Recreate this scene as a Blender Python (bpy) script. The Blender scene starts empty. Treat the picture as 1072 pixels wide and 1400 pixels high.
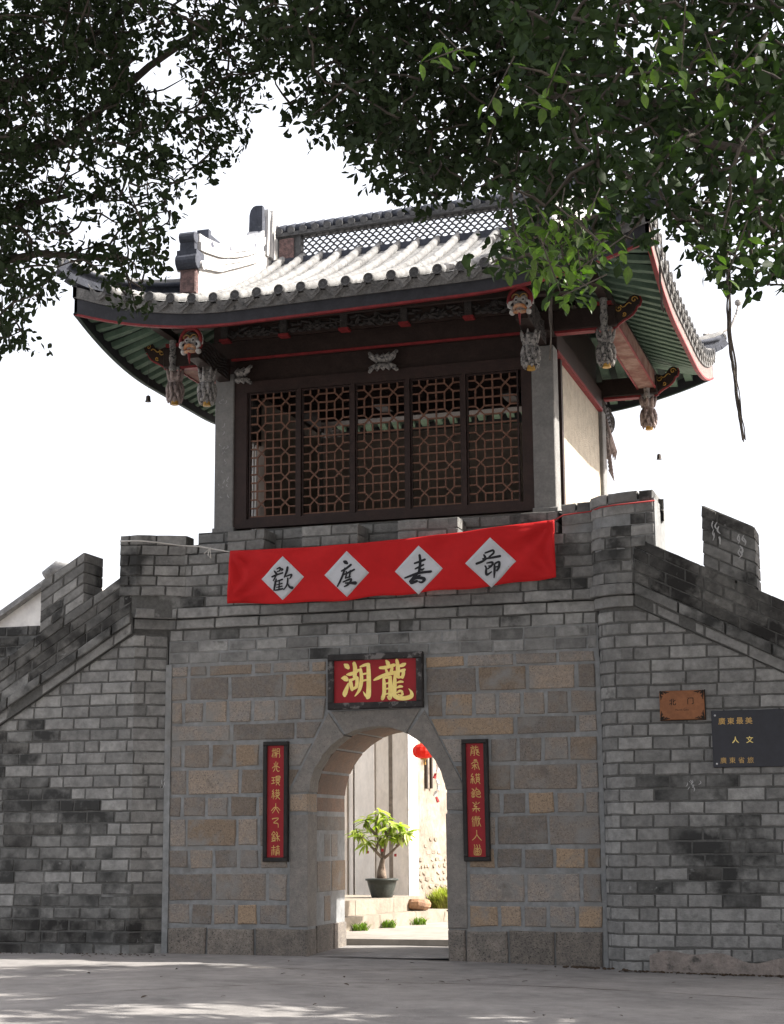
import bpy, math, random
from math import sin, cos, pi, radians, hypot, atan2, sqrt
random.seed(11)
SC = bpy.context.scene
COL = SC.collection

# ---------------------------------------------------------------- camera
from mathutils import Vector, Matrix
CAM_POS = Vector((6.806, -21.645, 1.509))
yaw, pitch, roll = radians(17.244), radians(10.613), radians(-0.370)
fw = Vector((-sin(yaw) * cos(pitch), cos(yaw) * cos(pitch), sin(pitch)))
rt = Vector((cos(yaw), sin(yaw), 0)); up = rt.cross(fw)
r2 = rt * cos(roll) + up * sin(roll); u2 = up * cos(roll) - rt * sin(roll)
cam = bpy.data.cameras.new('camera')
cam.sensor_fit = 'VERTICAL'; cam.sensor_height = 36.0; cam.sensor_width = 36.0
cam.lens = 2340.6 / 1400 * 36
cam.shift_x = 15 / 1400; cam.shift_y = 6 / 1400
cam.clip_end = 1000
co = bpy.data.objects.new('camera', cam); COL.objects.link(co)
m = Matrix.Identity(4)
for i in range(3):
    m[i][0] = r2[i]; m[i][1] = u2[i]; m[i][2] = -fw[i]; m[i][3] = CAM_POS[i]
co.matrix_world = m
SC.camera = co

# ---------------------------------------------------------------- sky, sun, exposure
SUN_DIR = Vector((1.0, .20, .90)).normalized()
elev = math.asin(SUN_DIR.z); azim = atan2(SUN_DIR.x, SUN_DIR.y)
w = bpy.data.worlds.new('World'); SC.world = w; w.use_nodes = True
nt = w.node_tree; bg = nt.nodes['Background']
sk = nt.nodes.new('ShaderNodeTexSky'); sk.sky_type = 'NISHITA'; sk.sun_disc = False
sk.sun_elevation = elev; sk.sun_rotation = azim
sk.air_density = 0.6; sk.dust_density = 8.0; sk.ozone_density = 1.0
veil = nt.nodes.new('ShaderNodeMix'); veil.data_type = 'RGBA'; veil.inputs[0].default_value = .55   # thin bright haze all over the sky
veil.inputs[7].default_value = (4.3, 4.25, 4.2, 1)
nt.links.new(sk.outputs[0], veil.inputs[6]); nt.links.new(veil.outputs[2], bg.inputs[0]); bg.inputs[1].default_value = .15
sl = bpy.data.lights.new('sun', 'SUN'); sl.energy = 4.0; sl.angle = radians(.5); sl.color = (1, .95, .87)
so = bpy.data.objects.new('sun', sl); COL.objects.link(so)
so.rotation_euler = SUN_DIR.to_track_quat('Z', 'Y').to_euler(); so.location = (20, 20, 30)
SC.view_settings.view_transform = 'Standard'; SC.view_settings.look = 'None'
SC.view_settings.gamma = 1; SC.view_settings.use_curve_mapping = False
SC.view_settings.exposure = 1.64
SC.cycles.max_bounces = 6; SC.cycles.transparent_max_bounces = 4

# ---------------------------------------------------------------- materials
MATS = {}
def mat(name, col, col2=None, rough=.85, var=.25, scale=5.0, bump=.25, bscale=45.0, rnd=0.0, stain=None, spec=.3, speck=None, metal=0.0, trans=0.0, hue=None, sscale=None):
    """Procedural surface: two colours mixed by world noise, per-object tone, optional stain (colour, scale, threshold) and speckle."""
    if name in MATS: return MATS[name]
    M = bpy.data.materials.new(name); M.use_nodes = True; MATS[name] = M
    n = M.node_tree.nodes; L = M.node_tree.links; P = n['Principled BSDF']
    P.inputs['Roughness'].default_value = rough; P.inputs['Specular IOR Level'].default_value = spec
    P.inputs['Metallic'].default_value = metal
    geo = n.new('ShaderNodeNewGeometry'); oi = n.new('ShaderNodeObjectInfo')
    def noise(s, d=4, off=0.0, r=.55):
        t = n.new('ShaderNodeTexNoise'); t.inputs['Scale'].default_value = s; t.inputs['Detail'].default_value = d; t.inputs['Roughness'].default_value = r
        if off:
            a = n.new('ShaderNodeVectorMath'); a.operation = 'ADD'; a.inputs[1].default_value = (off, off * .7, -off)
            L.new(geo.outputs['Position'], a.inputs[0]); L.new(a.outputs[0], t.inputs['Vector'])
        else: L.new(geo.outputs['Position'], t.inputs['Vector'])
        return t.outputs['Fac']
    def ramp(src, lo, hi):
        r = n.new('ShaderNodeMapRange'); r.inputs['From Min'].default_value = lo; r.inputs['From Max'].default_value = hi
        L.new(src, r.inputs['Value']); return r.outputs['Result']
    def mix(fac, a, b, mode='MIX'):
        x = n.new('ShaderNodeMix'); x.data_type = 'RGBA'; x.blend_type = mode
        if hasattr(fac, 'default_value') or hasattr(fac, 'is_linked'): L.new(fac, x.inputs[0])
        else: x.inputs[0].default_value = fac
        for k, v in ((6, a), (7, b)):
            if isinstance(v, tuple): x.inputs[k].default_value = (*v, 1)
            else: L.new(v, x.inputs[k])
        return x.outputs[2]
    c = col
    if col2: c = mix(ramp(noise(scale, 3), .38, .62), col, col2)
    if hue: c = mix(oi.outputs['Random'], c, mix(.5, hue, c) if False else hue) if False else mix(ramp(oi.outputs['Random'], .55, 1.0), c, hue)
    fine = noise(scale * 4.3, 6, 3.1, .65)
    mr = n.new('ShaderNodeMapRange'); mr.inputs['From Min'].default_value = .25; mr.inputs['From Max'].default_value = .75
    mr.inputs['To Min'].default_value = 1 - var; mr.inputs['To Max'].default_value = 1 + var; L.new(fine, mr.inputs['Value'])
    val = mr.outputs['Result']
    if rnd:
        mm = n.new('ShaderNodeMath'); mm.operation = 'MULTIPLY'; q = n.new('ShaderNodeMapRange')
        q.inputs['To Min'].default_value = 1 - rnd; q.inputs['To Max'].default_value = 1 + rnd
        w2 = n.new('ShaderNodeMath'); w2.operation = 'FRACT'; w3 = n.new('ShaderNodeMath'); w3.operation = 'MULTIPLY'; w3.inputs[1].default_value = 7.13
        L.new(oi.outputs['Random'], w3.inputs[0]); L.new(w3.outputs[0], w2.inputs[0]); L.new(w2.outputs[0], q.inputs['Value'])
        L.new(val, mm.inputs[0]); L.new(q.outputs['Result'], mm.inputs[1]); val = mm.outputs[0]
    cb = n.new('ShaderNodeVectorMath'); cb.operation = 'SCALE'
    if isinstance(c, tuple): cb.inputs[0].default_value = c
    else: L.new(c, cb.inputs[0])
    L.new(val, cb.inputs['Scale']); c = cb.outputs[0]
    if speck: c = mix(ramp(noise(speck[1], 2, 9.0), speck[2], speck[2] + .08), c, speck[0])
    for s in ([stain] if stain and not isinstance(stain, list) else (stain or [])):
        c = mix(ramp(noise(s[1], 5, 17.0 + s[1], .62), s[2], s[2] + (s[3] if len(s) > 3 else .07)), c, s[0])
    L.new(c, P.inputs['Base Color'])
    if bump:
        b = n.new('ShaderNodeBump'); b.inputs['Strength'].default_value = bump; b.inputs['Distance'].default_value = .02
        L.new(noise(bscale, 5, 1.7, .6), b.inputs['Height']); L.new(b.outputs[0], P.inputs['Normal'])
    if trans:
        tr = n.new('ShaderNodeBsdfTranslucent'); ms = n.new('ShaderNodeMixShader'); ms.inputs[0].default_value = trans
        sc2 = n.new('ShaderNodeVectorMath'); sc2.operation = 'MULTIPLY'; sc2.inputs[1].default_value = (1.5, 2.0, .5)
        L.new(c, sc2.inputs[0]); L.new(sc2.outputs[0], tr.inputs['Color'])
        L.new(P.outputs[0], ms.inputs[1]); L.new(tr.outputs[0], ms.inputs[2]); L.new(ms.outputs[0], n['Material Output'].inputs[0])
    return M

MOLD = (.018, .018, .018)
brick_m = mat('grey_brick', (.25, .247, .238), (.185, .183, .178), var=.28, scale=3.4, bump=.6, rnd=.24, stain=[((.085, .084, .08), 3.3, .63, .12), ((.27, .27, .265), 8.0, .70, .08)])
brick_mold = mat('mouldy_brick', (.19, .188, .181), (.14, .139, .134), var=.3, scale=2.6, bump=.4, rnd=.3, stain=[((.035, .035, .034), 1.7, .45, .16), ((.25, .25, .24), 7.0, .69, .07)])
brick_black = mat('blackened_brick', (.115, .112, .105), (.065, .063, .06), var=.35, scale=4, bump=.4, rnd=.3, stain=[((.022, .021, .02), 2.4, .45, .14), ((.19, .19, .185), 6.0, .66, .06)])
mortar_m = mat('grey_mortar', (.095, .094, .09), var=.3, scale=6, bump=.4, stain=((.20, .20, .195), 2.3, .60, .1))
cement_m = mat('cement_joint', (.25, .256, .258), (.20, .205, .207), var=.25, scale=3, bump=.35, bscale=30, stain=[((.22, .215, .205), 2.7, .50, .2), ((.14, .135, .13), 1.9, .60, .15), ((.33, .325, .31), 5, .68, .08)])
granite_m = mat('tan_granite', (.235, .200, .170), (.205, .186, .17), var=.32, scale=9, bump=.5, bscale=60, rnd=.26, hue=(.27, .195, .13), speck=((.07, .065, .06), 70, .60), stain=[((.22, .215, .205), 2.7, .50, .2), ((.115, .10, .088), 1.9, .62, .15)])
frame_m = mat('grey_granite', (.225, .205, .185), (.185, .172, .158), var=.22, scale=6, bump=.4, bscale=70, rnd=.06, speck=((.06, .058, .055), 90, .62))
plinth_m = mat('plinth_granite', (.195, .17, .147), (.15, .134, .118), var=.35, scale=6, bump=.5, bscale=50, rnd=.15, speck=((.04, .038, .035), 70, .58), stain=((.2, .19, .17), 3, .66, .1))
barrel_m = mat('red_granite', (.20, .13, .095), (.165, .118, .092), var=.25, scale=6, bump=.4, bscale=60, rnd=.14, speck=((.06, .045, .036), 70, .62))
col_m = mat('column_granite', (.225, .22, .212), (.185, .182, .178), var=.18, scale=6, bump=.25, bscale=80, speck=((.09, .09, .09), 120, .62))
ground_m = mat('pale_concrete', (.265, .252, .244), (.205, .196, .191), var=.22, scale=.9, bump=.5, bscale=30, speck=((.33, .32, .31), 45, .66), stain=[((.13, .125, .12), 1.2, .58, .18), ((.30, .285, .27), 2.1, .66, .14), ((.08, .075, .07), 14, .70, .05)])
court_m = mat('courtyard_concrete', (.30, .275, .245), (.24, .22, .195), var=.18, scale=1.5, bump=.25, bscale=25)
stucco_m = mat('cream_stucco', (.50, .45, .37), (.42, .375, .31), var=.10, scale=7, bump=.9, bscale=55, stain=((.36, .29, .21), 13, .60, .1))
plaster_m = mat('aged_plaster', (.74, .66, .57), (.66, .58, .49), var=.14, scale=1.6, bump=.25, bscale=20, stain=((.20, .15, .11), 1.5, .64, .14))
pilaster_m = mat('pale_plaster', (.78, .72, .65), (.70, .64, .57), var=.10, scale=2, bump=.2, bscale=20, stain=((.3, .25, .2), 2.0, .68, .12))
white_m = mat('white_plaster', (.62, .61, .59), (.52, .51, .50), var=.08, scale=3, bump=.2, bscale=20, stain=((.38, .37, .35), 3.5, .68, .1))
tile_m = mat('pale_roof_tile', (.22, .22, .22), (.15, .15, .15), var=.25, scale=6, bump=.5, bscale=40, rnd=.15, stain=[((.08, .08, .08), 5, .60, .1), ((.4, .4, .39), 3, .62, .1)])
endtile_m = mat('grey_end_tile', (.11, .11, .112), (.075, .075, .078), var=.3, scale=14, bump=.5, bscale=60)
slate_m = mat('blue_grey_ridge', (.062, .068, .088), (.045, .05, .064), var=.3, scale=6, bump=.35, stain=((.22, .22, .23), 5, .66, .1))
navy_m = mat('navy_fascia', (.036, .036, .043), (.026, .026, .031), var=.2, scale=5, bump=.2, rough=.6)
pinkf_m = mat('sunlit_pink_fascia', (.22, .165, .15), (.17, .13, .12), var=.2, scale=5, bump=.2, rough=.7)  # sunlit paleness and red bounce put into the right fascia's colour
red_m = mat('red_paint', (.22, .024, .026), (.16, .018, .020), var=.25, scale=8, bump=.15, rough=.6)
darkwood_m = mat('dark_wood', (.030, .018, .015), (.022, .013, .011), var=.3, scale=7, bump=.25, bscale=30, rough=.6)
frame_w = mat('brown_window_wood', (.040, .023, .020), (.030, .018, .016), var=.2, scale=6, bump=.2, rough=.6)
lattice_m = mat('reddish_lattice_wood', (.175, .088, .058), (.135, .068, .046), var=.25, scale=12, bump=.1, rough=.6)
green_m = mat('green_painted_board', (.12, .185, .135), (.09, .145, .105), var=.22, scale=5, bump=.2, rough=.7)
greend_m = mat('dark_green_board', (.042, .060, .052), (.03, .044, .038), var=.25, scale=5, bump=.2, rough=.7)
carve_m = mat('weathered_carving', (.42, .40, .38), (.24, .23, .225), var=.35, scale=16, bump=1.0, bscale=60, stain=((.05, .05, .055), 26, .52, .1))
carvepink_m = mat('pinkish_carving', (.40, .33, .31), (.26, .21, .20), var=.35, scale=16, bump=.6, bscale=70, stain=((.06, .05, .05), 20, .58, .1))
darkcarve_m = mat('dark_carving', (.052, .046, .044), (.028, .025, .025), var=.4, scale=14, bump=.6, bscale=70, stain=((.2, .195, .19), 30, .66, .05))
gold_m = mat('ochre_gilding', (.52, .31, .07), (.42, .24, .055), var=.25, scale=20, bump=.3, rough=.5)
mask_w = mat('white_face_paint', (.46, .44, .42), var=.25, scale=20, bump=.3)
mask_o = mat('orange_paint', (.40, .17, .07), (.42, .30, .22), var=.25, scale=14, bump=.3)
black_m = mat('black_paint', (.012, .012, .012), var=.2, bump=.1, rough=.6)
cloth_m = mat('red_cloth', (.50, .010, .012), (.46, .008, .010), var=.06, scale=3, bump=.2, bscale=120, rough=.8)
paper_m = mat('white_paper', (.52, .53, .57), (.49, .50, .53), var=.05, scale=3, bump=.05, rough=.8)
ink_m = mat('black_ink', (.010, .010, .014), var=.3, scale=20, bump=0, rough=.5)
signred_m = mat('crimson_board', (.30, .012, .018), (.27, .011, .016), var=.08, scale=3, bump=.06, rough=.55)
signgold_m = mat('gold_leaf', (.95, .76, .27), (.92, .70, .22), var=.08, scale=9, bump=.05, rough=.45)
coupgold_m = mat('couplet_gold', (.60, .38, .13), (.52, .32, .1), var=.1, scale=20, bump=0, rough=.5)
signframe_m = mat('worn_black_frame', (.020, .018, .018), (.035, .031, .03), var=.3, scale=6, bump=.3, rough=.7, stain=((.15, .14, .135), 5.5, .52, .06))
plaq_m = mat('orange_wood_plaque', (.27, .105, .042), (.22, .085, .034), var=.15, scale=6, bump=.1, rough=.5)
plaqd_m = mat('dark_plaque_ink', (.018, .015, .012), var=.2, bump=0)
blackp_m = mat('black_stone_plaque', (.022, .023, .032), (.018, .019, .026), var=.15, scale=5, bump=.05, rough=.35)
steel_m = mat('steel_stud', (.55, .55, .56), var=.1, bump=0, rough=.35, metal=.8)
terra_m = mat('pink_terracotta', (.19, .12, .115), (.10, .07, .068), var=.4, scale=18, bump=.8, bscale=45)
rope_m = mat('white_cord', (.52, .50, .47), var=.2, scale=30, bump=.3)
redrope_m = mat('red_cord', (.38, .05, .05), var=.2, scale=30, bump=.3)
pot_m = mat('dark_green_pot', (.032, .038, .034), (.05, .055, .05), var=.3, scale=8, bump=.2, rough=.5)
soil_m = mat('soil', (.05, .035, .022), var=.4, scale=20, bump=.6)
bark_m = mat('grey_bark', (.050, .041, .033), (.034, .028, .023), var=.35, scale=12, bump=.7, bscale=30)
bonsai_bark = mat('pale_bark', (.24, .19, .15), (.17, .13, .10), var=.3, scale=15, bump=.6, bscale=40)
potleaf_m = mat('yellow_green_leaf', (.30, .33, .06), (.22, .28, .05), var=.25, scale=9, bump=.1, rough=.45, trans=.4, rnd=.3, hue=(.50, .47, .28))
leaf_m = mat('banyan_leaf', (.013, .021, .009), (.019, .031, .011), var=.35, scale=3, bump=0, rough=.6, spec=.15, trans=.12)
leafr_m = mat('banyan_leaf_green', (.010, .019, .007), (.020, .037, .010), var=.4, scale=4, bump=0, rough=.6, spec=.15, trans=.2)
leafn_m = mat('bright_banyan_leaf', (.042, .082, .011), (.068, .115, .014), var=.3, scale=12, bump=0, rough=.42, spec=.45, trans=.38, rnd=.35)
grass_m = mat('yellow_green_grass', (.20, .22, .05), (.28, .26, .08), var=.3, scale=8, bump=0, rough=.7, trans=.35)
weed_m = mat('green_weed', (.09, .15, .02), (.13, .18, .03), var=.3, scale=15, bump=0, rough=.6, trans=.3)
rock_m = mat('reddish_rock', (.33, .19, .11), (.25, .15, .10), var=.3, scale=7, bump=.7, bscale=18)
iron_m = mat('dark_iron', (.05, .04, .035), var=.3, scale=20, bump=.3, rough=.6, metal=.4)
lantern_m = mat('red_lantern_silk', (.62, .045, .025), (.58, .035, .02), var=.08, scale=12, bump=.05, rough=.6, trans=.35)
litter_m = mat('dead_leaf', (.07, .045, .028), (.045, .032, .022), var=.4, scale=20, bump=.2, rnd=.3)
oldpl_m = mat('crumbling_plaster', (.30, .25, .205), (.22, .18, .145), var=.3, scale=2.2, bump=.6, bscale=14, stain=((.13, .10, .08), 2.4, .58, .14))
rubble_m = mat('exposed_rubble', (.28, .235, .19), (.20, .165, .13), var=.35, scale=5, bump=.8, bscale=14, rnd=.25)
interior_m = mat('dull_brown_wall', (.33, .27, .23), (.28, .235, .20), var=.12, scale=2, bump=.15)
graff_m = mat('chalk_mark', (.42, .42, .42), var=.2, scale=30, bump=0)

# ---------------------------------------------------------------- mesh helpers
class MB:
    def __init__(self): self.v = []; self.f = []
    def add(self, vs, fs):
        o = len(self.v); self.v += [tuple(p) for p in vs]; self.f += [tuple(i + o for i in q) for q in fs]; return self
    def box(self, x0, x1, y0, y1, z0, z1):
        return self.add([(x, y, z) for z in (z0, z1) for y in (y0, y1) for x in (x0, x1)],
                        [(0, 2, 3, 1), (4, 5, 7, 6), (0, 1, 5, 4), (2, 6, 7, 3), (0, 4, 6, 2), (1, 3, 7, 5)])
    def bev(self, x0, x1, y0, y1, z0, z1, b=.008):
        """box with bevelled front (-y), used for boards and stones"""
        vs = [(x0, y1, z0), (x1, y1, z0), (x1, y1, z1), (x0, y1, z1), (x0, y0 + b, z0), (x1, y0 + b, z0), (x1, y0 + b, z1), (x0, y0 + b, z1),
              (x0 + b, y0, z0 + b), (x1 - b, y0, z0 + b), (x1 - b, y0, z1 - b), (x0 + b, y0, z1 - b)]
        fs = [(0, 1, 2, 3)[::-1]] + [tuple(reversed((i, (i + 1) % 4, 4 + (i + 1) % 4, 4 + i))) for i in range(4)][::1] + [(4 + i, 4 + (i + 1) % 4, 8 + (i + 1) % 4, 8 + i) for i in range(4)] + [(8, 9, 10, 11)]
        return self.add(vs, fs)
    def extr(self, poly, fa, fb):
        n = len(poly)
        return self.add([fa(*p) for p in poly] + [fb(*p) for p in poly],
                        [tuple(range(n)), tuple(reversed(range(n, 2 * n)))] + [(i, n + i, n + (i + 1) % n, (i + 1) % n) for i in range(n)])
    def xz(self, poly, y0, y1):
        return self.extr(poly, lambda a, b: (a, y0, b), lambda a, b: (a, y1, b))
    def yz(self, poly, x0, x1):
        return self.extr(poly, lambda a, b: (x0, a, b), lambda a, b: (x1, a, b))
    def tube(self, pts, r, n=8, cap=True, flat=1.0):
        pts = [Vector(p) for p in pts]; k = len(pts)
        rs = r if isinstance(r, (list, tuple)) else [r] * k
        o = len(self.v); prev = None
        for i, p in enumerate(pts):
            t = (pts[min(i + 1, k - 1)] - pts[max(i - 1, 0)])
            t = t.normalized() if t.length > 1e-9 else Vector((0, 0, 1))
            if prev is None:
                a = Vector((0, 0, 1)) if abs(t.z) < .9 else Vector((1, 0, 0)); e = t.cross(a).normalized()
            else:
                e = prev - t * prev.dot(t); e = e.normalized() if e.length > 1e-6 else prev
            prev = e; g = t.cross(e)
            for j in range(n):
                q = 2 * pi * j / n; self.v.append(tuple(p + e * cos(q) * rs[i] + g * sin(q) * rs[i] * flat))
        for i in range(k - 1):
            for j in range(n):
                a, b = o + i * n + j, o + i * n + (j + 1) % n; self.f.append((a, b, b + n, a + n))
        if cap: self.f.append(tuple(reversed(range(o, o + n)))); self.f.append(tuple(range(o + (k - 1) * n, o + k * n)))
        return self
    def bar(self, p0, p1, w, h, upv=(0, 0, 1)):
        p0, p1 = Vector(p0), Vector(p1); t = (p1 - p0).normalized(); s = t.cross(Vector(upv)).normalized(); u = s.cross(t)
        vs = [p + s * a * w / 2 + u * b * h / 2 for p in (p0, p1) for a, b in ((-1, -1), (1, -1), (1, 1), (-1, 1))]
        return self.add(vs, [(0, 3, 2, 1), (4, 5, 6, 7), (0, 1, 5, 4), (1, 2, 6, 5), (2, 3, 7, 6), (3, 0, 4, 7)])
    def lathe(self, prof, c=(0, 0, 0), n=16, ax=None):
        """prof: (r, h) pairs; axis z, or mapped by ax(x, y, z)"""
        o = len(self.v); k = len(prof)
        for r, h in prof:
            for j in range(n):
                q = 2 * pi * j / n; p = (r * cos(q), r * sin(q), h)
                if ax: p = ax(*p)
                self.v.append((p[0] + c[0], p[1] + c[1], p[2] + c[2]))
        for i in range(k - 1):
            for j in range(n):
                a, b = o + i * n + j, o + i * n + (j + 1) % n; self.f.append((a, b, b + n, a + n))
        self.f.append(tuple(reversed(range(o, o + n)))); self.f.append(tuple(range(o + (k - 1) * n, o + k * n)))
        return self
    def ell(self, c, r, nu=12, nv=8, fn=None):
        prof = [(sin(pi * (i + .02) / (nv + .04)), -cos(pi * (i + .02) / (nv + .04))) for i in range(nv + 1)]
        return self.lathe(prof, c, nu, (lambda x, y, z: (x * r[0], y * r[1], z * r[2])) if not fn else (lambda x, y, z: fn(x * r[0], y * r[1], z * r[2])))
    def grid(self, fn, ns, nt_, thick=None):
        o = len(self.v)
        for i in range(ns + 1):
            for j in range(nt_ + 1): self.v.append(tuple(fn(i / ns, j / nt_)))
        for i in range(ns):
            for j in range(nt_):
                a = o + i * (nt_ + 1) + j; self.f.append((a, a + nt_ + 1, a + nt_ + 2, a + 1))
        return self
    def build(self, name, m_, parent=None, smooth=False, kind=None):
        me = bpy.data.meshes.new(name); me.from_pydata(self.v, [], self.f)
        me.materials.append(m_)
        if smooth: me.polygons.foreach_set('use_smooth', [True] * len(me.polygons))
        ob = bpy.data.objects.new(name, me); COL.objects.link(ob)
        if parent: attach(ob, parent)
        if kind: ob['kind'] = kind
        return ob
def world_loc(o):
    p = Vector(o.location)
    while o.parent: o = o.parent; p = p + Vector(o.location)
    return p
def attach(ob, parent):
    """child keeps its world place; parents here carry only a location"""
    ob.parent = parent
    ob.location = Vector(ob.location) - world_loc(parent)
def thing(name, label, cat, loc=(0, 0, 0), group=None):
    o = bpy.data.objects.new(name, None); COL.objects.link(o); o.location = loc; o.empty_display_size = .2
    o['label'] = label; o['category'] = cat
    if group: o['group'] = group
    return o
def tag(o, label, cat, group=None):
    o['label'] = label; o['category'] = cat
    if group: o['group'] = group
    return o
def struct(o): o['kind'] = 'structure'; return o
def fix(ob):
    """recalculate outward normals"""
    import bmesh
    b = bmesh.new(); b.from_mesh(ob.data); bmesh.ops.recalc_face_normals(b, faces=b.faces); b.to_mesh(ob.data); b.free(); return ob
# ---------------------------------------------------------------- ground
def gz(x, y): return -.022 * max(0, min(x + 1, 7)) + .006 * sin(x * 1.3 + y * .7)
g = MB(); xs = [-60, -30, -15] + [-10 + i * .5 for i in range(41)] + [15, 30, 60]; ys = [-60, -40, -28] + [-22 + i * .5 for i in range(45)] + [.6]
nx, ny = len(xs), len(ys)
g.add([(x, y, gz(x, y)) for x in xs for y in ys], [(i * ny + j, (i + 1) * ny + j, (i + 1) * ny + j + 1, i * ny + j + 1) for i in range(nx - 1) for j in range(ny - 1)])
struct(g.build('ground', ground_m, smooth=True))
g = MB(); g.grid(lambda s, t: (-60 + 120 * s, .6 + 300 * t, -.25), 2, 2)
struct(g.build('terrain', ground_m))

# ---------------------------------------------------------------- masonry
class Path:
    def __init__(s, pts):
        s.p = [Vector(q) for q in pts]; s.l = [0]
        for a, b in zip(s.p, s.p[1:]): s.l.append(s.l[-1] + (b - a).length)
        s.n = [Vector(((b - a).normalized().y, -(b - a).normalized().x)) for a, b in zip(s.p, s.p[1:])]
    def pos(s, u, d):
        L = s.l; k = len(L) - 1
        for i in range(1, k):
            if abs(u - L[i]) < 1e-6:
                a, b = s.n[i - 1], s.n[i]; mv = (a + b).normalized(); return s.p[i] + mv * (d / max(.5, mv.dot(a)))
        i = 0
        while i < k - 1 and u > L[i + 1]: i += 1
        t = (u - L[i]) / (L[i + 1] - L[i]); return s.p[i].lerp(s.p[i + 1], t) + s.n[i] * d
    def ux(s, x):
        """arc length at a given x (paths run left to right)"""
        for i in range(len(s.p) - 1):
            a, b = s.p[i].x, s.p[i + 1].x
            if x <= b or i == len(s.p) - 2: return s.l[i] + (x - a) / (b - a) * (s.l[i + 1] - s.l[i])
def brick(name, parent, m_, path, u0, u1, w0, w1, d, zf=None, b=.008, back=-.05, top=None, kinks=()):
    """one brick on a wall path between arc lengths u0..u1 and heights w0..w1; zf shears it along a slope, top cuts it"""
    us = [u0] + sorted(q for q in list(path.l) + list(kinks) + ([u0 + (u1 - u0) * random.uniform(.25, .4), u0 + (u1 - u0) * random.uniform(.6, .75)] if u1 - u0 > .2 else []) if u0 + .012 < q < u1 - .012) + [u1]
    d += random.uniform(-.007, .006); b *= random.uniform(.7, 1.7); w0 += random.uniform(-.002, .002); w1 += random.uniform(-.003, .002)
    mb = MB(); n = len(us)
    for i, u in enumerate(us):
        hi = w1 if top is None else min(w1, top(u)); ui = u + (b if i == 0 else -b if i == n - 1 else 0)
        sh = (zf(u) if zf else 0); jit = random.uniform(-.004, .004); e0 = random.uniform(-.004, .005); e1 = random.uniform(-.006, .003); hi += e1
        for uu, ww, dd in ((u, w0 + e0, back), (u, w0 + e0, d - b), (ui, w0 + b + e0, d + jit), (ui, hi - b, d + jit), (u, hi, d - b), (u, hi, back)):
            p = path.pos(uu, dd); mb.v.append((p.x, p.y, ww + sh))
    for i in range(n - 1):
        for j in range(6):
            a, c = i * 6 + j, i * 6 + (j + 1) % 6; mb.f.append((a, a + 6, c + 6, c))
    mb.f.append((0, 1, 2, 3, 4, 5)); o = (n - 1) * 6; mb.f.append((o + 5, o + 4, o + 3, o + 2, o + 1, o))
    return mb.build(name, m_, parent) if name else mb
def core(path, back_y, z0, topf, d, name, m_, parent, us=None):
    """solid mortar body behind a wall face"""
    us = sorted(set([round(q, 4) for q in list(path.l) + (us or [])])); mb = MB(); n = len(us)
    for u in us:
        p = path.pos(u, d); t = topf(u); by = back_y(p.x) if callable(back_y) else back_y
        mb.v += [(p.x, p.y, z0), (p.x, p.y, t), (p.x, by, t), (p.x, by, z0)]
    for i in range(n - 1):
        for j in range(4):
            a, c = i * 4 + j, i * 4 + (j + 1) % 4; mb.f.append((a, a + 4, c + 4, c))
    mb.f += [(0, 1, 2, 3), (n * 4 - 1, n * 4 - 2, n * 4 - 3, n * 4 - 4)]
    return mb.build(name, m_, parent)
RNG = random.Random(4)
def spans(u0, u1, L=.43, first=None, gap=.015):
    out = []; u = u0; ln = first if first else L * RNG.choice((1, .5, .75))
    while u < u1 - .05:
        e = min(u + ln, u1)
        if u1 - e < .1: e = u1
        out.append((u, e - gap)); u = e
        ln = L * RNG.uniform(.92, 1.06) if RNG.random() < .84 else L * RNG.uniform(.45, .6)
    return out

LPATH = Path([(-6.4, -.27), (-3.38, -.27), (-3.00, .0)])
RPATH = Path([(2.985, .02), (3.03, -.14), (3.13, -.24), (3.32, -.30), (6.4, -.30)])
LZ = lambda x: 4.29 + .60 * min(0, x + 3.40)
RZ = lambda x: 4.345 - .50 * max(0, x - 3.52)
CH, BH = .159, .142
def nz(x, y, s=1.0):
    return .5 + .25 * (sin(x * 2.1 * s + 1.3 * y * s + 1) + sin(y * 2.7 * s - x * 1.1 * s + 2)) 
def wing(label, path, LZf, z0, moldf, side):
    t = thing('brick_wing_wall', label, 'wall', (path.p[0].x * .5 + path.p[-1].x * .5, 0, 0), 'brick walls flanking the gate')
    kx = path.ux(-3.40 if side < 0 else 3.52)
    core(path, 1.3, -.3, lambda u: LZf(path.pos(u, 0).x) - .004, -.012, 'mortar_core', mortar_m, t, [kx])
    for k in range(30):
        zb = z0 + k * CH
        for (a, b) in spans(path.l[0], path.l[-1], first=(.43 if k % 2 else .215)):
            top = lambda u: LZf(path.pos(u, 0).x) - .012
            h0, h1 = top(a) - zb, top(b) - zb
            if h0 < .03 and h1 < .03: continue
            if h0 < .03: a = a + (b - a) * (.03 - h0) / (h1 - h0)
            if h1 < .03: b = a + (b - a) * (h0 - .03) / (h0 - h1)
            if b - a < .05: continue
            kk = [kx]
            h0, h1 = top(a) - zb - BH, top(b) - zb - BH
            if h0 * h1 < 0: kk.append(a + (b - a) * h0 / (h0 - h1))
            pm = path.pos((a + b) / 2, 0)
            brick('brick', t, moldf(pm.x, zb), path, a, b, zb, zb + BH, 0, top=top, kinks=kk)
    return t
def mold_l(x, z):
    q = (-3.9 - x) * .42 + (1.7 - z) * .36 + (nz(x, z * 1.7) - .5) * 1.5 + RNG.uniform(-.25, .25)
    if z < .45 and x < -3.1: q += .35
    return brick_black if q > .95 else brick_mold if q > .28 else brick_m
def mold_r(x, z):
    q = 1.0 - abs(x - 4.25) * .75 - abs(z - 1.1) * .7 + (nz(x, z * 1.7) - .5) * .9 + RNG.uniform(-.3, .3)
    return brick_black if q > 1.15 else brick_mold if q > .5 else brick_m
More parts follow.
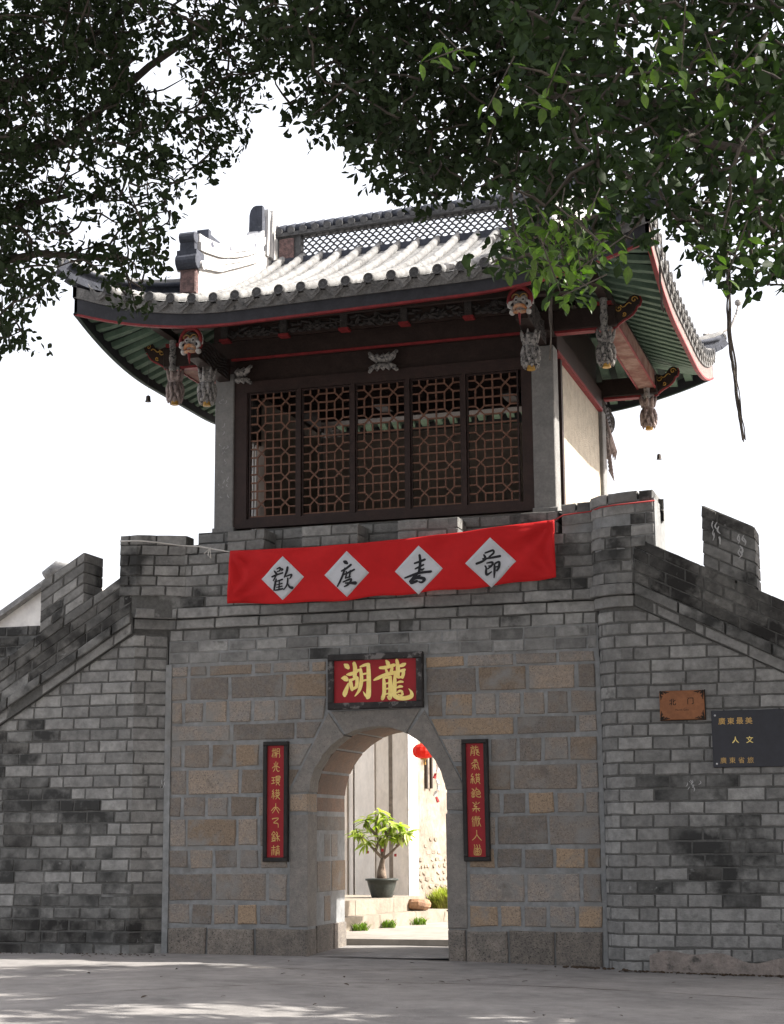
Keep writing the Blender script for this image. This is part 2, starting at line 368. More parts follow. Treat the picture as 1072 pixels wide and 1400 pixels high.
lw = wing('grey brick wing wall with black mould patches, beside the gate below the white house', LPATH, LZ, -.02, mold_l, -1)
rw = wing('grey brick wing wall with rounded corner, carrying the orange and black plaques', RPATH, RZ, -.14, mold_r, 1)

# granite gate wall ------------------------------------------------
GW = thing('stone_gate_wall', 'granite block gate wall with round arched passage under the brick battlement', 'wall', (0, .7, 0))
R0 = .965
arc = [(R0 * cos(pi - pi * i / 24), 2.0 + R0 * sin(pi * i / 24)) for i in range(25)]
outer = [(-2.985, -.3), (-R0, -.3)] + arc + [(R0, -.3), (2.985, -.3), (2.985, 4.185), (-2.985, 4.185)]
cb = MB(); cb.xz(outer, 0, 1.55); fix(cb.build('mortar_core', cement_m, GW))
for a, b in ((-2.985, .0), (.19, .33), (.51, 2.985)):
    MB().box(a, b, .002, 1.55, 4.186, 4.34).build('mortar_core', mortar_m, GW)
MB().box(-.05, .55, .35, 1.5, 4.187, 4.335).build('mortar_core', black_m, GW)  # black block: darkness deep in the drain holes, put in as colour
def stone(poly, y0=-.016, y1=.05, b=.010, m_=None, name='stone', parent=None):
    """granite block: polygon in the wall plane, bevelled front, slightly uneven"""
    cx = sum(p[0] for p in poly) / len(poly); cz = sum(p[1] for p in poly) / len(poly)
    y0 += random.uniform(-.006, .006); q0 = [(x + random.uniform(-.009, .009), z + random.uniform(-.009, .009)) for x, z in poly]; q = []
    for (x0_, z0_), (x1_, z1_) in zip(q0, q0[1:] + q0[:1]):
        q.append((x0_, z0_))
        if len(poly) < 6 and hypot(x1_ - x0_, z1_ - z0_) > .22: f_ = random.uniform(.35, .65); q.append((x0_ + (x1_ - x0_) * f_ + random.uniform(-.007, .007), z0_ + (z1_ - z0_) * f_ + random.uniform(-.007, .007)))
    n = len(q); inn = []
    for i in range(n):
        x, z = q[i]; dx, dz = cx - x, cz - z; l = hypot(dx, dz); inn.append((x + dx / l * b * 1.5, z + dz / l * b * 1.5))
    mb = MB(); mb.add([(x, y1, z) for x, z in q] + [(x, y0 + b, z) for x, z in q] + [(x, y0 + random.uniform(-.004, .004), z) for x, z in inn],
        [tuple(range(3 * n - 1, 2 * n - 1, -1))] + [(i, (i + 1) % n, n + (i + 1) % n, n + i) for i in range(n)] + [(n + i, n + (i + 1) % n, 2 * n + (i + 1) % n, 2 * n + i) for i in range(n)])
    return mb.build(name, m_ or granite_m, parent or GW)
rows = [(3.70, 3.83, .52), (3.37, 3.67, .66), (3.06, 3.33, .30), (2.81, 3.02, .74), (2.46, 2.75, .32), (2.10, 2.41, .72), (1.80, 2.05, .31), (1.41, 1.76, .58), (1.12, 1.35, .30), (.70, 1.04, .60), (.39, .64, .30)]
diag = lambda z: 1.20 - (max(z, 2.09) - 2.09) * .53 if z < 3.14 else .655 if z < 3.9 else 0
for (za, zb, L) in rows:
    for sgn in (-1, 1):
        xa = diag(za) + .045; xb = diag(zb) + .045
        if za > 3.14: xa = xb = .70
        x = 2.93; cuts = []
        while x > max(xa, xb) + .04:
            ln = L * RNG.uniform(.82, 1.2)
            if L > .45 and RNG.random() < .18: ln = L * .45
            if not cuts and RNG.random() < .6: ln = .15 if L < .4 else .22
            nxt = x - ln
            if nxt < max(xa, xb) + .16: nxt = None
            cuts.append((x, nxt)); 
            if nxt is None: break
            x = nxt - .048
        for (p, q) in cuts:
            if q is None: poly = [(xa, za), (p, za), (p, zb), (xb, zb)]
            else: poly = [(q, za), (p, za), (p, zb), (q, zb)]
            stone([(sgn * X, Z) for X, Z in poly] if sgn > 0 else [(-X, Z) for X, Z in reversed(poly)])
# plinth course, proud of the wall
x = 0
for sgn in (-1, 1):
    x = .945
    while x < 2.9:
        e = min(2.955, x + RNG.uniform(.55, .95) if x > 1 else x + .26 + .5 * (sgn < 0))
        if 2.955 - e < .2: e = 2.955
        stone([(sgn * x, -.2), (sgn * (e - .03), -.2), (sgn * (e - .03), .335), (sgn * x, .335)], y0=-.045, b=.02, m_=plinth_m, y1=.3 if x < 1 else .05)
        x = e
# arch surround: jambs, tan blocks, diagonal slabs, crown slab
RA = .945
def arcpts(a0, a1, n, r=RA): return [(r * cos(radians(a0 + (a1 - a0) * i / n)), 2.0 + r * sin(radians(a0 + (a1 - a0) * i / n))) for i in range(n + 1)]
for sgn in (-1, 1):
    M = lambda pl: [(sgn * X, Z) for X, Z in pl]
    stone(M([(RA, .36), (1.20, .36), (1.20, 1.81), (RA, 1.81)]), y0=-.02, y1=.33, m_=frame_m)
    stone(M([(RA, 1.845), (1.20, 1.845), (1.20, 2.075), (RA, 2.075)]), y0=-.02, y1=.33, m_=granite_m if sgn < 0 else frame_m)
    stone(M([(1.20, 2.105)] + [(.66, 3.14)] + arcpts(62, 6.5, 12)), y0=-.022, y1=.33, m_=frame_m, b=.006)
stone([(-.61, 3.155), (.61, 3.155)] + arcpts(63.5, 116.5, 12), y0=-.022, y1=.33, m_=frame_m, b=.006)
# passage lining: jamb stones and voussoirs
def lining(sgn, z0, z1, y0, y1, m_=granite_m, t=.05):
    b = .01; mb = MB(); x0 = sgn * 1.03; x1 = sgn * (1.0 - t + random.uniform(-.006, .006))
    q = [(y0, z0), (y1, z0), (y1, z1), (y0, z1)]; cy, cz = (y0 + y1) / 2, (z0 + z1) / 2
    inn = [(y + (b if y < cy else -b), z + (b if z < cz else -b)) for y, z in q]
    mb.add([(x0, y, z) for y, z in q] + [(x1 + sgn * b, y, z) for y, z in q] + [(x1, y, z) for y, z in inn],
           [(8, 9, 10, 11)] + [(i, (i + 1) % 4, 4 + (i + 1) % 4, 4 + i) for i in range(4)] + [(4 + i, 4 + (i + 1) % 4, 8 + (i + 1) % 4, 8 + i) for i in range(4)])
    mb.build('stone', m_, GW)
for sgn in (-1, 1):
    lining(sgn, .0, .36, .32, 1.0, plinth_m, .07); lining(sgn, .0, .36, 1.03, 1.54, plinth_m, .07)
    for i in range(4): lining(sgn, .40, .74, .36 + i * .295, .36 + i * .295 + .265)
    lining(sgn, .79, 1.20, .36, .92); lining(sgn, .79, 1.20, .96, 1.54)
    for i in range(4): lining(sgn, 1.25, 1.56, .36 + i * .295, .36 + i * .295 + .265)
    lining(sgn, 1.60, 1.80, .36, 1.54); lining(sgn, 1.85, 2.05, .36, 1.54, barrel_m)
angs = [4, 26, 48, 70, 91, 113, 135, 157, 176]
for a0, a1 in zip(angs, angs[1:]):
    for (ya, yb) in (((.36, 1.54),) if RNG.random() < .5 else ((.36, .9), (.93, 1.54))):
        mb = MB(); n = 5; r = .955 + RNG.uniform(-.006, .006)
        for i in range(n + 1):
            a = radians(a0 + 1.2 + (a1 - a0 - 2.4) * i / n)
            mb.v += [(1.02 * cos(a), ya, 2 + 1.02 * sin(a)), (r * cos(a), ya, 2 + r * sin(a)), (r * cos(a), yb, 2 + r * sin(a)), (1.02 * cos(a), yb, 2 + 1.02 * sin(a))]
        for i in range(n):
            for j in range(4): mb.f.append((i * 4 + j, i * 4 + 4 + j, i * 4 + 4 + (j + 1) % 4, i * 4 + (j + 1) % 4))
        mb.f += [(0, 1, 2, 3), (n * 4 + 3, n * 4 + 2, n * 4 + 1, n * 4)]
        mb.build('voussoir', barrel_m, GW)
for sgn in (-1, 1): MB().box(min(sgn * .953, sgn * 1.02), max(sgn * .953, sgn * 1.02), .006, 1.53, -.2, 2.1).build('jamb_mortar', cement_m, GW)
# three brick courses over the granite
GPATH = Path([(-2.97, 0), (2.98, 0)])
for k in range(3):
    zb = 3.868 + k * CH
    for (a, b) in spans(0, 5.95, first=(.3, .43, .2)[k]):
        xa, xb = a - 2.97, b - 2.97
        if k == 2 and xb > .03 and xa < .49:
            for p, q in ((xa, -.01), (.2, .325), (.52, xb)):
                if q - p > .06: brick('brick', GW, brick_m, GPATH, p + 2.97, q + 2.97, zb, zb + BH, .013)
            continue
        brick('brick', GW, brick_mold if RNG.random() < .12 else brick_m, GPATH, a, b, zb, zb + BH, .013)
MB().box(-3.02, -2.935, -.028, .1, -.1, 3.86).build('cement_strip', cement_m, GW)
MB().box(2.945, 3.0, -.028, .1, -.15, 3.75).build('cement_strip', cement_m, GW)

# battlement over the gate -----------------------------------------
BW = thing('battlement_wall', 'grey brick battlement with low merlons above the arch, behind the red banner', 'wall', (0, 0, 4.33))
CPATH = Path([(-3.40, -.27), (-3.00, .0), (2.985, .02), (3.03, -.14), (3.13, -.24), (3.32, -.30), (3.52, -.30)])
U = CPATH.ux; UL, UR = CPATH.l[0], CPATH.l[-1]
core(CPATH, .38, 4.20, lambda u: 4.40, -.02, 'mortar_core', mortar_m, BW)
core(CPATH, .379, 4.50, lambda u: 5.372, .046, 'mortar_core', mortar_m, BW)
core(CPATH, .37, 4.35, lambda u: 4.475, .036, 'mortar_core', mortar_m, BW); core(CPATH, .37, 4.497, lambda u: 4.622, .091, 'mortar_core', mortar_m, BW)
def lay(parent, path, a, b, w0, d, back=-.3, h=BH, zf=None, mf=None, L=.43, first=None, kinks=(), name='brick', gap=.015):
    for (p, q) in spans(a, b, L, first, gap):
        pm = path.pos((p + q) / 2, 0); z = w0 + (zf((p + q) / 2) if zf else 0)
        brick(name, parent, mf(pm.x, z) if mf else brick_m, path, p, q, w0, w0 + h, d, zf=zf, back=back, kinks=kinks)
def mold_c(x, z):
    q = RNG.random()
    return brick_mold if q < .16 + .2 * (x > 2.2) + .25 * (x < -2.9 and z > 5) else brick_m
lay(BW, CPATH, UL, UR, 4.345, .05, h=.135, L=.62, mf=lambda x, z: brick_m)
lay(BW, CPATH, UL, UR, 4.492, .105, h=.135, L=.66, mf=lambda x, z: brick_m)
for k in range(5):
    lay(BW, CPATH, UL, UR, 4.64 + k * .149, .06, h=.134, first=(.43 if k % 2 else .2), mf=mold_c, back=-.33)
# low merlons in front of the tower sill, full bricks through
for (xa, xb) in ((-2.12, -1.56), (-1.03, -.21), (.33, 1.18), (2.02, 2.52)):
    MB().box(xa + .03, xb - .035, -.04, .34, 5.37, 5.66).build('mortar_core', mortar_m, BW)
    for k in range(2):
        lay(BW, CPATH, U(xa), U(xb), 5.388 + k * .150, .06, back=-.40, h=.136, first=(.28, .43)[k], mf=mold_c, gap=.012)
# corner block over the round turn, end face in the sun
U0, U1 = U(2.56), UR
CP2 = Path([(2.56, .018), (2.985, .02), (3.03, -.14), (3.13, -.24), (3.32, -.30), (3.81, -.30)])
core(CP2, lambda x: .6, 5.0, lambda u: 5.66 + .035 * u, .045, 'mortar_core', cement_m, BW)
for k in range(5):
    a = 0 if k > 2 else CP2.ux(3.5)
    tilt = lambda u: .06 * u * (1 if True else 0)
    lay(BW, CP2, a, CP2.l[-1], 5.10 + k * .146 - (.0), .06, back=-.88, h=.132, L=.4, first=(.2, .4)[k % 2], mf=lambda x, z: brick_mold if RNG.random() < .3 else brick_m, zf=lambda u: .045 * (u - CP2.l[-1]))
# left corner block
CP3 = Path([(-3.60, -.30), (-3.36, -.285), (-2.74, .0)])
core(CP3, .2, 4.5, lambda u: 5.645, .03, 'mortar_core', mortar_m, BW)
for k in range(6):
    lay(BW, CP3, 0, CP3.l[-1], 4.80 + k * .143, .06, back=-.34, h=.130, L=.36, first=(.3, .15)[k % 2], mf=lambda x, z: brick_mold if x < -3.2 else brick_m)
lay(BW, CPATH, U(-2.78), U(-2.15), 5.386, .03, back=-.4, h=.13, L=.3)
# tower sill wall seen through the notches
SPATH = Path([(-2.75, .40), (2.62, .40)])
core(SPATH, 4.6, 5.2, lambda u: 5.76, -.01, 'mortar_core', mortar_m, BW)
for k in range(3): lay(BW, SPATH, 0, 5.37, 5.31 + k * .149, 0, h=.134, first=(.4, .2)[k % 2], mf=mold_c)
MB().box(-3.0, 2.97, .38, 4.7, 4.2, 5.2).build('tower_platform', mortar_m, BW)

# stair parapets -----------------------------------------------------
SL = Path([(-7.2, -.27), (-3.405, -.27)]); SR = Path([(3.525, -.30), (7.2, -.30)])
def stair(label, path, Lf, merl, dark, kdark):
    t = thing('stair_parapet', label, 'parapet', (path.p[0].x * .5 + path.p[1].x * .5, 0, 3.5), 'sloping stair parapets')
    zf = lambda u: Lf(path.pos(u, 0).x)
    mb = MB(); n = 2
    for u in (path.l[0], path.l[-1]):
        p = path.pos(u, .045); z = zf(u); mb.v += [(p.x, p.y, z), (p.x, p.y, z + .885), (p.x, .14, z + .885), (p.x, .14, z)]
    mb.f += [(j, 4 + j, 4 + (j + 1) % 4, (j + 1) % 4) for j in range(4)] + [(0, 1, 2, 3), (7, 6, 5, 4)]
    mb.build('mortar_core', mortar_m, t)
    a, b = path.l[0], path.l[-1]
    lay(t, path, a, b, .004, .05, h=.135, zf=zf, L=.55, mf=lambda x, z: brick_m)
    lay(t, path, a, b, .15, .105, h=.135, zf=zf, L=.55, mf=lambda x, z: brick_mold)
    for k in range(4): lay(t, path, a, b, .30 + k * .151, .06, h=.137, zf=zf, back=-.42, L=.42, first=(.2, .4)[k % 2], mf=dark)
    for (xa, xb, h, back) in merl:
        ua, ub = path.ux(xa), path.ux(xb)
        mb = MB()
        for u in (ua + .03, ub - .035):
            p = path.pos(u, .045); z = zf(u); mb.v += [(p.x, p.y, z + .85), (p.x, p.y, z + h - .01), (p.x, .238, z + h - .01), (p.x, .238, z + .85)]
        mb.f += [(j, 4 + j, 4 + (j + 1) % 4, (j + 1) % 4) for j in range(4)] + [(0, 1, 2, 3), (7, 6, 5, 4)]
        mb.build('mortar_core', mortar_m, t)
        n = 5
        for k in range(n):
            hh = (h - .91) / n; lay(t, path, ua, ub, .908 + k * hh, .06, h=hh - .014, zf=zf, back=back, L=.36, first=(.2, .36)[k % 2], mf=kdark, gap=.012)
    return t
stair('sloping brick stair parapet with one stepped merlon, beside the white gabled house', SL, LZ, [(-4.82, -4.14, 1.63, -.52)],
      lambda x, z: brick_black if RNG.random() < .75 else brick_mold, lambda x, z: brick_mold if RNG.random() < .6 else brick_m)
stair('blackened brick stair parapet sloping down from the sunlit corner block', SR, RZ, [(4.39, 5.05, 1.68, -.52), (5.75, 6.4, 1.68, -.52)],
      lambda x, z: brick_black, lambda x, z: brick_black if z > RZ(x) + 1.5 else brick_mold)
# small dark pier below the left parapet
pr = thing('brick_pier', 'short dark brick pier with level top, low beside the white house', 'pier', (-5.1, 0, 3.5))
PP = Path([(-6.0, .18), (-5.12, .18)])
core(PP, .75, 3.2, lambda u: 4.52, -.012, 'mortar_core', mortar_m, pr)
for k in range(8): lay(pr, PP, 0, .88, 3.365 + k * .146, 0, h=.132, back=-.5, L=.38, first=(.2, .38)[k % 2], mf=lambda x, z: brick_black if RNG.random() < .6 else brick_mold)
# ---------------------------------------------------------------- gate tower
XC, YC, HX, HY, GX, Z0 = -.05, 2.48, 4.0, 3.48, 2.52, 8.72
TW = thing('gate_tower', 'timber gate tower with lattice windows and upturned tiled roof on top of the gate', 'tower', (XC, YC, 5.7))
def cl(v, a=0.0, b=1.15): return max(a, min(b, v))
def liftc(x, y): return .42 * cl((abs(x - XC) - 1.6) / 2.4) ** 2 * cl((abs(y - YC) - 1.0) / 2.48) ** 2
def lift(x, y, k=1.0): return k * liftc(x, y) + .022 * (x - XC)
def gcur(d): return .36 * d + .04 * d * d
def dist(x, y):
    dx, dy = HX - abs(x - XC), HY - abs(y - YC)
    return max(0, dy if abs(x - XC) <= GX else min(dx, dy))
def zt(x, y): return Z0 + gcur(dist(x, y)) + lift(x, y, 1.22)
# columns
for (xa, xb) in ((-2.53, -2.24), (2.10, 2.405)):
    for (ya, yb) in ((.434, .74), (4.23, 4.535)):
        MB().bev(xa, xb, ya, yb, 5.70, 8.06, .012).build('stone_column', col_m, TW)
        MB().bev(xa - .02, xb + .02, ya - .02, yb + .02, 5.55, 5.82, .01).build('column_base', col_m, TW)
# window frame: rails, stiles, mullions
WX = [-2.035 + i * .800 for i in range(6)]
wf = MB()
wf.box(-2.24, 2.10, .46, .56, 5.80, 5.925); wf.box(-2.24, 2.10, .46, .56, 7.765, 7.93)
wf.box(-2.24, -2.05, .462, .558, 5.925, 7.765); wf.box(1.95, 2.10, .462, .558, 5.925, 7.765)
for i in range(1, 5): wf.box(WX[i] - .055, WX[i] + .005, .455, .565, 5.925, 7.765)
wf.box(-2.05, -2.035, .48, .54, 5.925, 7.765)
wf.build('window_frame', frame_w, TW)
# lattice windows
Z1, Z2 = 5.93, 7.76
for i in range(5):
    xa, xb = WX[i] + .012, WX[i + 1] - .062
    if i == 0: xa = -2.02
    sash = MB(); e = .022
    sash.box(xa, xb, .485, .525, Z1, Z1 + e); sash.box(xa, xb, .485, .525, Z2 - e, Z2)
    sash.box(xa, xa + e, .486, .524, Z1 + e, Z2 - e); sash.box(xb - e, xb, .486, .524, Z1 + e, Z2 - e)
    s = sash.build('lattice_window', frame_w, TW)
    cw = (xb - xa) / 6; rh = (Z2 - Z1) / 15; lt = MB()
    X = lambda c: xa + c * cw
    Zr = lambda r: Z2 - r * rh
    def seg(c0, r0, c1, r1, y=.505, t=.0215):
        lt.bar((X(c0), y, Zr(r0)), (X(c1), y, Zr(r1)), t, .022, (0, 1, 0))
    for c in (3,): seg(c, 0, c, 15)
    ph = 1.25
    for c in (1, 2, 4, 5):
        r = -2
        marks = [0.0]
        for k in range(-1, 6):
            q = ph + 3 * k
            a, b = q + .5, q + 2.5
            a, b = max(a, 0), min(b, 15)
            if b > a: seg(c, a, c, b, .5045)
    for k in range(-1, 6):
        q = ph + 3 * k
        for rr in (q - .5, q + .5):
            if 0 < rr < 15:
                for a, b in ((0, 1), (2, 4), (5, 6)): seg(a, rr, b, rr, .5055)
        if 0 < q + 1.5 < 15: seg(0, q + 1.5, 6, q + 1.5, .506)
        if -.5 < q < 15.5:
            for cc in (1.5, 4.5):
                seg(cc - .5, max(0, q - .5), cc + .5, min(15, q + .5), .503); seg(cc + .5, max(0, q - .5), cc - .5, min(15, q + .5), .5075)
    lt.build('lattice', lattice_m, s)
# dark transom board, lintel with red edge, upper wall
MB().box(-2.24, 2.10, .50, .55, 7.93, 8.235).build('transom_board', darkwood_m, TW)
MB().bev(-2.55, 2.42, .33, .68, 8.235, 8.52, .015).build('lintel_beam', darkwood_m, TW)
MB().box(-2.24, 2.10, .318, .36, 8.215, 8.245).build('red_edge', red_m, TW)
MB().box(-2.5, 2.38, .48, .60, 8.52, 9.25).build('upper_wall', darkwood_m, TW)
MB().bev(-2.55, 2.42, 4.28, 4.63, 8.235, 8.52, .015).build('lintel_beam', darkwood_m, TW)
for sx, xa in ((1, 2.12), (-1, -2.53)):
    MB().bev(xa, xa + .285, .742, 4.228, 8.06, 8.36, .012).build('side_beam', frame_w, TW)
    MB().box(xa + .14, xa + .30 if sx > 0 else xa + .15, .742, 4.228, 8.03, 8.075).build('red_edge', red_m, TW)
    MB().box(xa + .05, xa + .2, .70, 4.3, 8.36, 9.1).build('upper_wall', darkwood_m, TW)
# right side: stucco panel, dark wooden door strip with carved head beside the column; back wall; floor
MB().box(2.13, 2.345, 1.17, 4.228, 5.5, 8.04).build('stucco_panel', stucco_m, TW)
MB().box(2.10, 2.385, 1.06, 1.17, 5.5, 8.03).build('door_post', frame_w, TW)
MB().box(2.12, 2.20, .742, 1.06, 5.5, 7.45).build('door_leaf', darkwood_m, TW)
MB().box(2.12, 2.30, .742, 1.06, 7.45, 7.52).build('door_rail', frame_w, TW)
hd = MB()
for k in range(7):
    a = k * .9; hd.tube([(2.25, .75 + .3 * (.5 + .45 * sin(a + q * .8)), 7.54 + .07 * k + .035 * cos(q)) for q in range(6)], .011, 5)
hd.build('carved_head', carve_m, TW)
MB().box(-2.50, -2.30, 1.80, 4.228, 5.5, 8.04).build('stucco_panel', interior_m, TW); MB().box(-2.50, -2.30, .742, 1.30, 5.5, 8.04).build('stucco_panel', interior_m, TW)
bl = MB()
for k in range(4): bl.lathe([(.012, 5.8), (.02, 5.9), (.012, 6.0), (.026, 6.3), (.012, 6.5), (.012, 6.6), (.026, 6.9), (.012, 7.1), (.012, 7.3)], (-2.40, 1.38 + k * .115, 0), 8)
bl.build('baluster', white_m, TW)
MB().box(-2.45, -2.35, 1.30, 1.80, 7.3, 8.03).build('door_rail', darkwood_m, TW)
MB().box(-2.24, 2.12, 4.30, 4.42, 5.5, 7.97).build('back_wall', interior_m, TW)
MB().box(-2.5, 2.36, .60, 4.3, 5.45, 5.78).build('tower_floor', frame_w, TW)
MB().box(-2.3, 2.1, 2.3, 2.55, 8.0, 8.3).build('tie_beam', darkwood_m, TW)
for x in (-1.1, 1.0): MB().box(x - .1, x + .1, .7, 4.3, 8.3, 8.55).build('tie_beam', darkwood_m, TW)
MB().box(.35, 1.6, 3.7, 4.1, 5.78, 6.35).build('bench', darkwood_m, TW)

# carved lotus brackets on the transom
def lotus(cx, z0, z1, w, y0, half=0):
    """carved double lotus: petals fanning up and a mirrored fan below, with curled outer tips"""
    zm = z0 + (z1 - z0) * .45; mb = MB()
    for s in (1, -1):
        h = (z1 - zm) if s > 0 else (zm - z0)
        for a, L, r in ((0, .82, .20), (.42, .86, .19), (-.42, .86, .19), (.86, 1.0, .17), (-.86, 1.0, .17)):
            if half and a < -.1: continue
            px, pz = cx + a * w * .42, zm + s * h * L
            q = [(cx + a * w * .20, y0 - .05, zm + s * .012), (cx + a * w * .34, y0 - .085, zm + s * h * L * .5), (px, y0 - .06, pz)]
            mb.tube(q, [w * r * .35, w * r * .62, w * .02], 8, flat=.6)
            for e in (-1, 1):
                mb.tube([(q[0][0], y0 - .075, q[0][2]), (q[1][0] + e * w * r * .48, y0 - .098, q[1][2]), (px, y0 - .075, pz)], [.006, .009, .006], 5)
            if abs(a) > .8: mb.tube([(px + (1 if a > 0 else -1) * .028 * sin(t * 1.1), y0 - .065, pz + s * .018 * cos(t * 1.1) - s * .02) for t in range(5)], .012, 5)
    return mb.build('lotus_bracket', carve_m, TW, True)
lotus(.01, 7.88, 8.18, .52, .46); lotus(-2.16, 7.87, 8.15, .5, .46, 1)

# ---------------------------------------------------------------- brackets under the eaves
def pendant(cx, cy, zt_, parent, mm=None, h=.53, tip=None):
    """carved hanging lotus: collar of upright petals, fluted leafy bulb, gilded tip"""
    mm = mm or carve_m
    mb = MB(); z = zt_
    mb.lathe([(.03, z - .02), (.085, z - .05), (.10, z - .16), (.085, z - .18), (.10, z - .22), (.082, z - .40), (.055, z - h + .06), (.04, z - h + .04)], (cx, cy, 0), 14)
    rnd = random.Random(int(cx * 100 + cy * 37))
    for row, (zz, n, r, L, out) in enumerate(((z - .17, 8, .085, .17, .05), (z - .22, 9, .095, .16, .035), (z - .31, 8, .092, .15, .03), (z - .40, 8, .075, .11, .02))):
        for k in range(n):
            a = 2 * pi * (k + .5 * row) / n + rnd.uniform(-.1, .1); c, s = cos(a), sin(a)
            up_ = 1 if row == 0 else -1
            p = [(cx + c * r, cy + s * r, zz), (cx + c * (r + .018), cy + s * (r + .018), zz + up_ * L * .5), (cx + c * (r + out), cy + s * (r + out), zz + up_ * L)]
            mb.tube(p, [.026, .030, .008], 6)
    for k in range(5):
        a = 2 * pi * k / 5; mb.tube([(cx + cos(a + q * .5) * .102, cy + sin(a + q * .5) * .102, z - .2 - q * .03) for q in range(7)], .010, 5)
    o = mb.build('pendant', mm, parent, True)
    MB().lathe([(.03, z - h + .09), (.052, z - h + .085), (.05, z - h + .03), (.058, z - h), (.02, z - h - .004)], (cx, cy, 0), 12).build('pendant_tip', tip or gold_m, o)
    return o
def scroll_board(pts_fn, parent):
    """end board of a side bracket: S-shaped outline with red edge and gilt volutes, in the plane given by pts_fn(a, b, d)"""
    out = [(0, .30), (.06, .33), (.14, .30), (.20, .33), (.25, .40), (.31, .43), (.37, .41), (.39, .35), (.37, .29), (.33, .27), (.31, .22), (.27, .17), (.21, .13), (.15, .10), (.09, .06), (.04, .01), (0, 0)]
    mb = MB(); mb.extr(out, lambda a, b: pts_fn(a, b, -.045), lambda a, b: pts_fn(a, b, .045))
    o = mb.build('scroll_board', darkwood_m, parent)
    e = MB(); e.tube([pts_fn(a + .004, b - .004, 0) for a, b in out[6:]], .022, 6, flat=1.0); e.build('red_edge', red_m, o)
    v = MB()
    for d in (-.052, .052):
        for (ca, cb_, r, q0) in ((.31, .355, .05, 0), (.10, .25, .05, 2.5), (.17, .165, .032, 4)):
            v.tube([pts_fn(ca + r * (1 - .09 * k) * cos(q0 + k * .75), cb_ + r * (1 - .09 * k) * sin(q0 + k * .75), d) for k in range(11)], .0075, 5)
        v.tube([pts_fn(.12 + .03 * k, .29 - .03 * sin(k * 1.2), d) for k in range(6)], .0075, 5)
    v.build('volute', gold_m, o)
def beast_head(cx, y, z0, z1, parent):
    """painted beast mask on the end of a carved cantilever: red cowl, white face, ringed eyes, orange muzzle, red tongue"""
    h = z1 - z0; zc = z1 - h * .34; w = h * .27
    f = MB(); f.ell((cx, y + .02, zc - h * .02), (w * .66, .06, h * .22), 14, 10)
    for s in (-1, 1):
        f.tube([(cx + s * w * .55, y - .05, zc - h * .02), (cx + s * w * .86, y - .06, zc - h * .06), (cx + s * w * .92, y - .06, zc - h * .15), (cx + s * w * .70, y - .07, zc - h * .20), (cx + s * w * .62, y - .06, zc - h * .14)], [.016, .024, .026, .022, .01], 6)
        f.ell((cx + s * w * .72, y - .02, zc - h * .27), (w * .26, .06, h * .07), 8, 6)
    o = f.build('beast_head', mask_w, parent, True)
    c = MB()
    arcp = [(cx + w * 1.0 * cos(a), zc + h * .0 + h * .31 * sin(a)) for a in [pi * (-.10 + 1.20 * k / 16) for k in range(17)]]
    c.tube([(a, y - .035, b) for a, b in arcp], [.008] + [.026] * 15 + [.008], 8)
    c.ell((cx, y + .06, zc + h * .02), (w * 1.0, .05, h * .30), 16, 10); c.build('hood', red_m, o, True)
    MB().tube([(a + (a - cx) * .14, y - .02, b + (b - zc) * .10) for a, b in arcp], .010, 5).build('hood_trim', mask_w, o, True)
    MB().ell((cx, y - .01, zc + h * .17), (w * .52, .035, h * .075), 12, 6).build('crest', darkcarve_m, o, True)
    br = MB()
    for s in (-1, 1): br.tube([(cx + s * w * (.06 + .30 * (1 - cos(a))), y - .055, zc + h * .06 + h * .085 * sin(a)) for a in [pi * k / 8 for k in range(9)]], .010, 6)
    br.build('brow', mat('dull_ochre', (.26, .16, .06), var=.3, scale=20), o, True)
    er = MB()
    for s in (-1, 1): er.tube([(cx + s * w * .31 + .024 * cos(a), y - .066, zc + .022 * sin(a)) for a in [2 * pi * k / 10 for k in range(11)]], .008, 5)
    er.build('eye_ring', mask_w, o, True)
    for s in (-1, 1):
        MB().ell((cx + s * w * .31, y - .055, zc), (.016, .02, .015), 8, 6).build('eye', darkcarve_m, o, True)
        MB().ell((cx + s * w * .66, y - .05, zc - h * .11), (.022, .02, .028), 8, 6).build('cheek_hollow', black_m, o, True)
    MB().ell((cx, y - .05, zc - h * .09), (w * .24, .05, h * .055), 10, 6).build('nose', carve_m, o, True)
    mz = MB(); mz.tube([(cx - w * .58, y - .05, zc - h * .22), (cx - w * .3, y - .085, zc - h * .155), (cx, y - .10, zc - h * .145), (cx + w * .3, y - .085, zc - h * .155), (cx + w * .58, y - .05, zc - h * .22)], [.02, .028, .03, .028, .02], 7)
    mz.tube([(cx - w * .5, y - .05, zc - h * .28), (cx, y - .09, zc - h * .30), (cx + w * .5, y - .05, zc - h * .28)], [.022, .028, .022], 7); mz.build('muzzle', mask_o, o, True)
    MB().tube([(cx, y - .06, zc - h * .25), (cx, y - .085, zc - h * .38), (cx, y - .06, zc - h * .60)], [.034, .036, .012], 8, flat=.5).build('tongue', red_m, o, True)
    return o
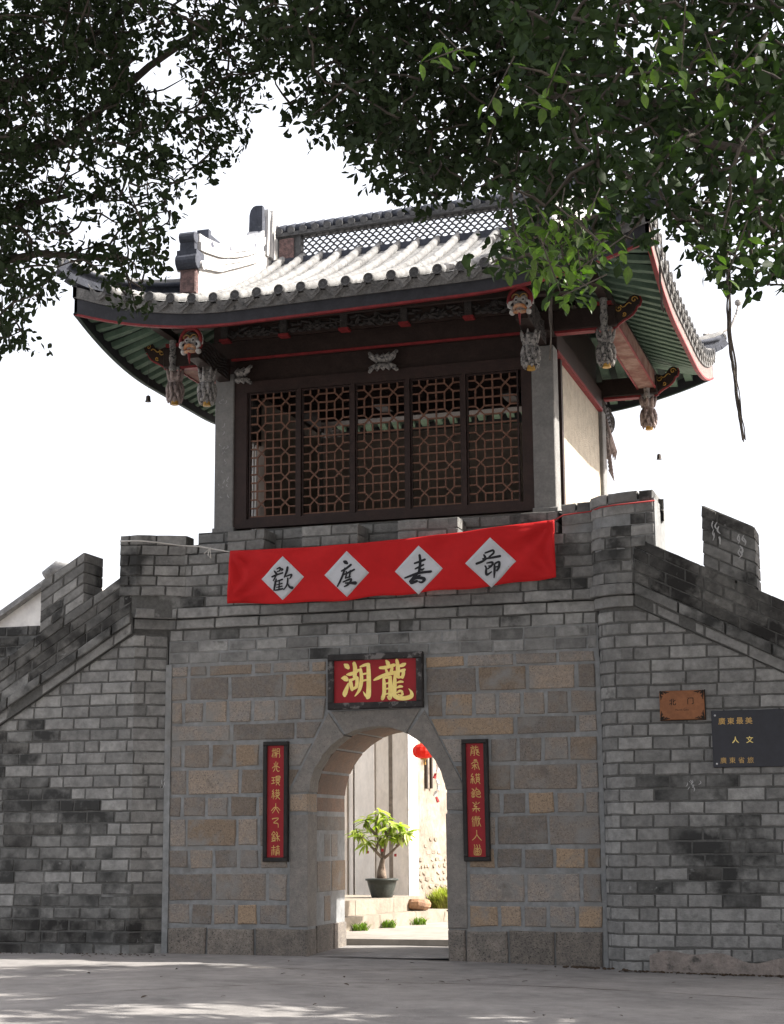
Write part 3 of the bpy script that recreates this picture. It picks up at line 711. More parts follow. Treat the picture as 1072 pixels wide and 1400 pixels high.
def forward_bracket(cx, y0, sy, zb, mask):
    """cantilever carved as a scaly body running out from a column"""
    br = MB(); L = 1.13
    br.bar((cx, y0, zb + .15), (cx, y0 + sy * L, zb + .20), .17, .30)
    o = br.build('cantilever', darkwood_m, TW)
    sc = MB()
    for s in (-1, 1):
        for k in range(6):
            zz = zb + .02 + k * .052
            sc.tube([(cx + s * (.088 + .012 * sin(q * 2.2 + k)), y0 + sy * (.12 + q * .1), zz + .035 * sin(q * .9 + k * .5) + .02 * q * .3) for q in range(10)], [.010 + .007 * (q % 2) for q in range(10)], 5)
    sc.build('scale_carving', darkcarve_m, o)
    if mask: beast_head(cx, y0 + sy * (L + .06), zb - .10, zb + .46, TW)
    else: MB().ell((cx, y0 + sy * (L + .02), zb + .2), (.12, .1, .2), 10, 8).build('beast_head', darkcarve_m, TW, True)
    pendant(cx, y0 + sy * .64, zb + .02, TW, carve_m)
ZF = 7.99
forward_bracket(-2.385, .434, -1, ZF - .04, True)
forward_bracket(2.235, .434, -1, ZF + .07, True)
forward_bracket(-2.385, 4.535, 1, ZF, False)
forward_bracket(2.25, 4.535, 1, ZF, False)
tl = MB()
for k in range(9):  # ragged carving at the far right corner
    tl.tube([(2.40, 4.6 + .05 * k, 8.0 - .02 * k), (2.44, 4.72 + .06 * k, 7.75 - .02 * k), (2.42, 4.74 + .06 * k, 7.55 - .05 * (k % 3))], [.02, .03, .008], 6)
    tl.tube([(2.40, 4.56 + .03 * k, 7.7 - .06 * k), (2.45, 4.64 + .035 * k, 7.45 - .05 * k)], [.028, .008], 6)
tl.build('wing_bracket', carvepink_m, TW, True)
for sx, colx in ((1, 2.405), (-1, -2.53)):
    for yy in (.585, 4.38):
        x0 = colx; x1 = colx + sx * .86
        MB().bev(min(x0, x1), max(x0, x1), yy - .09, yy + .09, 8.27, 8.56, .015).build('side_arm', darkwood_m, TW)
        MB().box(min(x0, colx + sx * .6), max(x0, colx + sx * .6), yy - .07, yy + .07, 8.235, 8.268).build('red_edge', red_m, TW)
        px = colx + sx * .70
        ps = MB(); ps.lathe([(.05, 8.20), (.06, 8.24), (.045, 8.30), (.058, 8.40), (.045, 8.5), (.058, 8.6), (.045, 8.72), (.05, 8.86)], (px, yy - .09, 0), 10)
        ps.build('carved_post', carve_m, TW, True)
        pendant(px, yy, 8.245, TW, carvepink_m if (sx < 0 and yy < 1) or yy > 1 else carve_m)
        scroll_board(lambda a, b, d, s=sx, q=colx + sx * .80, y=yy: (q + s * a, y + d, 8.26 + b), TW)
        MB().box(px - .11, px + .11, yy - .11, yy + .11, 8.565, 8.615).build('red_block', red_m, TW)
    xl = colx + sx * .70
    MB().bev(xl - .13, xl + .13, .70, 4.27, 8.36, 8.62, .02).build('link_beam', carvepink_m if False else mat('faded_red_beam', (.17, .075, .06), (.25, .16, .13), var=.3, scale=4, bump=.3), TW)
    for s in (-1, 1): MB().box(xl + s * .135 - .012, xl + s * .135 + .012, .70, 4.27, 8.345, 8.375).build('red_edge', red_m, TW)
    MB().box(xl - .06, xl + .06, -.2, 5.2, 8.66, 8.80).build('eave_purlin', darkwood_m, TW)
# front eave frieze: carved panels between struts with red feet
MB().bev(-2.9, 2.8, -.27, -.13, 8.56, 8.72, .012).build('eave_purlin', darkwood_m, TW)
MB().box(-2.3, 2.15, -.18, -.14, 8.36, 8.56).build('frieze_board', darkwood_m, TW)
MB().box(-2.9, 2.8, 5.1, 5.24, 8.56, 8.72).build('eave_purlin', darkwood_m, TW)
fx = [-2.12, -1.24, -.36, .50, 1.40, 2.1]
for a in fx[:-1]:
    MB().box(a - .07, a + .07, -.26, -.12, 8.335, 8.37).build('red_block', red_m, TW)
    MB().box(a - .05, a + .05, -.25, -.12, 8.37, 8.56).build('strut', darkcarve_m, TW)
for a, b in zip(fx, fx[1:]):
    mb = MB(); rr = random.Random(int(a * 50))
    for k in range(11):
        cx = a + .12 + (b - a - .24) * k / 10; cz = 8.47 + .05 * sin(k * 1.7 + a)
        mb.tube([(cx + rr.uniform(-.05, .05) + .035 * q * cos(k + q), -.20 - .01 * (q % 2), cz + rr.uniform(-.04, .04) + .03 * sin(q * 1.9 + k)) for q in range(5)], [.012, .024, .02, .022, .008], 6)
        mb.ell((cx, -.19, 8.41 + .03 * (k % 2)), (.05, .03, .022), 7, 5)
    mb.build('frieze_carving', darkcarve_m, TW, True)
    MB().xz([(a + .07, 8.56), (a + .07, 8.36), (a + .18, 8.375), (a + .3, 8.40), ((a + b) / 2, 8.41), (b - .3, 8.40), (b - .18, 8.375), (b - .07, 8.36), (b - .07, 8.56)][::-1], -.165, -.15).build('frieze_panel', darkwood_m, TW)
# ---------------------------------------------------------------- roof
ROOF = MB().box(XC - GX + .1, XC + GX - .1, YC - .12, YC + .12, 9.2, 10.3).build('roof', darkwood_m, TW)  # ridge purlin; the rest hangs on it
def side(k):
    """eave-side frames: t along the eave, d inward -> world x, y"""
    return {'front': (lambda t, d: (XC + t, YC - HY + d), HX), 'back': (lambda t, d: (XC - t, YC + HY - d), HX),
            'right': (lambda t, d: (XC + HX - d, YC + t), HY), 'left': (lambda t, d: (XC - HX + d, YC - t), HY)}[k]
def dmax(k, t):
    if k in ('front', 'back'): return HY if abs(t) <= GX else max(.02, HX - abs(t))
    return max(.02, min(HX - GX, HY - abs(t)))
UND = .20
driptile_m = mat('drip_tile_grey', (.20, .195, .19), (.13, .128, .125), var=.35, scale=14, bump=.6, bscale=55, rnd=.25, stain=((.05, .05, .05), 9, .6, .1))
for k in ('front', 'back', 'right', 'left'):
    F, H = side(k)
    surf = MB(); und = MB(); ns = 64
    def sp(s, q, off, lim=99, kk=k, FF=F, HH=H):
        # columns follow hip lines: t shrinks with d outside the gable
        d = q * (HY if kk in ('front', 'back') else HX - GX); d = min(d, lim)
        t = (-1 + 2 * s) * HH
        tl_ = HH - min(d, HX - GX) if kk in ('front', 'back') else HH - d
        t = t * tl_ / HH
        x, y = FF(t, d); return (x, y, Z0 + gcur(d) + lift(x, y, 1.22 if off == 0 else 1.12) - off)
    surf.grid(lambda s, q: sp(s, q, 0), ns, 14)
    surf.build('pan_tiles', tile_m, ROOF, True)
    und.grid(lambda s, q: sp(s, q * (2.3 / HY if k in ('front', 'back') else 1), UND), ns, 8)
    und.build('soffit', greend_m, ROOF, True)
    # tile rows with end tiles and drip tiles
    n = int(H / .315); joined = MB(); jc = MB()
    for i in range(-n, n + 1):
        t = i * .315
        dm = dmax(k, t)
        if dm < .25: continue
        m_ = max(3, int(dm / .12)); pts = []
        for j in range(m_ + 1):
            d = -.05 + (dm + .05) * j / m_; x, y = F(t, d); pts.append((x, y, zt(*F(t, max(d, 0))) + .045 - (.018 if d < 0 else 0)))
        if k == 'back': joined.tube(pts, .062, 8); continue
        tr = MB(); tr.tube(pts, [.058 + .010 * ((q + i) % 2) + random.uniform(-.002, .002) for q in range(len(pts))], 10); row_ = tr.build('tile_row', tile_m, ROOF, True)
        x, y = F(t, -.06); zz = pts[0][2] + .0
        dxy = (F(t, -1)[0] - F(t, 0)[0], F(t, -1)[1] - F(t, 0)[1]); tx, ty = -dxy[1], dxy[0]
        ec = MB(); ec.lathe([(.02, .0), (.067, .0), (.072, .012), (.066, .024), (.05, .020), (.046, .014), (.02, .018), (.004, .02)], (x, y, zz), 14,
                 lambda a, b, c: (tx * a + dxy[0] * c, ty * a + dxy[1] * c, b))
        ec.build('end_tile', endtile_m, ROOF)
    for i in range(-n, n):
        t = (i + .5) * .315
        if k == 'back': continue
        pr = [(-.158, .045), (-.12, .0), (-.06, -.035), (0, -.05), (.06, -.035), (.12, .0), (.158, .045)]
        dr = [(.13, -.01), (.105, -.08), (.06, -.11), (.025, -.15), (0, -.165), (-.025, -.15), (-.06, -.11), (-.105, -.08), (-.13, -.01)]
        poly = pr + dr
        def P(a, b, off):
            x, y = F(t + a, -.055 - off); return (x, y, zt(*F(t + a, 0)) + b)
        mb = MB(); mb.extr(poly, lambda a, b: P(a, b, 0), lambda a, b: P(a, b, .016)); mb.extr([(a * .62, b * .55 - .02) for a, b in poly], lambda a, b: P(a, b, .016), lambda a, b: P(a, b, .024)); mb.build('drip_tile', driptile_m, ROOF)
    if k == 'back': joined.build('tile_row', tile_m, ROOF, True, 'stuff')
    # edge board, fascia and its red strip
    def strip(z0, z1, d0, d1, kz0=1.0, kz1=1.22, kk=k, FF=F, HH=H):
        mb = MB(); N = 60; T = HH + max(0, -d1)
        for i in range(N + 1):
            t = -T + 2 * T * i / N
            x0_, y0_ = FF(t, d0); x1_, y1_ = FF(t, d1); xx, yy = FF(max(-HH, min(HH, t)), 0)
            a, b = Z0 + z0 + lift(xx, yy, kz0), Z0 + z1 + lift(xx, yy, kz1)
            mb.v += [(x0_, y0_, a), (x0_, y0_, b), (x1_, y1_, b), (x1_, y1_, a)]
        for i in range(N):
            for j in range(4): mb.f.append((i * 4 + j, i * 4 + 4 + j, i * 4 + 4 + (j + 1) % 4, i * 4 + (j + 1) % 4))
        mb.f += [(0, 1, 2, 3), (N * 4 + 3, N * 4 + 2, N * 4 + 1, N * 4)]
        return mb
    strip(-.175, -.045, .03, -.030, 1.15, 1.22).build('tile_batten', driptile_m, ROOF)
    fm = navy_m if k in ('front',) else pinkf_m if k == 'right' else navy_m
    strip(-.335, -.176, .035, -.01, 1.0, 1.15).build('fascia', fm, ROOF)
    strip(-.365, -.336, .04, -.018, 1.0, 1.0).build('fascia_foot', red_m if k in ('front', 'right') else greend_m, ROOF)
    # rafters
    m2 = int(H / .25)
    for i in range(-m2, m2 + 1):
        t = (i + .5) * .25
        if abs(t) > H - .15: continue
        dm = min(1.72, dmax(k, t) - .02, H - abs(t) if k in ('left', 'right') else 9)
        if dm < .2: continue
        if k == 'back' and i % 1: continue
        pts = []
        for d in (.05, dm * .5, dm):
            x, y = F(t, d); pts.append(Vector((x, y, Z0 + gcur(d) + lift(x, y, 1.10) - UND - .045)))
        mb = MB(); mb.bar(pts[0], pts[1], .125, .08); mb.bar(pts[1], pts[2], .124, .079)
        mb.build('rafter', green_m, ROOF)
# gable walls
for s in (-1, 1):
    gp = [(YC - HY + 1.45, Z0 + gcur(1.45) - .1)] + [(YC - HY + d, Z0 + gcur(d) - .02) for d in (1.6, 2.2, 2.8, HY)] + [(YC + HY - d, Z0 + gcur(d) - .02) for d in (2.8, 2.2, 1.6)] + [(YC + HY - 1.45, Z0 + gcur(1.45) - .1)]
    MB().yz(gp, XC + s * GX - .05, XC + s * GX + .05).build('gable_wall', white_m, ROOF)
# hip ridges sweeping up to the corners
for sx in (-1, 1):
    for sy in (-1, 1):
        pts = []; tops = []
        for j in range(11):
            d = (HX - GX) * (1 - j / 10) ; x = XC + sx * (HX - d); y = YC + sy * (HY - d)
            z = zt(XC + sx * (HX - d - .001), YC + sy * (HY - d)); pts.append((x, y, z))
        e = pts[-1]; pts += [(e[0] + sx * .07, e[1] + sy * .07, e[2] + .05), (e[0] + sx * .16, e[1] + sy * .16, e[2] + .15)]
        hb = MB()
        for a, b in zip(pts, pts[1:]): hb.bar((a[0], a[1], a[2] + .08), (b[0], b[1], b[2] + .08), .20, .20)
        o = hb.build('hip_ridge', slate_m, ROOF)
        tb = MB(); tb.tube([(p[0], p[1], p[2] + .22) for p in pts], [.085] * (len(pts) - 2) + [.075, .04], 10); tb.build('ridge_tile', tile_m, o, True)
        tb = MB()
        for q in (-1, 1): tb.tube([(p[0] + q * sx * .08, p[1] - q * sy * .08, p[2] + .19) for p in pts[:-1]], .035, 8)
        tb.build('ridge_roll', slate_m, o, True)
        MB().lathe([(.02, -.02), (.10, -.015), (.11, .02), (.05, .05)], (pts[-1][0], pts[-1][1], pts[-1][2] + .1), 12, lambda a, b, c: (c * sx * .7 + a * .7, c * sy * .7 - a * .7 * sx * sy, b)).build('ridge_cap', endtile_m, o)
        if sx > 0 and sy > 0:
            w_ = MB(); b0 = (e[0] - .1, e[1] - .1, e[2] + .28)
            w_.tube([b0, (b0[0] + .22, b0[1] + .22, b0[2] + .05), (b0[0] + .40, b0[1] + .40, b0[2] + .2), (b0[0] + .5, b0[1] + .5, b0[2] + .48), (b0[0] + .53, b0[1] + .53, b0[2] + .62)], [.028, .024, .02, .017, .014], 6)
            w_.ell((b0[0] + .53, b0[1] + .53, b0[2] + .66), (.06, .06, .06), 8, 6); w_.build('ridge_finial', carve_m, o)
# verge ridges: white plastered wall under stepped mouldings, horn at the ridge, scrolled front end
def prof(y, tab):
    for (a, za), (b, zb) in zip(tab, tab[1:]):
        if y <= b:
            t = (y - a) / (b - a); t = max(0, t); return za + (zb - za) * t
    return tab[-1][1]
WALL = [(-.45, 9.38), (.3, 9.56), (1.1, 9.90), (1.7, 10.16), (2.05, 10.36), (2.48, 10.68)]
MTOP = [(-.45, 9.90), (-.2, 9.92), (.26, 9.99), (.9, 10.14), (1.4, 10.33), (1.75, 10.50), (2.0, 10.72), (2.12, 10.95), (2.2, 11.20)]
def verge(xc_, sx, tilt):
    w2 = .105
    ys = [-.45 + i * .1 for i in range(26)]
    ys = sorted(set(round(y, 3) for y in ys if y <= 2.06))
    up_ = [(y, prof(y, WALL) + tilt) for y in ys] + [(2.48, 10.68 + tilt)]
    mir = [(2 * YC - y, z) for y, z in reversed(up_[:-1])]
    bot = [(y, Z0 + gcur(max(0, min(y - (YC - HY), HY))) - .06) for y in ys] + [(2.48, 10.3)]
    bm = [(2 * YC - y, z) for y, z in reversed(bot[:-1])]
    # wall as a strip of quads
    def stripwall(lo, hi, wa):
        mb = MB(); n = len(lo)
        for (y, z0), (_, z1) in zip(lo, hi):
            mb.v += [(xc_ - wa, y, z0), (xc_ + wa, y, z0), (xc_ + wa, y, z1), (xc_ - wa, y, z1)]
        for i in range(n - 1):
            for j in range(4): mb.f.append((i * 4 + j, i * 4 + 4 + j, i * 4 + 4 + (j + 1) % 4, i * 4 + (j + 1) % 4))
        mb.f += [(0, 1, 2, 3), (n * 4 - 1, n * 4 - 2, n * 4 - 3, n * 4 - 4)]
        return mb
    o = stripwall(bot + bm, up_ + mir, w2).build('verge_ridge', white_m, ROOF)
    K = 4
    for q in range(K):
        lo = []; hi = []
        for y in ys:
            a, b = prof(y, WALL) + tilt, prof(y, MTOP) + tilt
            # horn: mouldings turn up as nested curves
            f0, f1 = q / K, (q + 1) / K
            lo.append((y, a + (b - a) * f0 + .002)); hi.append((y, a + (b - a) * f1 - .012))
        wa = (w2 + .05, w2 + .025, w2 + .06, w2 + .035)[q]
        stripwall(lo, hi, wa).build('moulding', white_m if q != 3 else mat('stained_plaster', (.55, .55, .55), (.36, .37, .40), var=.2, scale=5, stain=((.07, .075, .10), 6, .56, .08)), o)
    # horn: upright curved blades, white sides, slate front face
    for q, (ya, yb, ztop) in enumerate(((2.19, 2.28, 11.22), (2.335, 2.42, 11.25), (2.475, 2.56, 11.21), (2.615, 2.70, 11.10))):
        za = 10.45 + tilt
        pl = [(ya - .02, za)] + [(ya + .05 * sin(k / 5 * 1.5), za + (ztop + tilt - za) * k / 5) for k in range(6)] + [(yb + .06, ztop + tilt - .04), (yb + .02, ztop + tilt - .2), (yb, za + .2), (yb, za)]
        wa = w2 + (.03, .05, .02, .04)[q]
        MB().yz(pl, xc_ - wa, xc_ + wa).build('horn_blade', white_m, o)
    fp = MB(); hz = [(-.125, 10.5), (-.125, 10.98), (-.12, 11.08), (-.095, 11.16), (-.05, 11.21), (0, 11.225), (.105, 11.215), (.105, 10.5)]
    fp.extr(hz, lambda a, b: (xc_ + a, 2.04 + .04 * sin((b - 10.5) * 4), b + tilt), lambda a, b: (xc_ + a, 2.13 + .04 * sin((b - 10.5) * 4), b + tilt))
    fp.box(xc_ - .10, xc_ + .085, 2.15, 2.70, 10.5 + tilt, 11.10 + tilt); fp.build('horn_face', slate_m, o)
    # scrolled end
    e0 = -.5
    MB().bev(xc_ - .125, xc_ + .125, e0 - .03, e0 + .06, 9.0 + tilt, 9.36 + tilt, .02).build('terracotta_end', terra_m, o)
    sl_ = MB()
    sl_.lathe([(.09, -.16), (.11, -.155), (.11, .155), (.09, .16)], (xc_, e0 - .02, 9.46 + tilt), 14, lambda a, b, c: (c, a, b))
    sl_.box(xc_ - .15, xc_ + .15, e0 - .08, e0 + .2, 9.52 + tilt, 9.62 + tilt); sl_.box(xc_ - .11, xc_ + .11, e0 - .06, e0 + .2, 9.62 + tilt, 9.74 + tilt)
    sl_.lathe([(.07, -.12), (.085, -.115), (.085, .115), (.07, .12)], (xc_, e0 - .02, 9.81 + tilt), 14, lambda a, b, c: (c, a, b))
    sl_.build('scroll_end', slate_m, o)
    s2 = MB(); s2.box(xc_ - .09, xc_ + .09, -.02, .07, 9.90 + tilt, 10.11 + tilt); s2.box(xc_ - .05, xc_ + .05, .065, .5, 10.02 + tilt, 10.09 + tilt); s2.build('scroll_block', slate_m, o)
    MB().lathe([(.02, -.2), (.06, -.2), (.07, 0), (.06, .2), (.02, .2)], (xc_, e0 + .08, 9.42 + tilt), 12, lambda a, b, c: (c, a, b)).build('volute', white_m, o)
verge(-2.56, -1, -.0); verge(2.46, 1, .08)
# openwork main ridge
T = lambda x: .030 * (x + 2)
rid = MB()
def rbar(x0, x1, z0, z1, y0, y1, name, m_, par):
    mb = MB(); mb.xz([(x0, z0 + T(x0)), (x1, z0 + T(x1)), (x1, z1 + T(x1)), (x0, z1 + T(x0))], y0, y1); return mb.build(name, m_, par)
MR = rbar(-2.42, 2.32, 10.22, 10.38, 2.34, 2.62, 'main_ridge', slate_m, ROOF)
rbar(-2.42, 2.32, 10.385, 10.425, 2.36, 2.60, 'ridge_moulding', slate_m, MR)
for (xa, xb) in ((-2.34, -2.02), (1.92, 2.24)):
    rbar(xa, xb, 10.425, 10.80, 2.42, 2.55, 'end_panel', endtile_m, MR)
    rbar(xa + .04, xb - .04, 10.44, 10.765, 2.395, 2.43, 'terracotta_panel', terra_m, MR)
    rbar(xb + .0 if xa < 0 else xa - .07, xb + .07 if xa < 0 else xa, 10.425, 10.80, 2.41, 2.56, 'ridge_post', endtile_m, MR)
rbar(-2.36, 2.26, 10.80, 10.86, 2.37, 2.59, 'ridge_moulding', endtile_m, MR)
ca = MB(); x = -2.36
while x < 2.2:
    ca.tube([(x, 2.48, 10.93 + T(x)), (x + .16, 2.48, 10.935 + T(x))], [.075, .095], 10); x += .158
ca.build('ridge_cap', slate_m, MR, True)
x = -2.3
while x < 2.2:
    for yy in (2.375, 2.585): MB().lathe([(.02, 0), (.06, 0), (.06, .03), (.02, .03)], (x, yy - .015, 10.885 + T(x)), 10, lambda a, b, c: (a, c, b)).build('cap_tile', endtile_m, MR)
    x += .2
# fish-scale openwork
lat = MB(); xa, xb, za, zb = -1.94, 1.84, 10.425, 10.80; r = .058
row = 0; z = za - .02
while z < zb:
    x = xa - r + (r if row % 2 else 0)
    while x < xb + r:
        pts = []
        for k in range(7):
            a = pi * k / 6; px, pz = x + r * cos(a), z + r * sin(a)
            if xa <= px <= xb and za - .03 <= pz <= zb + .01: pts.append((px, 2.46, pz + T(px)))
        if len(pts) > 1: lat.tube(pts, .0082, 4, False, flat=1.8)
        x += 2 * r
    z += r; row += 1
lat.build('scale_lattice', endtile_m, MR)
# ---------------------------------------------------------------- brush strokes and lettering
def smooth(pts, n=5):
    if len(pts) < 3: 
        a, b = pts; return [tuple(a[i] + (b[i] - a[i]) * k / n for i in range(3)) for k in range(n + 1)]
    P = [pts[0]] + list(pts) + [pts[-1]]; out = []
    for i in range(1, len(P) - 2):
        for k in range(n):
            t = k / n; o = []
            for c in range(3):
                p0, p1, p2, p3 = P[i - 1][c], P[i][c], P[i + 1][c], P[i + 2][c]
                o.append(.5 * (2 * p1 + (p2 - p0) * t + (2 * p0 - 5 * p1 + 4 * p2 - p3) * t * t + (3 * p1 - p0 - 3 * p2 + p3) * t ** 3))
            out.append(tuple(o))
    return out + [tuple(pts[-1])]
def ribbon(mb, pts, fn, lvl=0.0, n=5):
    """brush stroke with changing width: pts (x, y, width); fn(x, y, lift) -> world"""
    q = smooth(pts, n); L = []; R = []
    for i, (x, y, w_) in enumerate(q):
        a, b = q[max(0, i - 1)], q[min(len(q) - 1, i + 1)]; dx, dy = b[0] - a[0], b[1] - a[1]; l = hypot(dx, dy) or 1
        nx_, ny_ = -dy / l * w_ / 2, dx / l * w_ / 2; L.append((x + nx_, y + ny_)); R.append((x - nx_, y - ny_))
    def capp(i, s):
        x, y, w_ = q[i]; a = q[1] if i == 0 else q[-2]; ang = atan2(y - a[1], x - a[0]); return [(x + w_ / 2 * cos(ang + c) * .9, y + w_ / 2 * sin(ang + c) * .9) for c in (-.9, -.3, .3, .9)]
    poly = L + capp(-1, 1)[::-1] + R[::-1] + capp(0, 1)[::-1]
    o = len(mb.v); m_ = len(q)
    for (a, b) in zip(L, R): mb.v += [fn(*a, lvl), fn(*b, lvl)]
    for i in range(m_ - 1): mb.f.append((o + 2 * i, o + 2 * i + 1, o + 2 * i + 3, o + 2 * i + 2))
    for i, s in ((0, 0), (-1, 1)):
        c = capp(i, s); k = len(mb.v); mb.v += [fn(*p, lvl) for p in c]; e = o if i == 0 else o + 2 * (m_ - 1)
        mb.f.append((e, k, k + 1, k + 2, k + 3, e + 1) if i == 0 else (e + 1, k, k + 1, k + 2, k + 3, e))
def glyph(strokes, fn, name, m_, parent, step=.0004, n=5):
    mb = MB()
    for i, s in enumerate(strokes): ribbon(mb, s, fn, i * step, n)
    return mb.build(name, m_, parent)
def text(body, m_, name, parent, x, z, size, y, center=True, bold=0.0, sx=1.0):
    cu = bpy.data.curves.new('lettering', 'FONT'); cu.body = body; cu.offset = bold; cu.resolution_u = 2
    ob = bpy.data.objects.new('lettering', cu); COL.objects.link(ob)
    me = bpy.data.meshes.new_from_object(ob.evaluated_get(bpy.context.evaluated_depsgraph_get()))
    bpy.data.objects.remove(ob)
    vx = [v.co.x for v in me.vertices]; vy = [v.co.y for v in me.vertices]
    if not vx: return
    cx, cy = (min(vx) + max(vx)) / 2, (min(vy) + max(vy)) / 2
    for v in me.vertices: v.co = ((v.co.x - (cx if center else min(vx))) * size * sx + x, y, (v.co.y - cy) * size + z)
    me.materials.clear(); me.materials.append(m_)
    o = bpy.data.objects.new(name, me); COL.objects.link(o); attach(o, parent); return o

# red banner ---------------------------------------------------------
BN = thing('spring_festival_banner', 'long red cloth banner with four white paper diamonds, slung across the battlement', 'banner', (.24, -.25, 5.0))
BC = [(-2.01, 5.37), (2.49, 5.53), (2.50, 4.77), (-2.03, 4.63)]
def ban(u, v, off=0.0):
    (ax, az), (bx, bz), (cx, cz), (dx, dz) = BC
    tx, tz = ax + (bx - ax) * u, az + (bz - az) * u; lx, lz = dx + (cx - dx) * u, dz + (cz - dz) * u
    tz -= .075 * sin(pi * u) ** 1 * (1 - .35 * u); lz -= .075 * sin(pi * u) * (1 - .35 * u)
    lz += .012 * sin(u * 31) + .01 * sin(u * 13 + 1)
    y = -.20 - .012 * sin(u * 17 + v * 3) - .012 * sin(u * 41 - v * 5) * v - .008 * sin(v * 9 + u * 23)
    # puckers fanning out of the tied corners, drag folds along the top, soft vertical buckles below
    for cu_, cv_, sg_ in ((0, 0, 1), (1, 0, -1), (1, 1, -1), (0, 1, 1)):
        du, dv = (u - cu_) * sg_ * 5.9, (v - cv_) * (1 if cv_ == 0 else -1); rr_ = hypot(du, dv) + 1e-6; an = atan2(dv, du)
        y += .036 * math.exp(-rr_ * 1.3) * sin(an * 11 + 1) * min(1, rr_ * 3)
    y -= .016 * sin(u * 9 + v * 2.2) ** 3 + .011 * sin((u * 5.9 + v) * 7) * math.exp(-v * 2.2) + .015 * sin(u * 27 + 2 * v + 3 * sin(u * 5)) * v * v
    return (tx + (lx - tx) * v, y - off, tz + (lz - tz) * v)
mb = MB(); NU, NV = 140, 18
mb.grid(lambda s, t: ban(s, t), NU, NV); o = mb.build('banner_cloth', cloth_m, BN, True)
sm = o.modifiers.new('thickness', 'SOLIDIFY'); sm.thickness = .004
DIA = [(-1.245, 4.955, .305), (-.335, 4.965, .315), (.665, 4.965, .335), (1.645, 5.012, .335)]
def inv(x, z):
    u = (x + 2.02) / 4.515
    for _ in range(3):
        a = ban(u, 0); b = ban(u, 1); v = (a[2] - z) / (a[2] - b[2]); c = ban(u, v); u += (x - c[0]) / 4.5
    return u, v
# strokes in pixels of the diamonds, relative to the diamond's own centre and half width
CHARS = [
 (238, 232, 198, [[(160,165,10),(172,180,22),(182,192,20)], [(186,150,12),(215,140,18),(212,165,16),(190,172,12)], [(222,150,16),(240,156,18),(228,168,10)], [(137,216,16),(175,203,18),(240,186,16)], [(178,192,14),(166,226,16),(150,250,12)],
   [(178,238,14),(168,285,20),(160,337,16)], [(165,262,12),(205,252,14),(236,243,16)], [(182,290,10),(232,279,14)], [(182,312,10),(232,303,14)], [(172,337,14),(205,332,16),(238,326,16)], [(207,250,12),(206,295,14),(204,330,12)],
   [(286,140,22),(278,175,24),(254,226,14)], [(268,220,12),(322,206,18),(312,232,14),(302,240,8)], [(286,236,16),(278,290,18),(246,335,10)], [(284,282,10),(300,312,20),(326,322,28)]]),
 (815, 205, 205, [[(792,95,24),(806,102,36),(822,114,22)], [(770,178,18),(810,160,22),(856,128,24)], [(802,156,20),(778,225,22),(732,312,14)], [(790,212,12),(840,194,20),(890,172,18)], [(815,186,14),(816,212,16),(806,244,14)], [(852,178,14),(850,205,16),(842,240,14)], [(806,244,12),(852,232,14)],
   [(786,276,14),(846,256,20),(862,262,18),(830,300,20),(796,316,12)], [(806,286,14),(850,288,22),(898,290,34)], [(772,232,14),(760,268,16),(748,290,12)]]),
 (233, 303, 200, [[(198,247,16),(236,236,20),(282,220,20)], [(204,292,14),(236,278,18),(272,262,16)], [(240,184,22),(244,240,24),(236,320,22)], [(118,360,14),(180,342,22),(240,326,22),(336,321,22)], [(240,316,20),(205,348,24),(160,392,18)], [(236,296,18),(262,302,20),(278,292,10)],
   [(166,392,16),(176,402,28),(222,392,22)], [(170,390,14),(220,366,24),(270,372,28),(284,384,26),(262,404,20),(236,398,12)], [(208,360,12),(232,352,16),(250,346,10)]]),
 (838, 222, 204, [[(786,160,14),(794,176,22),(796,186,14)], [(796,146,14),(840,132,18),(862,128,18),(862,150,18),(826,178,14)], [(776,192,16),(840,186,18),(914,175,22)], [(724,228,20),(770,212,20),(806,192,12)],
   [(806,226,12),(850,222,20),(846,246,18),(812,272,12)], [(792,248,14),(800,264,16),(798,300,22),(806,318,20),(842,296,12)], [(818,250,10),(838,248,12)], [(872,232,16),(906,222,20),(902,262,22),(884,290,16)], [(868,240,16),(866,290,22),(860,344,10)], [(868,262,10),(896,256,12)]])]
for (cx, cz, h), (px, pz, hw, st) in zip(DIA, CHARS):
    mb = MB()
    def dp(s, t, off=.006, cx=cx, cz=cz, h=h):
        a, b = s - .5, t - .5; X, Z = cx + (a - b) * h, cz + (a + b) * h * .98; return ban(*inv(X, Z), off)
    mb.grid(lambda s, t: dp(s, t), 10, 10); pd = mb.build('paper_diamond', paper_m, BN, True)
    sm = pd.modifiers.new('thickness', 'SOLIDIFY'); sm.thickness = .002
    fnc = lambda x, y, l, cx=cx, cz=cz, h=h, px=px, pz=pz, hw=hw: ban(*inv(cx + (x - px) / hw * h, cz - (y - pz) / hw * h), .0105 + l)
    glyph([[(x, y, w_ * .95) for x, y, w_ in s] for s in st], fnc, 'ink_character', ink_m, pd, n=6)
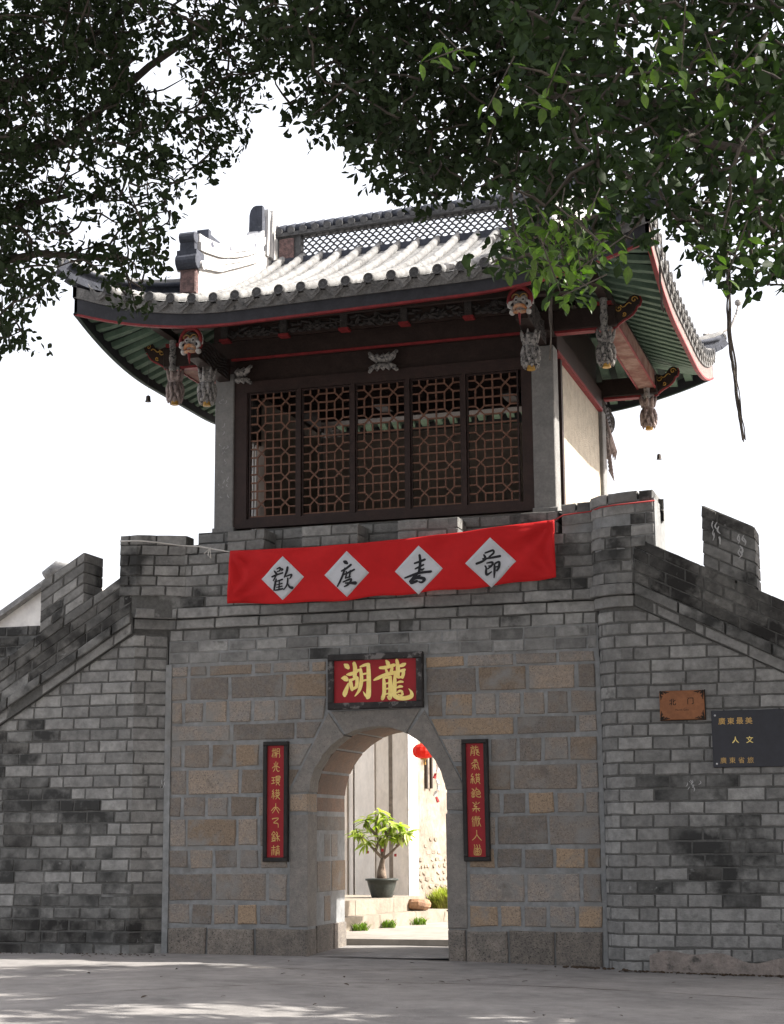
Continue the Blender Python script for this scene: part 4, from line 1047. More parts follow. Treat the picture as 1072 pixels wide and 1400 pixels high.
# cords that hold the banner
def cord(name, pts, r, m_, label): 
    mb = MB(); mb.tube(pts, r, 6); return tag(mb.build(name, m_, None, True), label, 'rope')
cord('tied_rope', [(-3.58, -.39, 5.565), (-3.3, -.385, 5.555), (-3.05, -.30, 5.53), (-2.78, -.12, 5.50), (-2.5, -.13, 5.47), (-2.33, -.14, 5.43), (-2.2, -.15, 5.40), (-2.02, -.16, 5.36)], .011, rope_m, 'white cord tied round the left brick corner block towards the banner')
cord('tied_rope', [(-2.34, -.15, 5.43), (-2.36, -.155, 5.34), (-2.32, -.15, 5.29), (-2.33, -.15, 5.44), (-2.42, -.15, 5.36)], .009, rope_m, 'short frayed end of white cord hanging beside the left brick corner block')
cord('tied_rope', [(2.49, -.17, 5.53), (2.6, -.10, 5.60), (2.95, -.08, 5.63), (3.12, -.36, 5.62), (3.3, -.40, 5.63), (3.82, -.38, 5.66)], .010, redrope_m, 'thin red cord along the top of the right corner block')

# name board over the arch ---------------------------------------------
NS = thing('gate_name_board', 'crimson name board with two gold characters in worn black frame above arch', 'sign', (.01, -.05, 3.18))
X0, X1, ZA, ZB = -.645, .665, 3.175, 3.905
fw_ = .085
for (a, b, c, d) in ((X0, X1, ZB - fw_, ZB), (X0, X1, ZA, ZA + fw_), (X0, X0 + fw_, ZA + fw_ + .001, ZB - fw_ - .001), (X1 - fw_, X1, ZA + fw_ + .001, ZB - fw_ - .001)):
    MB().bev(a, b, -.10, .01, c, d, .012).build('board_frame', signframe_m, NS)
pn = MB(); pn.box(X0 + .05, X1 - .05, -.062, 0, ZA + .05, ZB - .05); pn = pn.build('board_panel', signred_m, NS)
def sg(x, y, l):
    u = (x - 120) / 825; v = (y - (172 - 30 * u)) / (425 + 8 * u); return (X0 + fw_ + (X1 - X0 - 2 * fw_) * u, -.0635 - l, ZB - fw_ - (ZB - ZA - 2 * fw_) * v)
HU = [[(225,205,20),(245,220,50),(262,240,36)], [(192,345,8),(225,345,55),(248,358,44)], [(262,395,10),(250,440,36),(228,500,48),(226,522,30)],
      [(322,192,34),(332,240,42),(328,330,40)], [(248,308,14),(280,304,36),(330,288,34),(368,262,26)], [(284,362,30),(290,410,40),(302,462,30)], [(280,370,24),(310,356,26),(352,338,30)], [(352,340,34),(352,385,36),(346,430,34)], [(296,456,26),(325,446,30),(352,432,26)],
      [(388,255,30),(397,330,36),(392,400,40),(372,470,32),(330,526,10)], [(385,230,18),(430,212,30),(470,205,34)], [(466,205,36),(470,300,44),(470,420,46),(466,520,50),(455,545,30)], [(462,540,34),(435,515,24),(414,480,6)], [(400,308,18),(432,300,20),(462,296,18)], [(400,374,18),(432,366,20),(462,362,18)]]
LO = [[(645,168,20),(660,190,40),(668,220,34)], [(582,240,26),(640,236,36),(725,212,34)], [(640,250,18),(652,285,30),(650,300,20)], [(705,225,22),(700,260,32),(684,300,24)], [(522,365,16),(560,345,34),(640,310,34),(745,288,38),(756,300,20)],
      [(620,345,26),(624,420,38),(622,500,38),(606,550,36),(598,552,20)], [(618,348,20),(655,338,26),(690,334,30)], [(684,336,34),(686,420,42),(684,520,44),(676,550,34),(655,530,12)], [(634,402,16),(672,394,18)], [(634,456,16),(672,448,18)], [(634,508,14),(670,500,16)],
      [(752,162,30),(762,230,42),(760,330,40)], [(770,226,20),(812,212,40),(836,200,22)], [(770,276,20),(806,270,34),(830,260,26)], [(820,262,26),(816,300,34),(806,340,30)], [(765,340,22),(806,332,26)],
      [(732,318,26),(730,400,40),(726,470,42),(728,520,46),(770,546,44),(840,548,44),(892,528,44),(895,490,28),(868,452,6)], [(752,392,14),(785,382,26),(812,384,18)], [(750,444,14),(780,430,28),(806,432,18)], [(752,494,16),(780,476,28),(806,482,20)], [(800,484,20),(806,510,26),(785,524,14)], [(765,512,14),(785,518,14)]]
glyph(HU, sg, 'gold_character', signgold_m, pn); glyph(LO, sg, 'gold_character', signgold_m, pn)

# couplet boards -------------------------------------------------------
SEAL = {  # strokes in a unit box, y down
 'a': [[(.05,.3),(.3,.25)],[(.18,.05),(.17,.95)],[(.05,.85),(.18,.45)],[(.32,.25),(.5,.2)],[(.4,.05),(.4,.95)],[(.32,.5),(.48,.45),(.48,.75),(.32,.78)],[(.62,.1),(.6,.6),(.56,.95)],[(.62,.1),(.9,.1),(.88,.5),(.95,.8),(.88,.98)],[(.62,.35),(.86,.33)],[(.62,.58),(.86,.56)]],
 'b': [[(.5,.0),(.5,.45)],[(.3,.15),(.35,.35)],[(.72,.12),(.62,.35)],[(.1,.62),(.35,.45),(.65,.45),(.92,.6)],[(.42,.5),(.38,.75),(.2,.98)],[(.6,.5),(.6,.8),(.75,.98),(.9,.92)]],
 'c': [[(.05,.2),(.4,.18)],[(.05,.48),(.4,.46)],[(.02,.8),(.42,.72)],[(.22,.2),(.22,.78)],[(.52,.08),(.95,.06),(.95,.28),(.52,.3),(.52,.08)],[(.52,.18),(.94,.17)],[(.48,.42),(.98,.4)],[(.55,.52),(.9,.5),(.88,.65),(.56,.66),(.55,.52)],[(.7,.66),(.55,.95)],[(.7,.7),(.95,.98)],[(.85,.68),(.8,.8)]],
 'd': [[(.25,.02),(.1,.2),(.3,.25),(.08,.45),(.35,.42)],[(.22,.45),(.22,.95)],[(.1,.6),(.05,.8)],[(.32,.6),(.38,.75)],[(.5,.1),(.9,.08)],[(.6,.0),(.6,.25)],[(.8,.0),(.8,.22)],[(.48,.3),(.95,.28)],[(.52,.42),(.88,.4),(.86,.55),(.54,.56),(.52,.42)],[(.5,.7),(.8,.62),(.9,.55)],[(.62,.58),(.85,.85),(.98,.98)],[(.75,.68),(.5,.95)]],
 'e': [[(.5,.0),(.5,.45)],[(.02,.72),(.3,.42),(.5,.38),(.72,.42),(.98,.68)],[(.5,.42),(.3,.75),(.12,.95)],[(.5,.42),(.72,.75),(.86,.95)]],
 'f': [[(.12,.12),(.7,.05),(.78,.15),(.3,.5),(.4,.56),(.75,.6),(.8,.98)],[(.12,.12),(.2,.2)]],
 'g': [[(.28,.0),(.05,.3)],[(.28,.0),(.5,.25)],[(.1,.35),(.45,.32)],[(.28,.32),(.28,.6)],[(.12,.55),(.44,.55),(.42,.85),(.14,.85),(.12,.55)],[(.05,.98),(.5,.92)],[(.14,.7),(.42,.7)],[(.6,.05),(.72,.2),(.58,.35)],[(.72,.2),(.7,.5),(.98,.45)],[(.6,.4),(.72,.6),(.56,.75)],[(.75,.6),(.72,.95)],[(.8,.65),(.98,.9)]],
 'h': [[(.05,.2),(.5,.18)],[(.28,.0),(.28,.45)],[(.05,.45),(.5,.42)],[(.1,.55),(.08,.95)],[(.28,.5),(.26,.9)],[(.45,.55),(.48,.95)],[(.6,.12),(.95,.1)],[(.78,.0),(.78,.35)],[(.6,.35),(.96,.33)],[(.62,.5),(.92,.48),(.92,.95)],[(.62,.5),(.6,.98)],[(.62,.66),(.9,.65)],[(.62,.8),(.9,.8)]],
 'i': [[(.2,.0),(.35,.12)],[(.05,.2),(.5,.15)],[(.15,.35),(.42,.32),(.45,.9),(.38,.95)],[(.15,.35),(.05,.95)],[(.15,.55),(.42,.53)],[(.14,.72),(.42,.72)],[(.62,.02),(.6,.4),(.9,.35)],[(.6,.2),(.85,.15)],[(.6,.45),(.88,.5),(.62,.65)],[(.88,.62),(.66,.78),(.82,.9),(.98,.98)],[(.72,.4),(.98,.75)]],
 'j': [[(.4,.02),(.65,.0)],[(.35,.12),(.7,.1)],[(.25,.28),(.75,.24),(.8,.6),(.95,.98)],[(.1,.4),(.3,.3)],[(.2,.55),(.7,.5)],[(.45,.4),(.45,.98)],[(.45,.55),(.15,.85)],[(.48,.58),(.7,.85)]],
 'k': [[(.2,.0),(.05,.25),(.3,.3),(.02,.55)],[(.02,.55),(.4,.5)],[(.2,.5),(.2,.95)],[(.05,.65),(.0,.9)],[(.32,.62),(.42,.9)],[(.5,.12),(.98,.1)],[(.62,.0),(.6,.25)],[(.86,.0),(.84,.22)],[(.55,.35),(.95,.33)],[(.6,.45),(.9,.44),(.88,.7),(.62,.72),(.6,.45)],[(.62,.58),(.88,.57)],[(.65,.75),(.5,.98)],[(.82,.74),(.98,.98)]],
 'l': [[(.1,.1),(.3,.2),(.1,.4)],[(.02,.5),(.4,.45)],[(.12,.6),(.4,.58),(.36,.85),(.1,.88),(.12,.6)],[(.25,.6),(.22,.86)],[(.55,.0),(.52,.2),(.3,.35)],[(.55,.08),(.9,.3)],[(.5,.4),(.9,.38),(.95,.6),(.6,.65)],[(.55,.52),(.85,.5)],[(.6,.65),(.62,.85),(.98,.9),(.98,.78)]],
 'm': [[(.15,.05),(.35,.2)],[(.5,.0),(.5,.2)],[(.85,.05),(.65,.2)],[(.5,.22),(.25,.4),(.6,.45),(.3,.62)],[(.1,.66),(.9,.62)],[(.5,.6),(.5,.98)],[(.3,.7),(.15,.88)],[(.7,.7),(.85,.88)]],
 'n': [[(.15,.05),(.02,.3)],[(.2,.25),(.05,.5)],[(.13,.45),(.13,.98)],[(.35,.05),(.35,.3)],[(.28,.3),(.6,.28)],[(.45,.0),(.45,.3)],[(.58,.05),(.58,.28)],[(.3,.45),(.58,.43)],[(.35,.55),(.3,.98)],[(.52,.52),(.55,.95)],[(.78,.02),(.65,.35)],[(.68,.25),(.95,.22)],[(.85,.25),(.65,.95)],[(.7,.45),(.96,.98)]],
 'o': [[(.48,.0),(.5,.4)],[(.5,.4),(.3,.7),(.02,.92)],[(.5,.4),(.72,.7),(.98,.95)]],
 'p': [[(.2,.0),(.28,.22),(.22,.28)],[(.45,.0),(.55,.22),(.48,.28)],[(.72,.0),(.8,.22),(.74,.28)],[(.2,.38),(.85,.38),(.88,.85),(.75,.97),(.3,.97),(.18,.85),(.2,.38)],[(.35,.5),(.7,.5),(.68,.85),(.36,.85),(.35,.5)],[(.52,.38),(.52,.85)],[(.35,.66),(.7,.66)]]}
coupframe_m = mat('plain_black_frame', (.016, .014, .014), (.024, .021, .020), var=.3, scale=9, bump=.3, rough=.65, stain=((.06, .055, .052), 9, .66, .05))
def couplet(x0, x1, z0, z1, keys, tiltx, label):
    t = thing('couplet_board', label, 'sign', ((x0 + x1) / 2, 0, z0), 'couplet boards beside the arch')
    sh = lambda z: tiltx * (z - z0)
    def bb(a, b, c, d, ya, yb, nm, m_, par, bv=.008):
        o = MB().bev(a, b, ya, yb, c, d, bv)
        o.v = [(x + sh(z), y, z) for x, y, z in o.v]; return o.build(nm, m_, par)
    f = .055
    bb(x0, x1, z1 - f, z1, -.075, .01, 'board_frame', coupframe_m, t); bb(x0, x1, z0, z0 + f, -.075, .01, 'board_frame', coupframe_m, t)
    bb(x0, x0 + f, z0 + f + .001, z1 - f - .001, -.075, .01, 'board_frame', coupframe_m, t); bb(x1 - f, x1, z0 + f + .001, z1 - f - .001, -.075, .01, 'board_frame', coupframe_m, t)
    p = bb(x0 + .04, x1 - .04, z0 + .04, z1 - .04, -.042, 0, 'board_panel', signred_m, t, .003)
    H = (z1 - z0 - 2 * f); cw = .125; 
    for i, k in enumerate(keys):
        zc = z1 - f - H * (i + .52) / 8; xc_ = (x0 + x1) / 2
        fn = lambda x, y, l: (xc_ + (x - .5) * cw + sh(zc), -.0435 - l, zc - (y - .5) * cw * 1.05)
        glyph([[(x, y, .085 - .015 * (j == len(s) - 1)) for j, (x, y) in enumerate(s)] for s in SEAL[k]], fn, 'gold_character', coupgold_m, p, .0003, 3)
couplet(-1.565, -1.215, 1.20, 2.775, 'abcdefgh', .000, 'narrow red couplet board left of the arch, with a bent stroke like a hook sixth')
couplet(1.185, 1.53, 1.20, 2.745, 'ijklmnop', -.008, 'narrow red couplet board right of the arch, with a boxed character lowest')

# wall plaques -----------------------------------------------------------
WPQ = thing('wooden_plaque', 'orange wooden plaque with dark corner scrolls on right brick wall', 'plaque', (4.06, -.31, 2.9))
p = MB().bev(3.785, 4.335, -.345, -.305, 2.905, 3.265, .008).build('plaque_board', plaq_m, WPQ)
ed = MB()
for (a, b, c, d) in ((3.785, 4.335, 2.897, 2.905), (4.335, 4.345, 2.897, 3.27)): ed.box(a, b, -.34, -.305, c, d)
ed.build('plaque_edge', plaqd_m, WPQ)
text('北', plaqd_m, 'character', p, 3.945, 3.125, .088, -.3465, bold=.012); text('门', plaqd_m, 'character', p, 4.165, 3.135, .088, -.3465, bold=.012)
text('North Gate', plaqd_m, 'small_lettering', p, 4.06, 3.028, .034, -.3465)
for sx in (0, 1):
    for sz in (0, 1):
        cs = MB(); cx_, cz_ = (3.80, 4.32)[sx], (2.918, 3.252)[sz]; dx, dz = (1, -1)[sx], (1, -1)[sz]
        fn = lambda x, y, l: (cx_ + dx * x, -.3462 - l, cz_ + dz * y)
        for s in ([(0, 0, .02), (.05, 0, .016), (.085, .006, .012), (.11, .002, .006)], [(0, 0, .02), (0, .04, .016), (.006, .075, .012), (.002, .10, .006)], [(0, .0, .03), (.025, .025, .02), (.04, .02, .008)], [(.05, .005, .008), (.06, .02, .01), (.075, .016, .006)], [(.005, .045, .008), (.02, .055, .01), (.016, .07, .006)]):
            ribbon(cs, s, fn, len(cs.v) * 1e-5, 4)
        cs.build('corner_scroll', plaqd_m, p)
BP_ = thing('black_plaque', 'black stone plaque with gold lettering at the right edge of brick wall', 'plaque', (4.85, -.31, 2.3))
p = MB().bev(4.41, 5.28, -.345, -.305, 2.315, 3.005, .006).build('plaque_slab', blackp_m, BP_)
for i, ch in enumerate('廣東最美'): text(ch, coupgold_m, 'character', p, 4.535 + i * .108, 2.875, .088, -.3465, bold=.01)
for i, ch in enumerate('人文'): text(ch, signgold_m, 'character', p, 4.69 + i * .17, 2.645, .085, -.3465, bold=.012)
for i, ch in enumerate('廣東省旅'): text(ch, coupgold_m, 'character', p, 4.535 + i * .108, 2.40, .080, -.3465)
for z in (2.945, 2.36): MB().ell((4.455, -.348, z), (.013, .008, .013), 10, 6).build('stud', steel_m, BP_)

# white chalk marks and paint splashes on bricks ------------------------
def marks(cx, cz, y, w_, h, n, seed, name, label):
    r = random.Random(seed); mb = MB()
    for i in range(n):
        x, z = cx + r.uniform(-w_, w_), cz + r.uniform(-h, h); k = r.uniform(.3, 1)
        ribbon(mb, [(x, z, .004), (x + r.uniform(-.02, .02), z - .03 * k, .012 * k), (x + r.uniform(-.03, .03), z - .06 * k, .003)], lambda a, b, l: (a, y - l, b), i * .0002, 3)
    return tag(mb.build(name, graff_m), label, 'chalk marks')
marks(-3.035, 2.27, -.036, .03, .05, 9, 3, 'chalk_mark', 'white chalk scribble on cement strip beside the left wing wall')
marks(4.16, 2.13, -.316, .09, .05, 10, 4, 'chalk_mark', 'faint white scribble on the bricks under orange plaque')

def splash(cx, cz, y, n, seed, label):
    r = random.Random(seed); mb = MB()
    for i in range(n):
        x, z = cx + r.uniform(-.05, .05), cz + r.uniform(-.12, .12)
        ribbon(mb, [(x, z + .05, r.uniform(.006, .014)), (x + r.uniform(-.03, .03), z, r.uniform(.010, .022)), (x + r.uniform(-.02, .02), z - .045, .006)], lambda a, b, l: (a, y - l, b), i * .0003, 3)
    o = tag(mb.build('paint_splash', graff_m), label, 'paint marks'); o['kind'] = 'stuff'; return o
splash(4.57, 5.22, -.374, 7, 1, 'white paint splash on the right merlon, nearest its left edge')
splash(4.86, 5.0, -.374, 8, 2, 'white paint splash low on the right merlon, nearest the picture edge')

marks(-2.385, 7.0, .431, .08, .75, 26, 8, 'chalk_mark', 'faint white chalk streaks down the left granite column')
# ---------------------------------------------------------------- passage floor and courtyard
fl = MB(); fl.grid(lambda s, t: (-1.0 + 2.0 * s, -.03 + 1.6 * t, gz(0, 0) + .012 + .05 * t + .004 * sin(7 * s + 5 * t)), 8, 8)
struct(fl.build('passage_floor', ground_m, None, True))
CZ = .125
cy = MB(); cy.box(-14, 8, 1.57, 14, -.2, CZ); struct(cy.build('courtyard_pavement', court_m))
sd = Vector((.2, .98)).normalized(); sn = Vector((-sd.y, sd.x))
def sxy(a, b): p = Vector((-1.70, 3.3)) + sd * a + sn * b; return p.x, p.y
def slab(mb, a0, a1, b0, b1, z0, z1, fn=sxy):
    return mb.extr([(a0, b0), (a1, b0), (a1, b1), (a0, b1)], lambda a, b: (*fn(a, b), z0), lambda a, b: (*fn(a, b), z1))
ST = thing('stone_steps', 'two sunlit stone steps in front of the house beyond the arch', 'steps', (*sxy(1.7, .6), CZ))
step_m = mat('pale_step_stone', (.27, .235, .19), (.215, .185, .15), var=.2, scale=3, bump=.4, bscale=25, stain=((.24, .2, .16), 3, .6, .12))
for a0, a1 in ((-.6, 1.1), (1.115, 2.3), (2.315, 3.45)): slab(MB(), a0, a1, -.16, .6, CZ, .325).build('step_slab', step_m, ST)
for a0, a1 in ((-.6, .75), (.765, 2.0), (2.01, 3.05)): slab(MB(), a0, a1, .08, 5.5, .327, .55).build('step_slab', step_m, ST)
# house in the courtyard: shaded wall going back to the left, narrow sunlit end
HP = Vector((-1.60, 6.86)); ha = Vector((-.64, .77)).normalized(); hb_ = Vector((.77, .64)).normalized() 
HOUSE = thing('courtyard_house', 'beige plastered house wall with sunlit white corner, seen through the arch', 'house', (HP.x - .8, HP.y + 1, CZ))
def hxy(a, b): p = HP + ha * a + Vector((.2, .98)).normalized() * b; return p.x, p.y
w1 = MB(); slab(w1, 0.0, 1.45, 0, .34, .3, 5.2, hxy); w1.build('plaster_wall', plaster_m, HOUSE)
w1 = MB(); p0 = Vector(hxy(0, 0)); e_ = Vector((.2, .98)).normalized(); o_ = Vector((e_.y, -e_.x))
q = [p0 + o_ * .004 - e_ * .002, p0 + o_ * .02 - e_ * .002, p0 + o_ * .02 + e_ * .345, p0 + o_ * .004 + e_ * .345]
w1.extr([(v.x, v.y) for v in q], lambda a, b: (a, b, .5), lambda a, b: (a, b, 5.2)); w1.build('whitewashed_end', white_m, HOUSE)
slab(MB(), 1.452, 2.42, -.03, .3, .3, 5.2, hxy).build('pilaster', pilaster_m, HOUSE)
slab(MB(), 2.62, 2.85, .05, .4, .3, 5.2, hxy).build('door_jamb', pilaster_m, HOUSE)
slab(MB(), 2.43, 2.61, .12, .4, .5, 3.6, hxy).build('door_leaf', darkwood_m, HOUSE)
slab(MB(), 2.86, 6.0, .0, .4, .3, 5.2, hxy).build('plaster_wall', plaster_m, HOUSE)
slab(MB(), -.15, 6.2, -.35, 2.5, 5.2, 5.35, hxy).build('roof', tile_m, HOUSE)
# rough old wall further along the lane, in the sun
RW = thing('ruined_wall', 'rough sunlit old wall with fallen plaster and dark window slot, beyond the arch', 'wall', (-1.3, 9.0, CZ))
rs_ = Vector((.15, .99)).normalized(); rn = Vector((-rs_.y, rs_.x)); rp = Vector((-1.60, 7.30))
def rxy(a, b): p = rp + rs_ * a + rn * b; return p.x, p.y
slab(MB(), 0, 9, .0, .5, .0, 4.6, rxy).build('wall_body', oldpl_m, RW)
rr = random.Random(9)
for row_ in range(8):
    z = .62 + row_ * .115; a = rr.uniform(.0, .1)
    while a < 1.75:
        L_ = rr.uniform(.10, .30); hh = rr.uniform(.08, .105)
        if rr.random() < (.95 - .09 * row_):
            mb = MB(); e = [rr.uniform(-.015, .015) for _ in range(8)]
            q = [(a + L_ / 2 + L_ * .48 * cos(w7) * rr.uniform(.75, 1.1), z + hh / 2 + hh * .55 * sin(w7) * rr.uniform(.75, 1.15)) for w7 in [2 * pi * k / 7 + rr.uniform(-.25, .25) for k in range(7)]]
            d = rr.uniform(.006, .024)
            mb.extr(q, lambda u, v: (*rxy(u, .01), v), lambda u, v: (*rxy(a + L_ / 2 + (u - a - L_ / 2) * .8, -d), z + hh / 2 + (v - z - hh / 2) * .75)); mb.build('rubble_stone', rubble_m, RW)
        a += L_
for a in (.42, .62): slab(MB(), a, a + .05, -.05, .02, 2.35, 3.3, rxy).build('window_jamb', iron_m, RW)
slab(MB(), .40, .70, -.06, .02, 3.302, 3.37, rxy).build('window_lintel', iron_m, RW)
slab(MB(), .475, .615, -.012, .01, 2.35, 3.3, rxy).build('window_pane', oldpl_m, RW)
# red lantern on the corner bracket with a hanging string of charms
LX, LY, LZ_ = -1.235, 6.62, 2.945
LT = thing('red_lantern', 'round red paper lantern hanging at white house corner, seen through arch', 'lantern', (LX, LY, LZ_))
lm = MB(); nn = 28; o = 0
prof_ = [(.06, -.125), (.13, -.105), (.175, -.06), (.19, 0), (.175, .06), (.13, .105), (.06, .125)]
for r, h in prof_:
    for j in range(nn): rj = r * (1 + .025 * (1 if j % 2 else -1)); lm.v.append((LX + rj * cos(2 * pi * j / nn), LY + rj * sin(2 * pi * j / nn), LZ_ + h))
for i in range(len(prof_) - 1):
    for j in range(nn): a, b = i * nn + j, i * nn + (j + 1) % nn; lm.f.append((a, b, b + nn, a + nn))
lm.build('lantern_body', lantern_m, LT)
for s in (-1, 1): MB().lathe([(.05, -.012), (.062, -.01), (.062, .01), (.05, .012)], (LX, LY, LZ_ + s * .132), 14).build('lantern_cap', gold_m, LT)
MB().tube([(LX, LY, LZ_ + .14), (LX, LY, 4.2)], .006, 5).build('lantern_cord', iron_m, LT)
ts = MB()
for k in range(7): ts.tube([(LX + .03 * cos(k), LY + .03 * sin(k), LZ_ - .14), (LX + .035 * cos(k), LY + .035 * sin(k), LZ_ - .23)], .006, 4)
ts.build('tassel', gold_m, LT)
br = MB(); br.tube([(-1.55, 7.1, 4.2), (LX, LY, 4.2), (LX + .1, LY - .08, 4.2)], .018, 6); tag(br.build('lantern_bracket', iron_m), 'iron rod bracket above the red lantern at the house corner', 'bracket')
fc = thing('charm_string', 'string of small pale and red charms hanging under the red lantern', 'hanging charms', (-1.10, 6.9, 2.0))
MB().tube([(-1.13, 7.0, 4.0), (-1.11, 7.0, 2.05)], .005, 4).build('charm_cord', rope_m, fc)
br = MB(); br.tube([(-1.6, 7.2, 4.0), (-1.13, 7.0, 4.0), (-1.08, 6.98, 4.0)], .014, 6); br.build('charm_hook', iron_m, fc)
for k in range(7):
    mb = MB(); z = 2.74 - k * .1; mb.tube([(-1.11 + .03 * sin(k * 2), 7.0, z + .04), (-1.11 + .045 * sin(k * 2 + 1), 6.99, z - .045)], [.022, .03], 6); mb.build('charm', redrope_m if k == 6 or k == 2 else white_m, fc)
# potted frangipani-like shrub
PX, PY = -1.62, 5.42
PT = thing('potted_shrub', 'potted shrub with yellow-green leaves in a dark round pot on the steps', 'potted plant', (PX, PY, .55))
MB().lathe([(.02, .552), (.165, .553), (.175, .57), (.225, .74), (.242, .815), (.268, .82), (.272, .85), (.235, .855), (.228, .82), (.02, .815)], (PX, PY, 0), 24).build('pot', pot_m, PT, True)
MB().lathe([(.20, .80), (.215, .835), (.12, .85), (.01, .855)], (PX, PY, 0), 16).build('soil', soil_m, PT)
MB().tube([(PX, PY, .82), (PX - .01, PY, .95), (PX + .0, PY, 1.08), (PX + .02, PY, 1.18)], [.085, .075, .045, .034], 10).build('trunk', bonsai_bark, PT, True)
rr = random.Random(21); tips = []
BR = [[(.02, 1.16), (-.10, 1.30), (-.22, 1.42), (-.32, 1.55)], [(.02, 1.16), (-.02, 1.35), (-.10, 1.55), (-.12, 1.75), (-.05, 1.92)], [(.02, 1.16), (.14, 1.25), (.25, 1.36), (.30, 1.55), (.28, 1.7)], [(.02, 1.16), (.06, 1.36), (.10, 1.52), (.16, 1.68)],
      [(-.22, 1.42), (-.36, 1.50), (-.42, 1.62)], [(-.10, 1.55), (-.22, 1.66), (-.30, 1.78)], [(.10, 1.52), (.02, 1.66), (.02, 1.78)], [(.25, 1.36), (.36, 1.45), (.42, 1.56)], [(-.10, 1.30), (-.06, 1.42), (.0, 1.5)]]
for i, b in enumerate(BR):
    dy = rr.uniform(-.2, .2); pts = [(PX + x, PY + dy * j / 3, z) for j, (x, z) in enumerate(b)]
    MB().tube(pts, [.026 - .004 * min(j, 4) for j in range(len(pts))], 7).build('branch', bonsai_bark, PT, True)
    tips.append(pts[-1]); 
    if i < 4: tips.append(pts[-2])
def leaf_mesh(name, L, W, m_, bend=.25):
    vs = [(0, 0, 0)]; 
    for t, w_ in ((.25, .75), (.5, 1), (.78, .6)): vs += [(L * t, -W * w_ / 2, W * .12 - bend * L * t * t), (L * t, 0, -bend * L * t * t), (L * t, W * w_ / 2, W * .12 - bend * L * t * t)]
    vs.append((L, 0, -bend * L))
    fs = [(0, 1, 2), (0, 2, 3), (1, 4, 5, 2), (2, 5, 6, 3), (4, 7, 8, 5), (5, 8, 9, 6), (7, 10, 8), (8, 10, 9)]
    me = bpy.data.meshes.new(name); me.from_pydata(vs, [], fs); me.materials.append(m_); return me
def place(name, me, parent, loc, az, tilt, roll_=0, s=1.0):
    o = bpy.data.objects.new(name, me); COL.objects.link(o); o.rotation_euler = (roll_, tilt, az); o.scale = (s, s, s); o.location = loc
    if parent: attach(o, parent)
    return o
PL = leaf_mesh('leaf', .19, .062, potleaf_m, .35)
for tp in tips:
    for k in range(17):
        place('leaf', PL, PT, (tp[0] + rr.uniform(-.03, .03), tp[1] + rr.uniform(-.03, .03), tp[2] + rr.uniform(-.05, .04)), 2 * pi * k / 17 * 2.4 + rr.uniform(-.4, .4), rr.uniform(-.5, .95), rr.uniform(-.6, .6), rr.uniform(.7, 1.3))
for (x, z) in ((-.2, 1.27), (.27, 1.22), (.05, 1.3)):
    MB().box(PX + x - .02, PX + x + .02, PY - .13, PY - .125, z - .02, z + .025).build('red_tag', redrope_m, PT)
# rock, iron handle, weeds, grass
rk = MB(); rr = random.Random(3); cx_, cy_ = sxy(2.66, -.03)
rk.ell((cx_, cy_, .325 + .105), (.20, .17, .125), 10, 7)
rk.v = [(x + .03 * sin(9 * y + 7 * z), y + .02 * sin(11 * x), max(.3255, min(.515, z + .02 * sin(13 * x + 5 * y)))) for x, y, z in rk.v]
tag(rk.build('rock', rock_m), 'squarish reddish rock lying on the lower stone step', 'rock')
hx, hy = sxy(3.35, -.19)
tag(MB().tube([(hx, hy, .30), (hx + .1, hy - .02, .30), (hx + .105, hy - .02, .20), (hx + .1, hy - .03, .128)], .014, 6).build('iron_hook', iron_m, None, True), 'bent rusty iron rod at the end of the lower stone step', 'iron rod')
def tuft(name, m_, cx, cy, cz, r, n, h, seed, label, lean=.4, cat='plant', kind=None):
    rr = random.Random(seed); mb = MB()
    for k in range(n):
        a = rr.uniform(0, 2 * pi); q = r * sqrt(rr.random()); x, y = cx + q * cos(a), cy + q * sin(a); b = rr.uniform(0, 2 * pi); hh = h * rr.uniform(.5, 1.1); ln = lean * hh * rr.uniform(.3, 1.3); w_ = rr.uniform(.006, .014) * (1 + h)
        p = [(x, y, cz), (x + cos(b) * ln * .35, y + sin(b) * ln * .35, cz + hh * .6), (x + cos(b) * ln, y + sin(b) * ln, cz + hh)]
        px, py = -sin(b) * w_, cos(b) * w_; o = len(mb.v)
        mb.v += [(p[0][0] - px, p[0][1] - py, p[0][2]), (p[0][0] + px, p[0][1] + py, p[0][2]), (p[1][0] - px, p[1][1] - py, p[1][2]), (p[1][0] + px, p[1][1] + py, p[1][2]), p[2]]
        mb.f += [(o, o + 1, o + 3, o + 2), (o + 2, o + 3, o + 4)]
    o = mb.build(name, m_)
    if kind: o['kind'] = kind; o['label'] = label
    else: tag(o, label, cat)
    return o
tuft('grass', grass_m, -1.12, 8.1, CZ, .38, 2200, .50, 5, 'tall yellow-green grass growing against the ruined wall', .5, kind='stuff')
for i, (a, n, lab) in enumerate(((.35, 90, 'leafy green weed at the foot of the lower step, nearest the passage wall'), (1.25, 80, 'middle green weed at the foot of the lower step'), (2.25, 70, 'green weed at the foot of the lower step, nearest the rock'))):
    x, y = sxy(a, -.22); tuft('weed', weed_m, x, y, CZ, .13, n, .13, 30 + i, lab, .9)

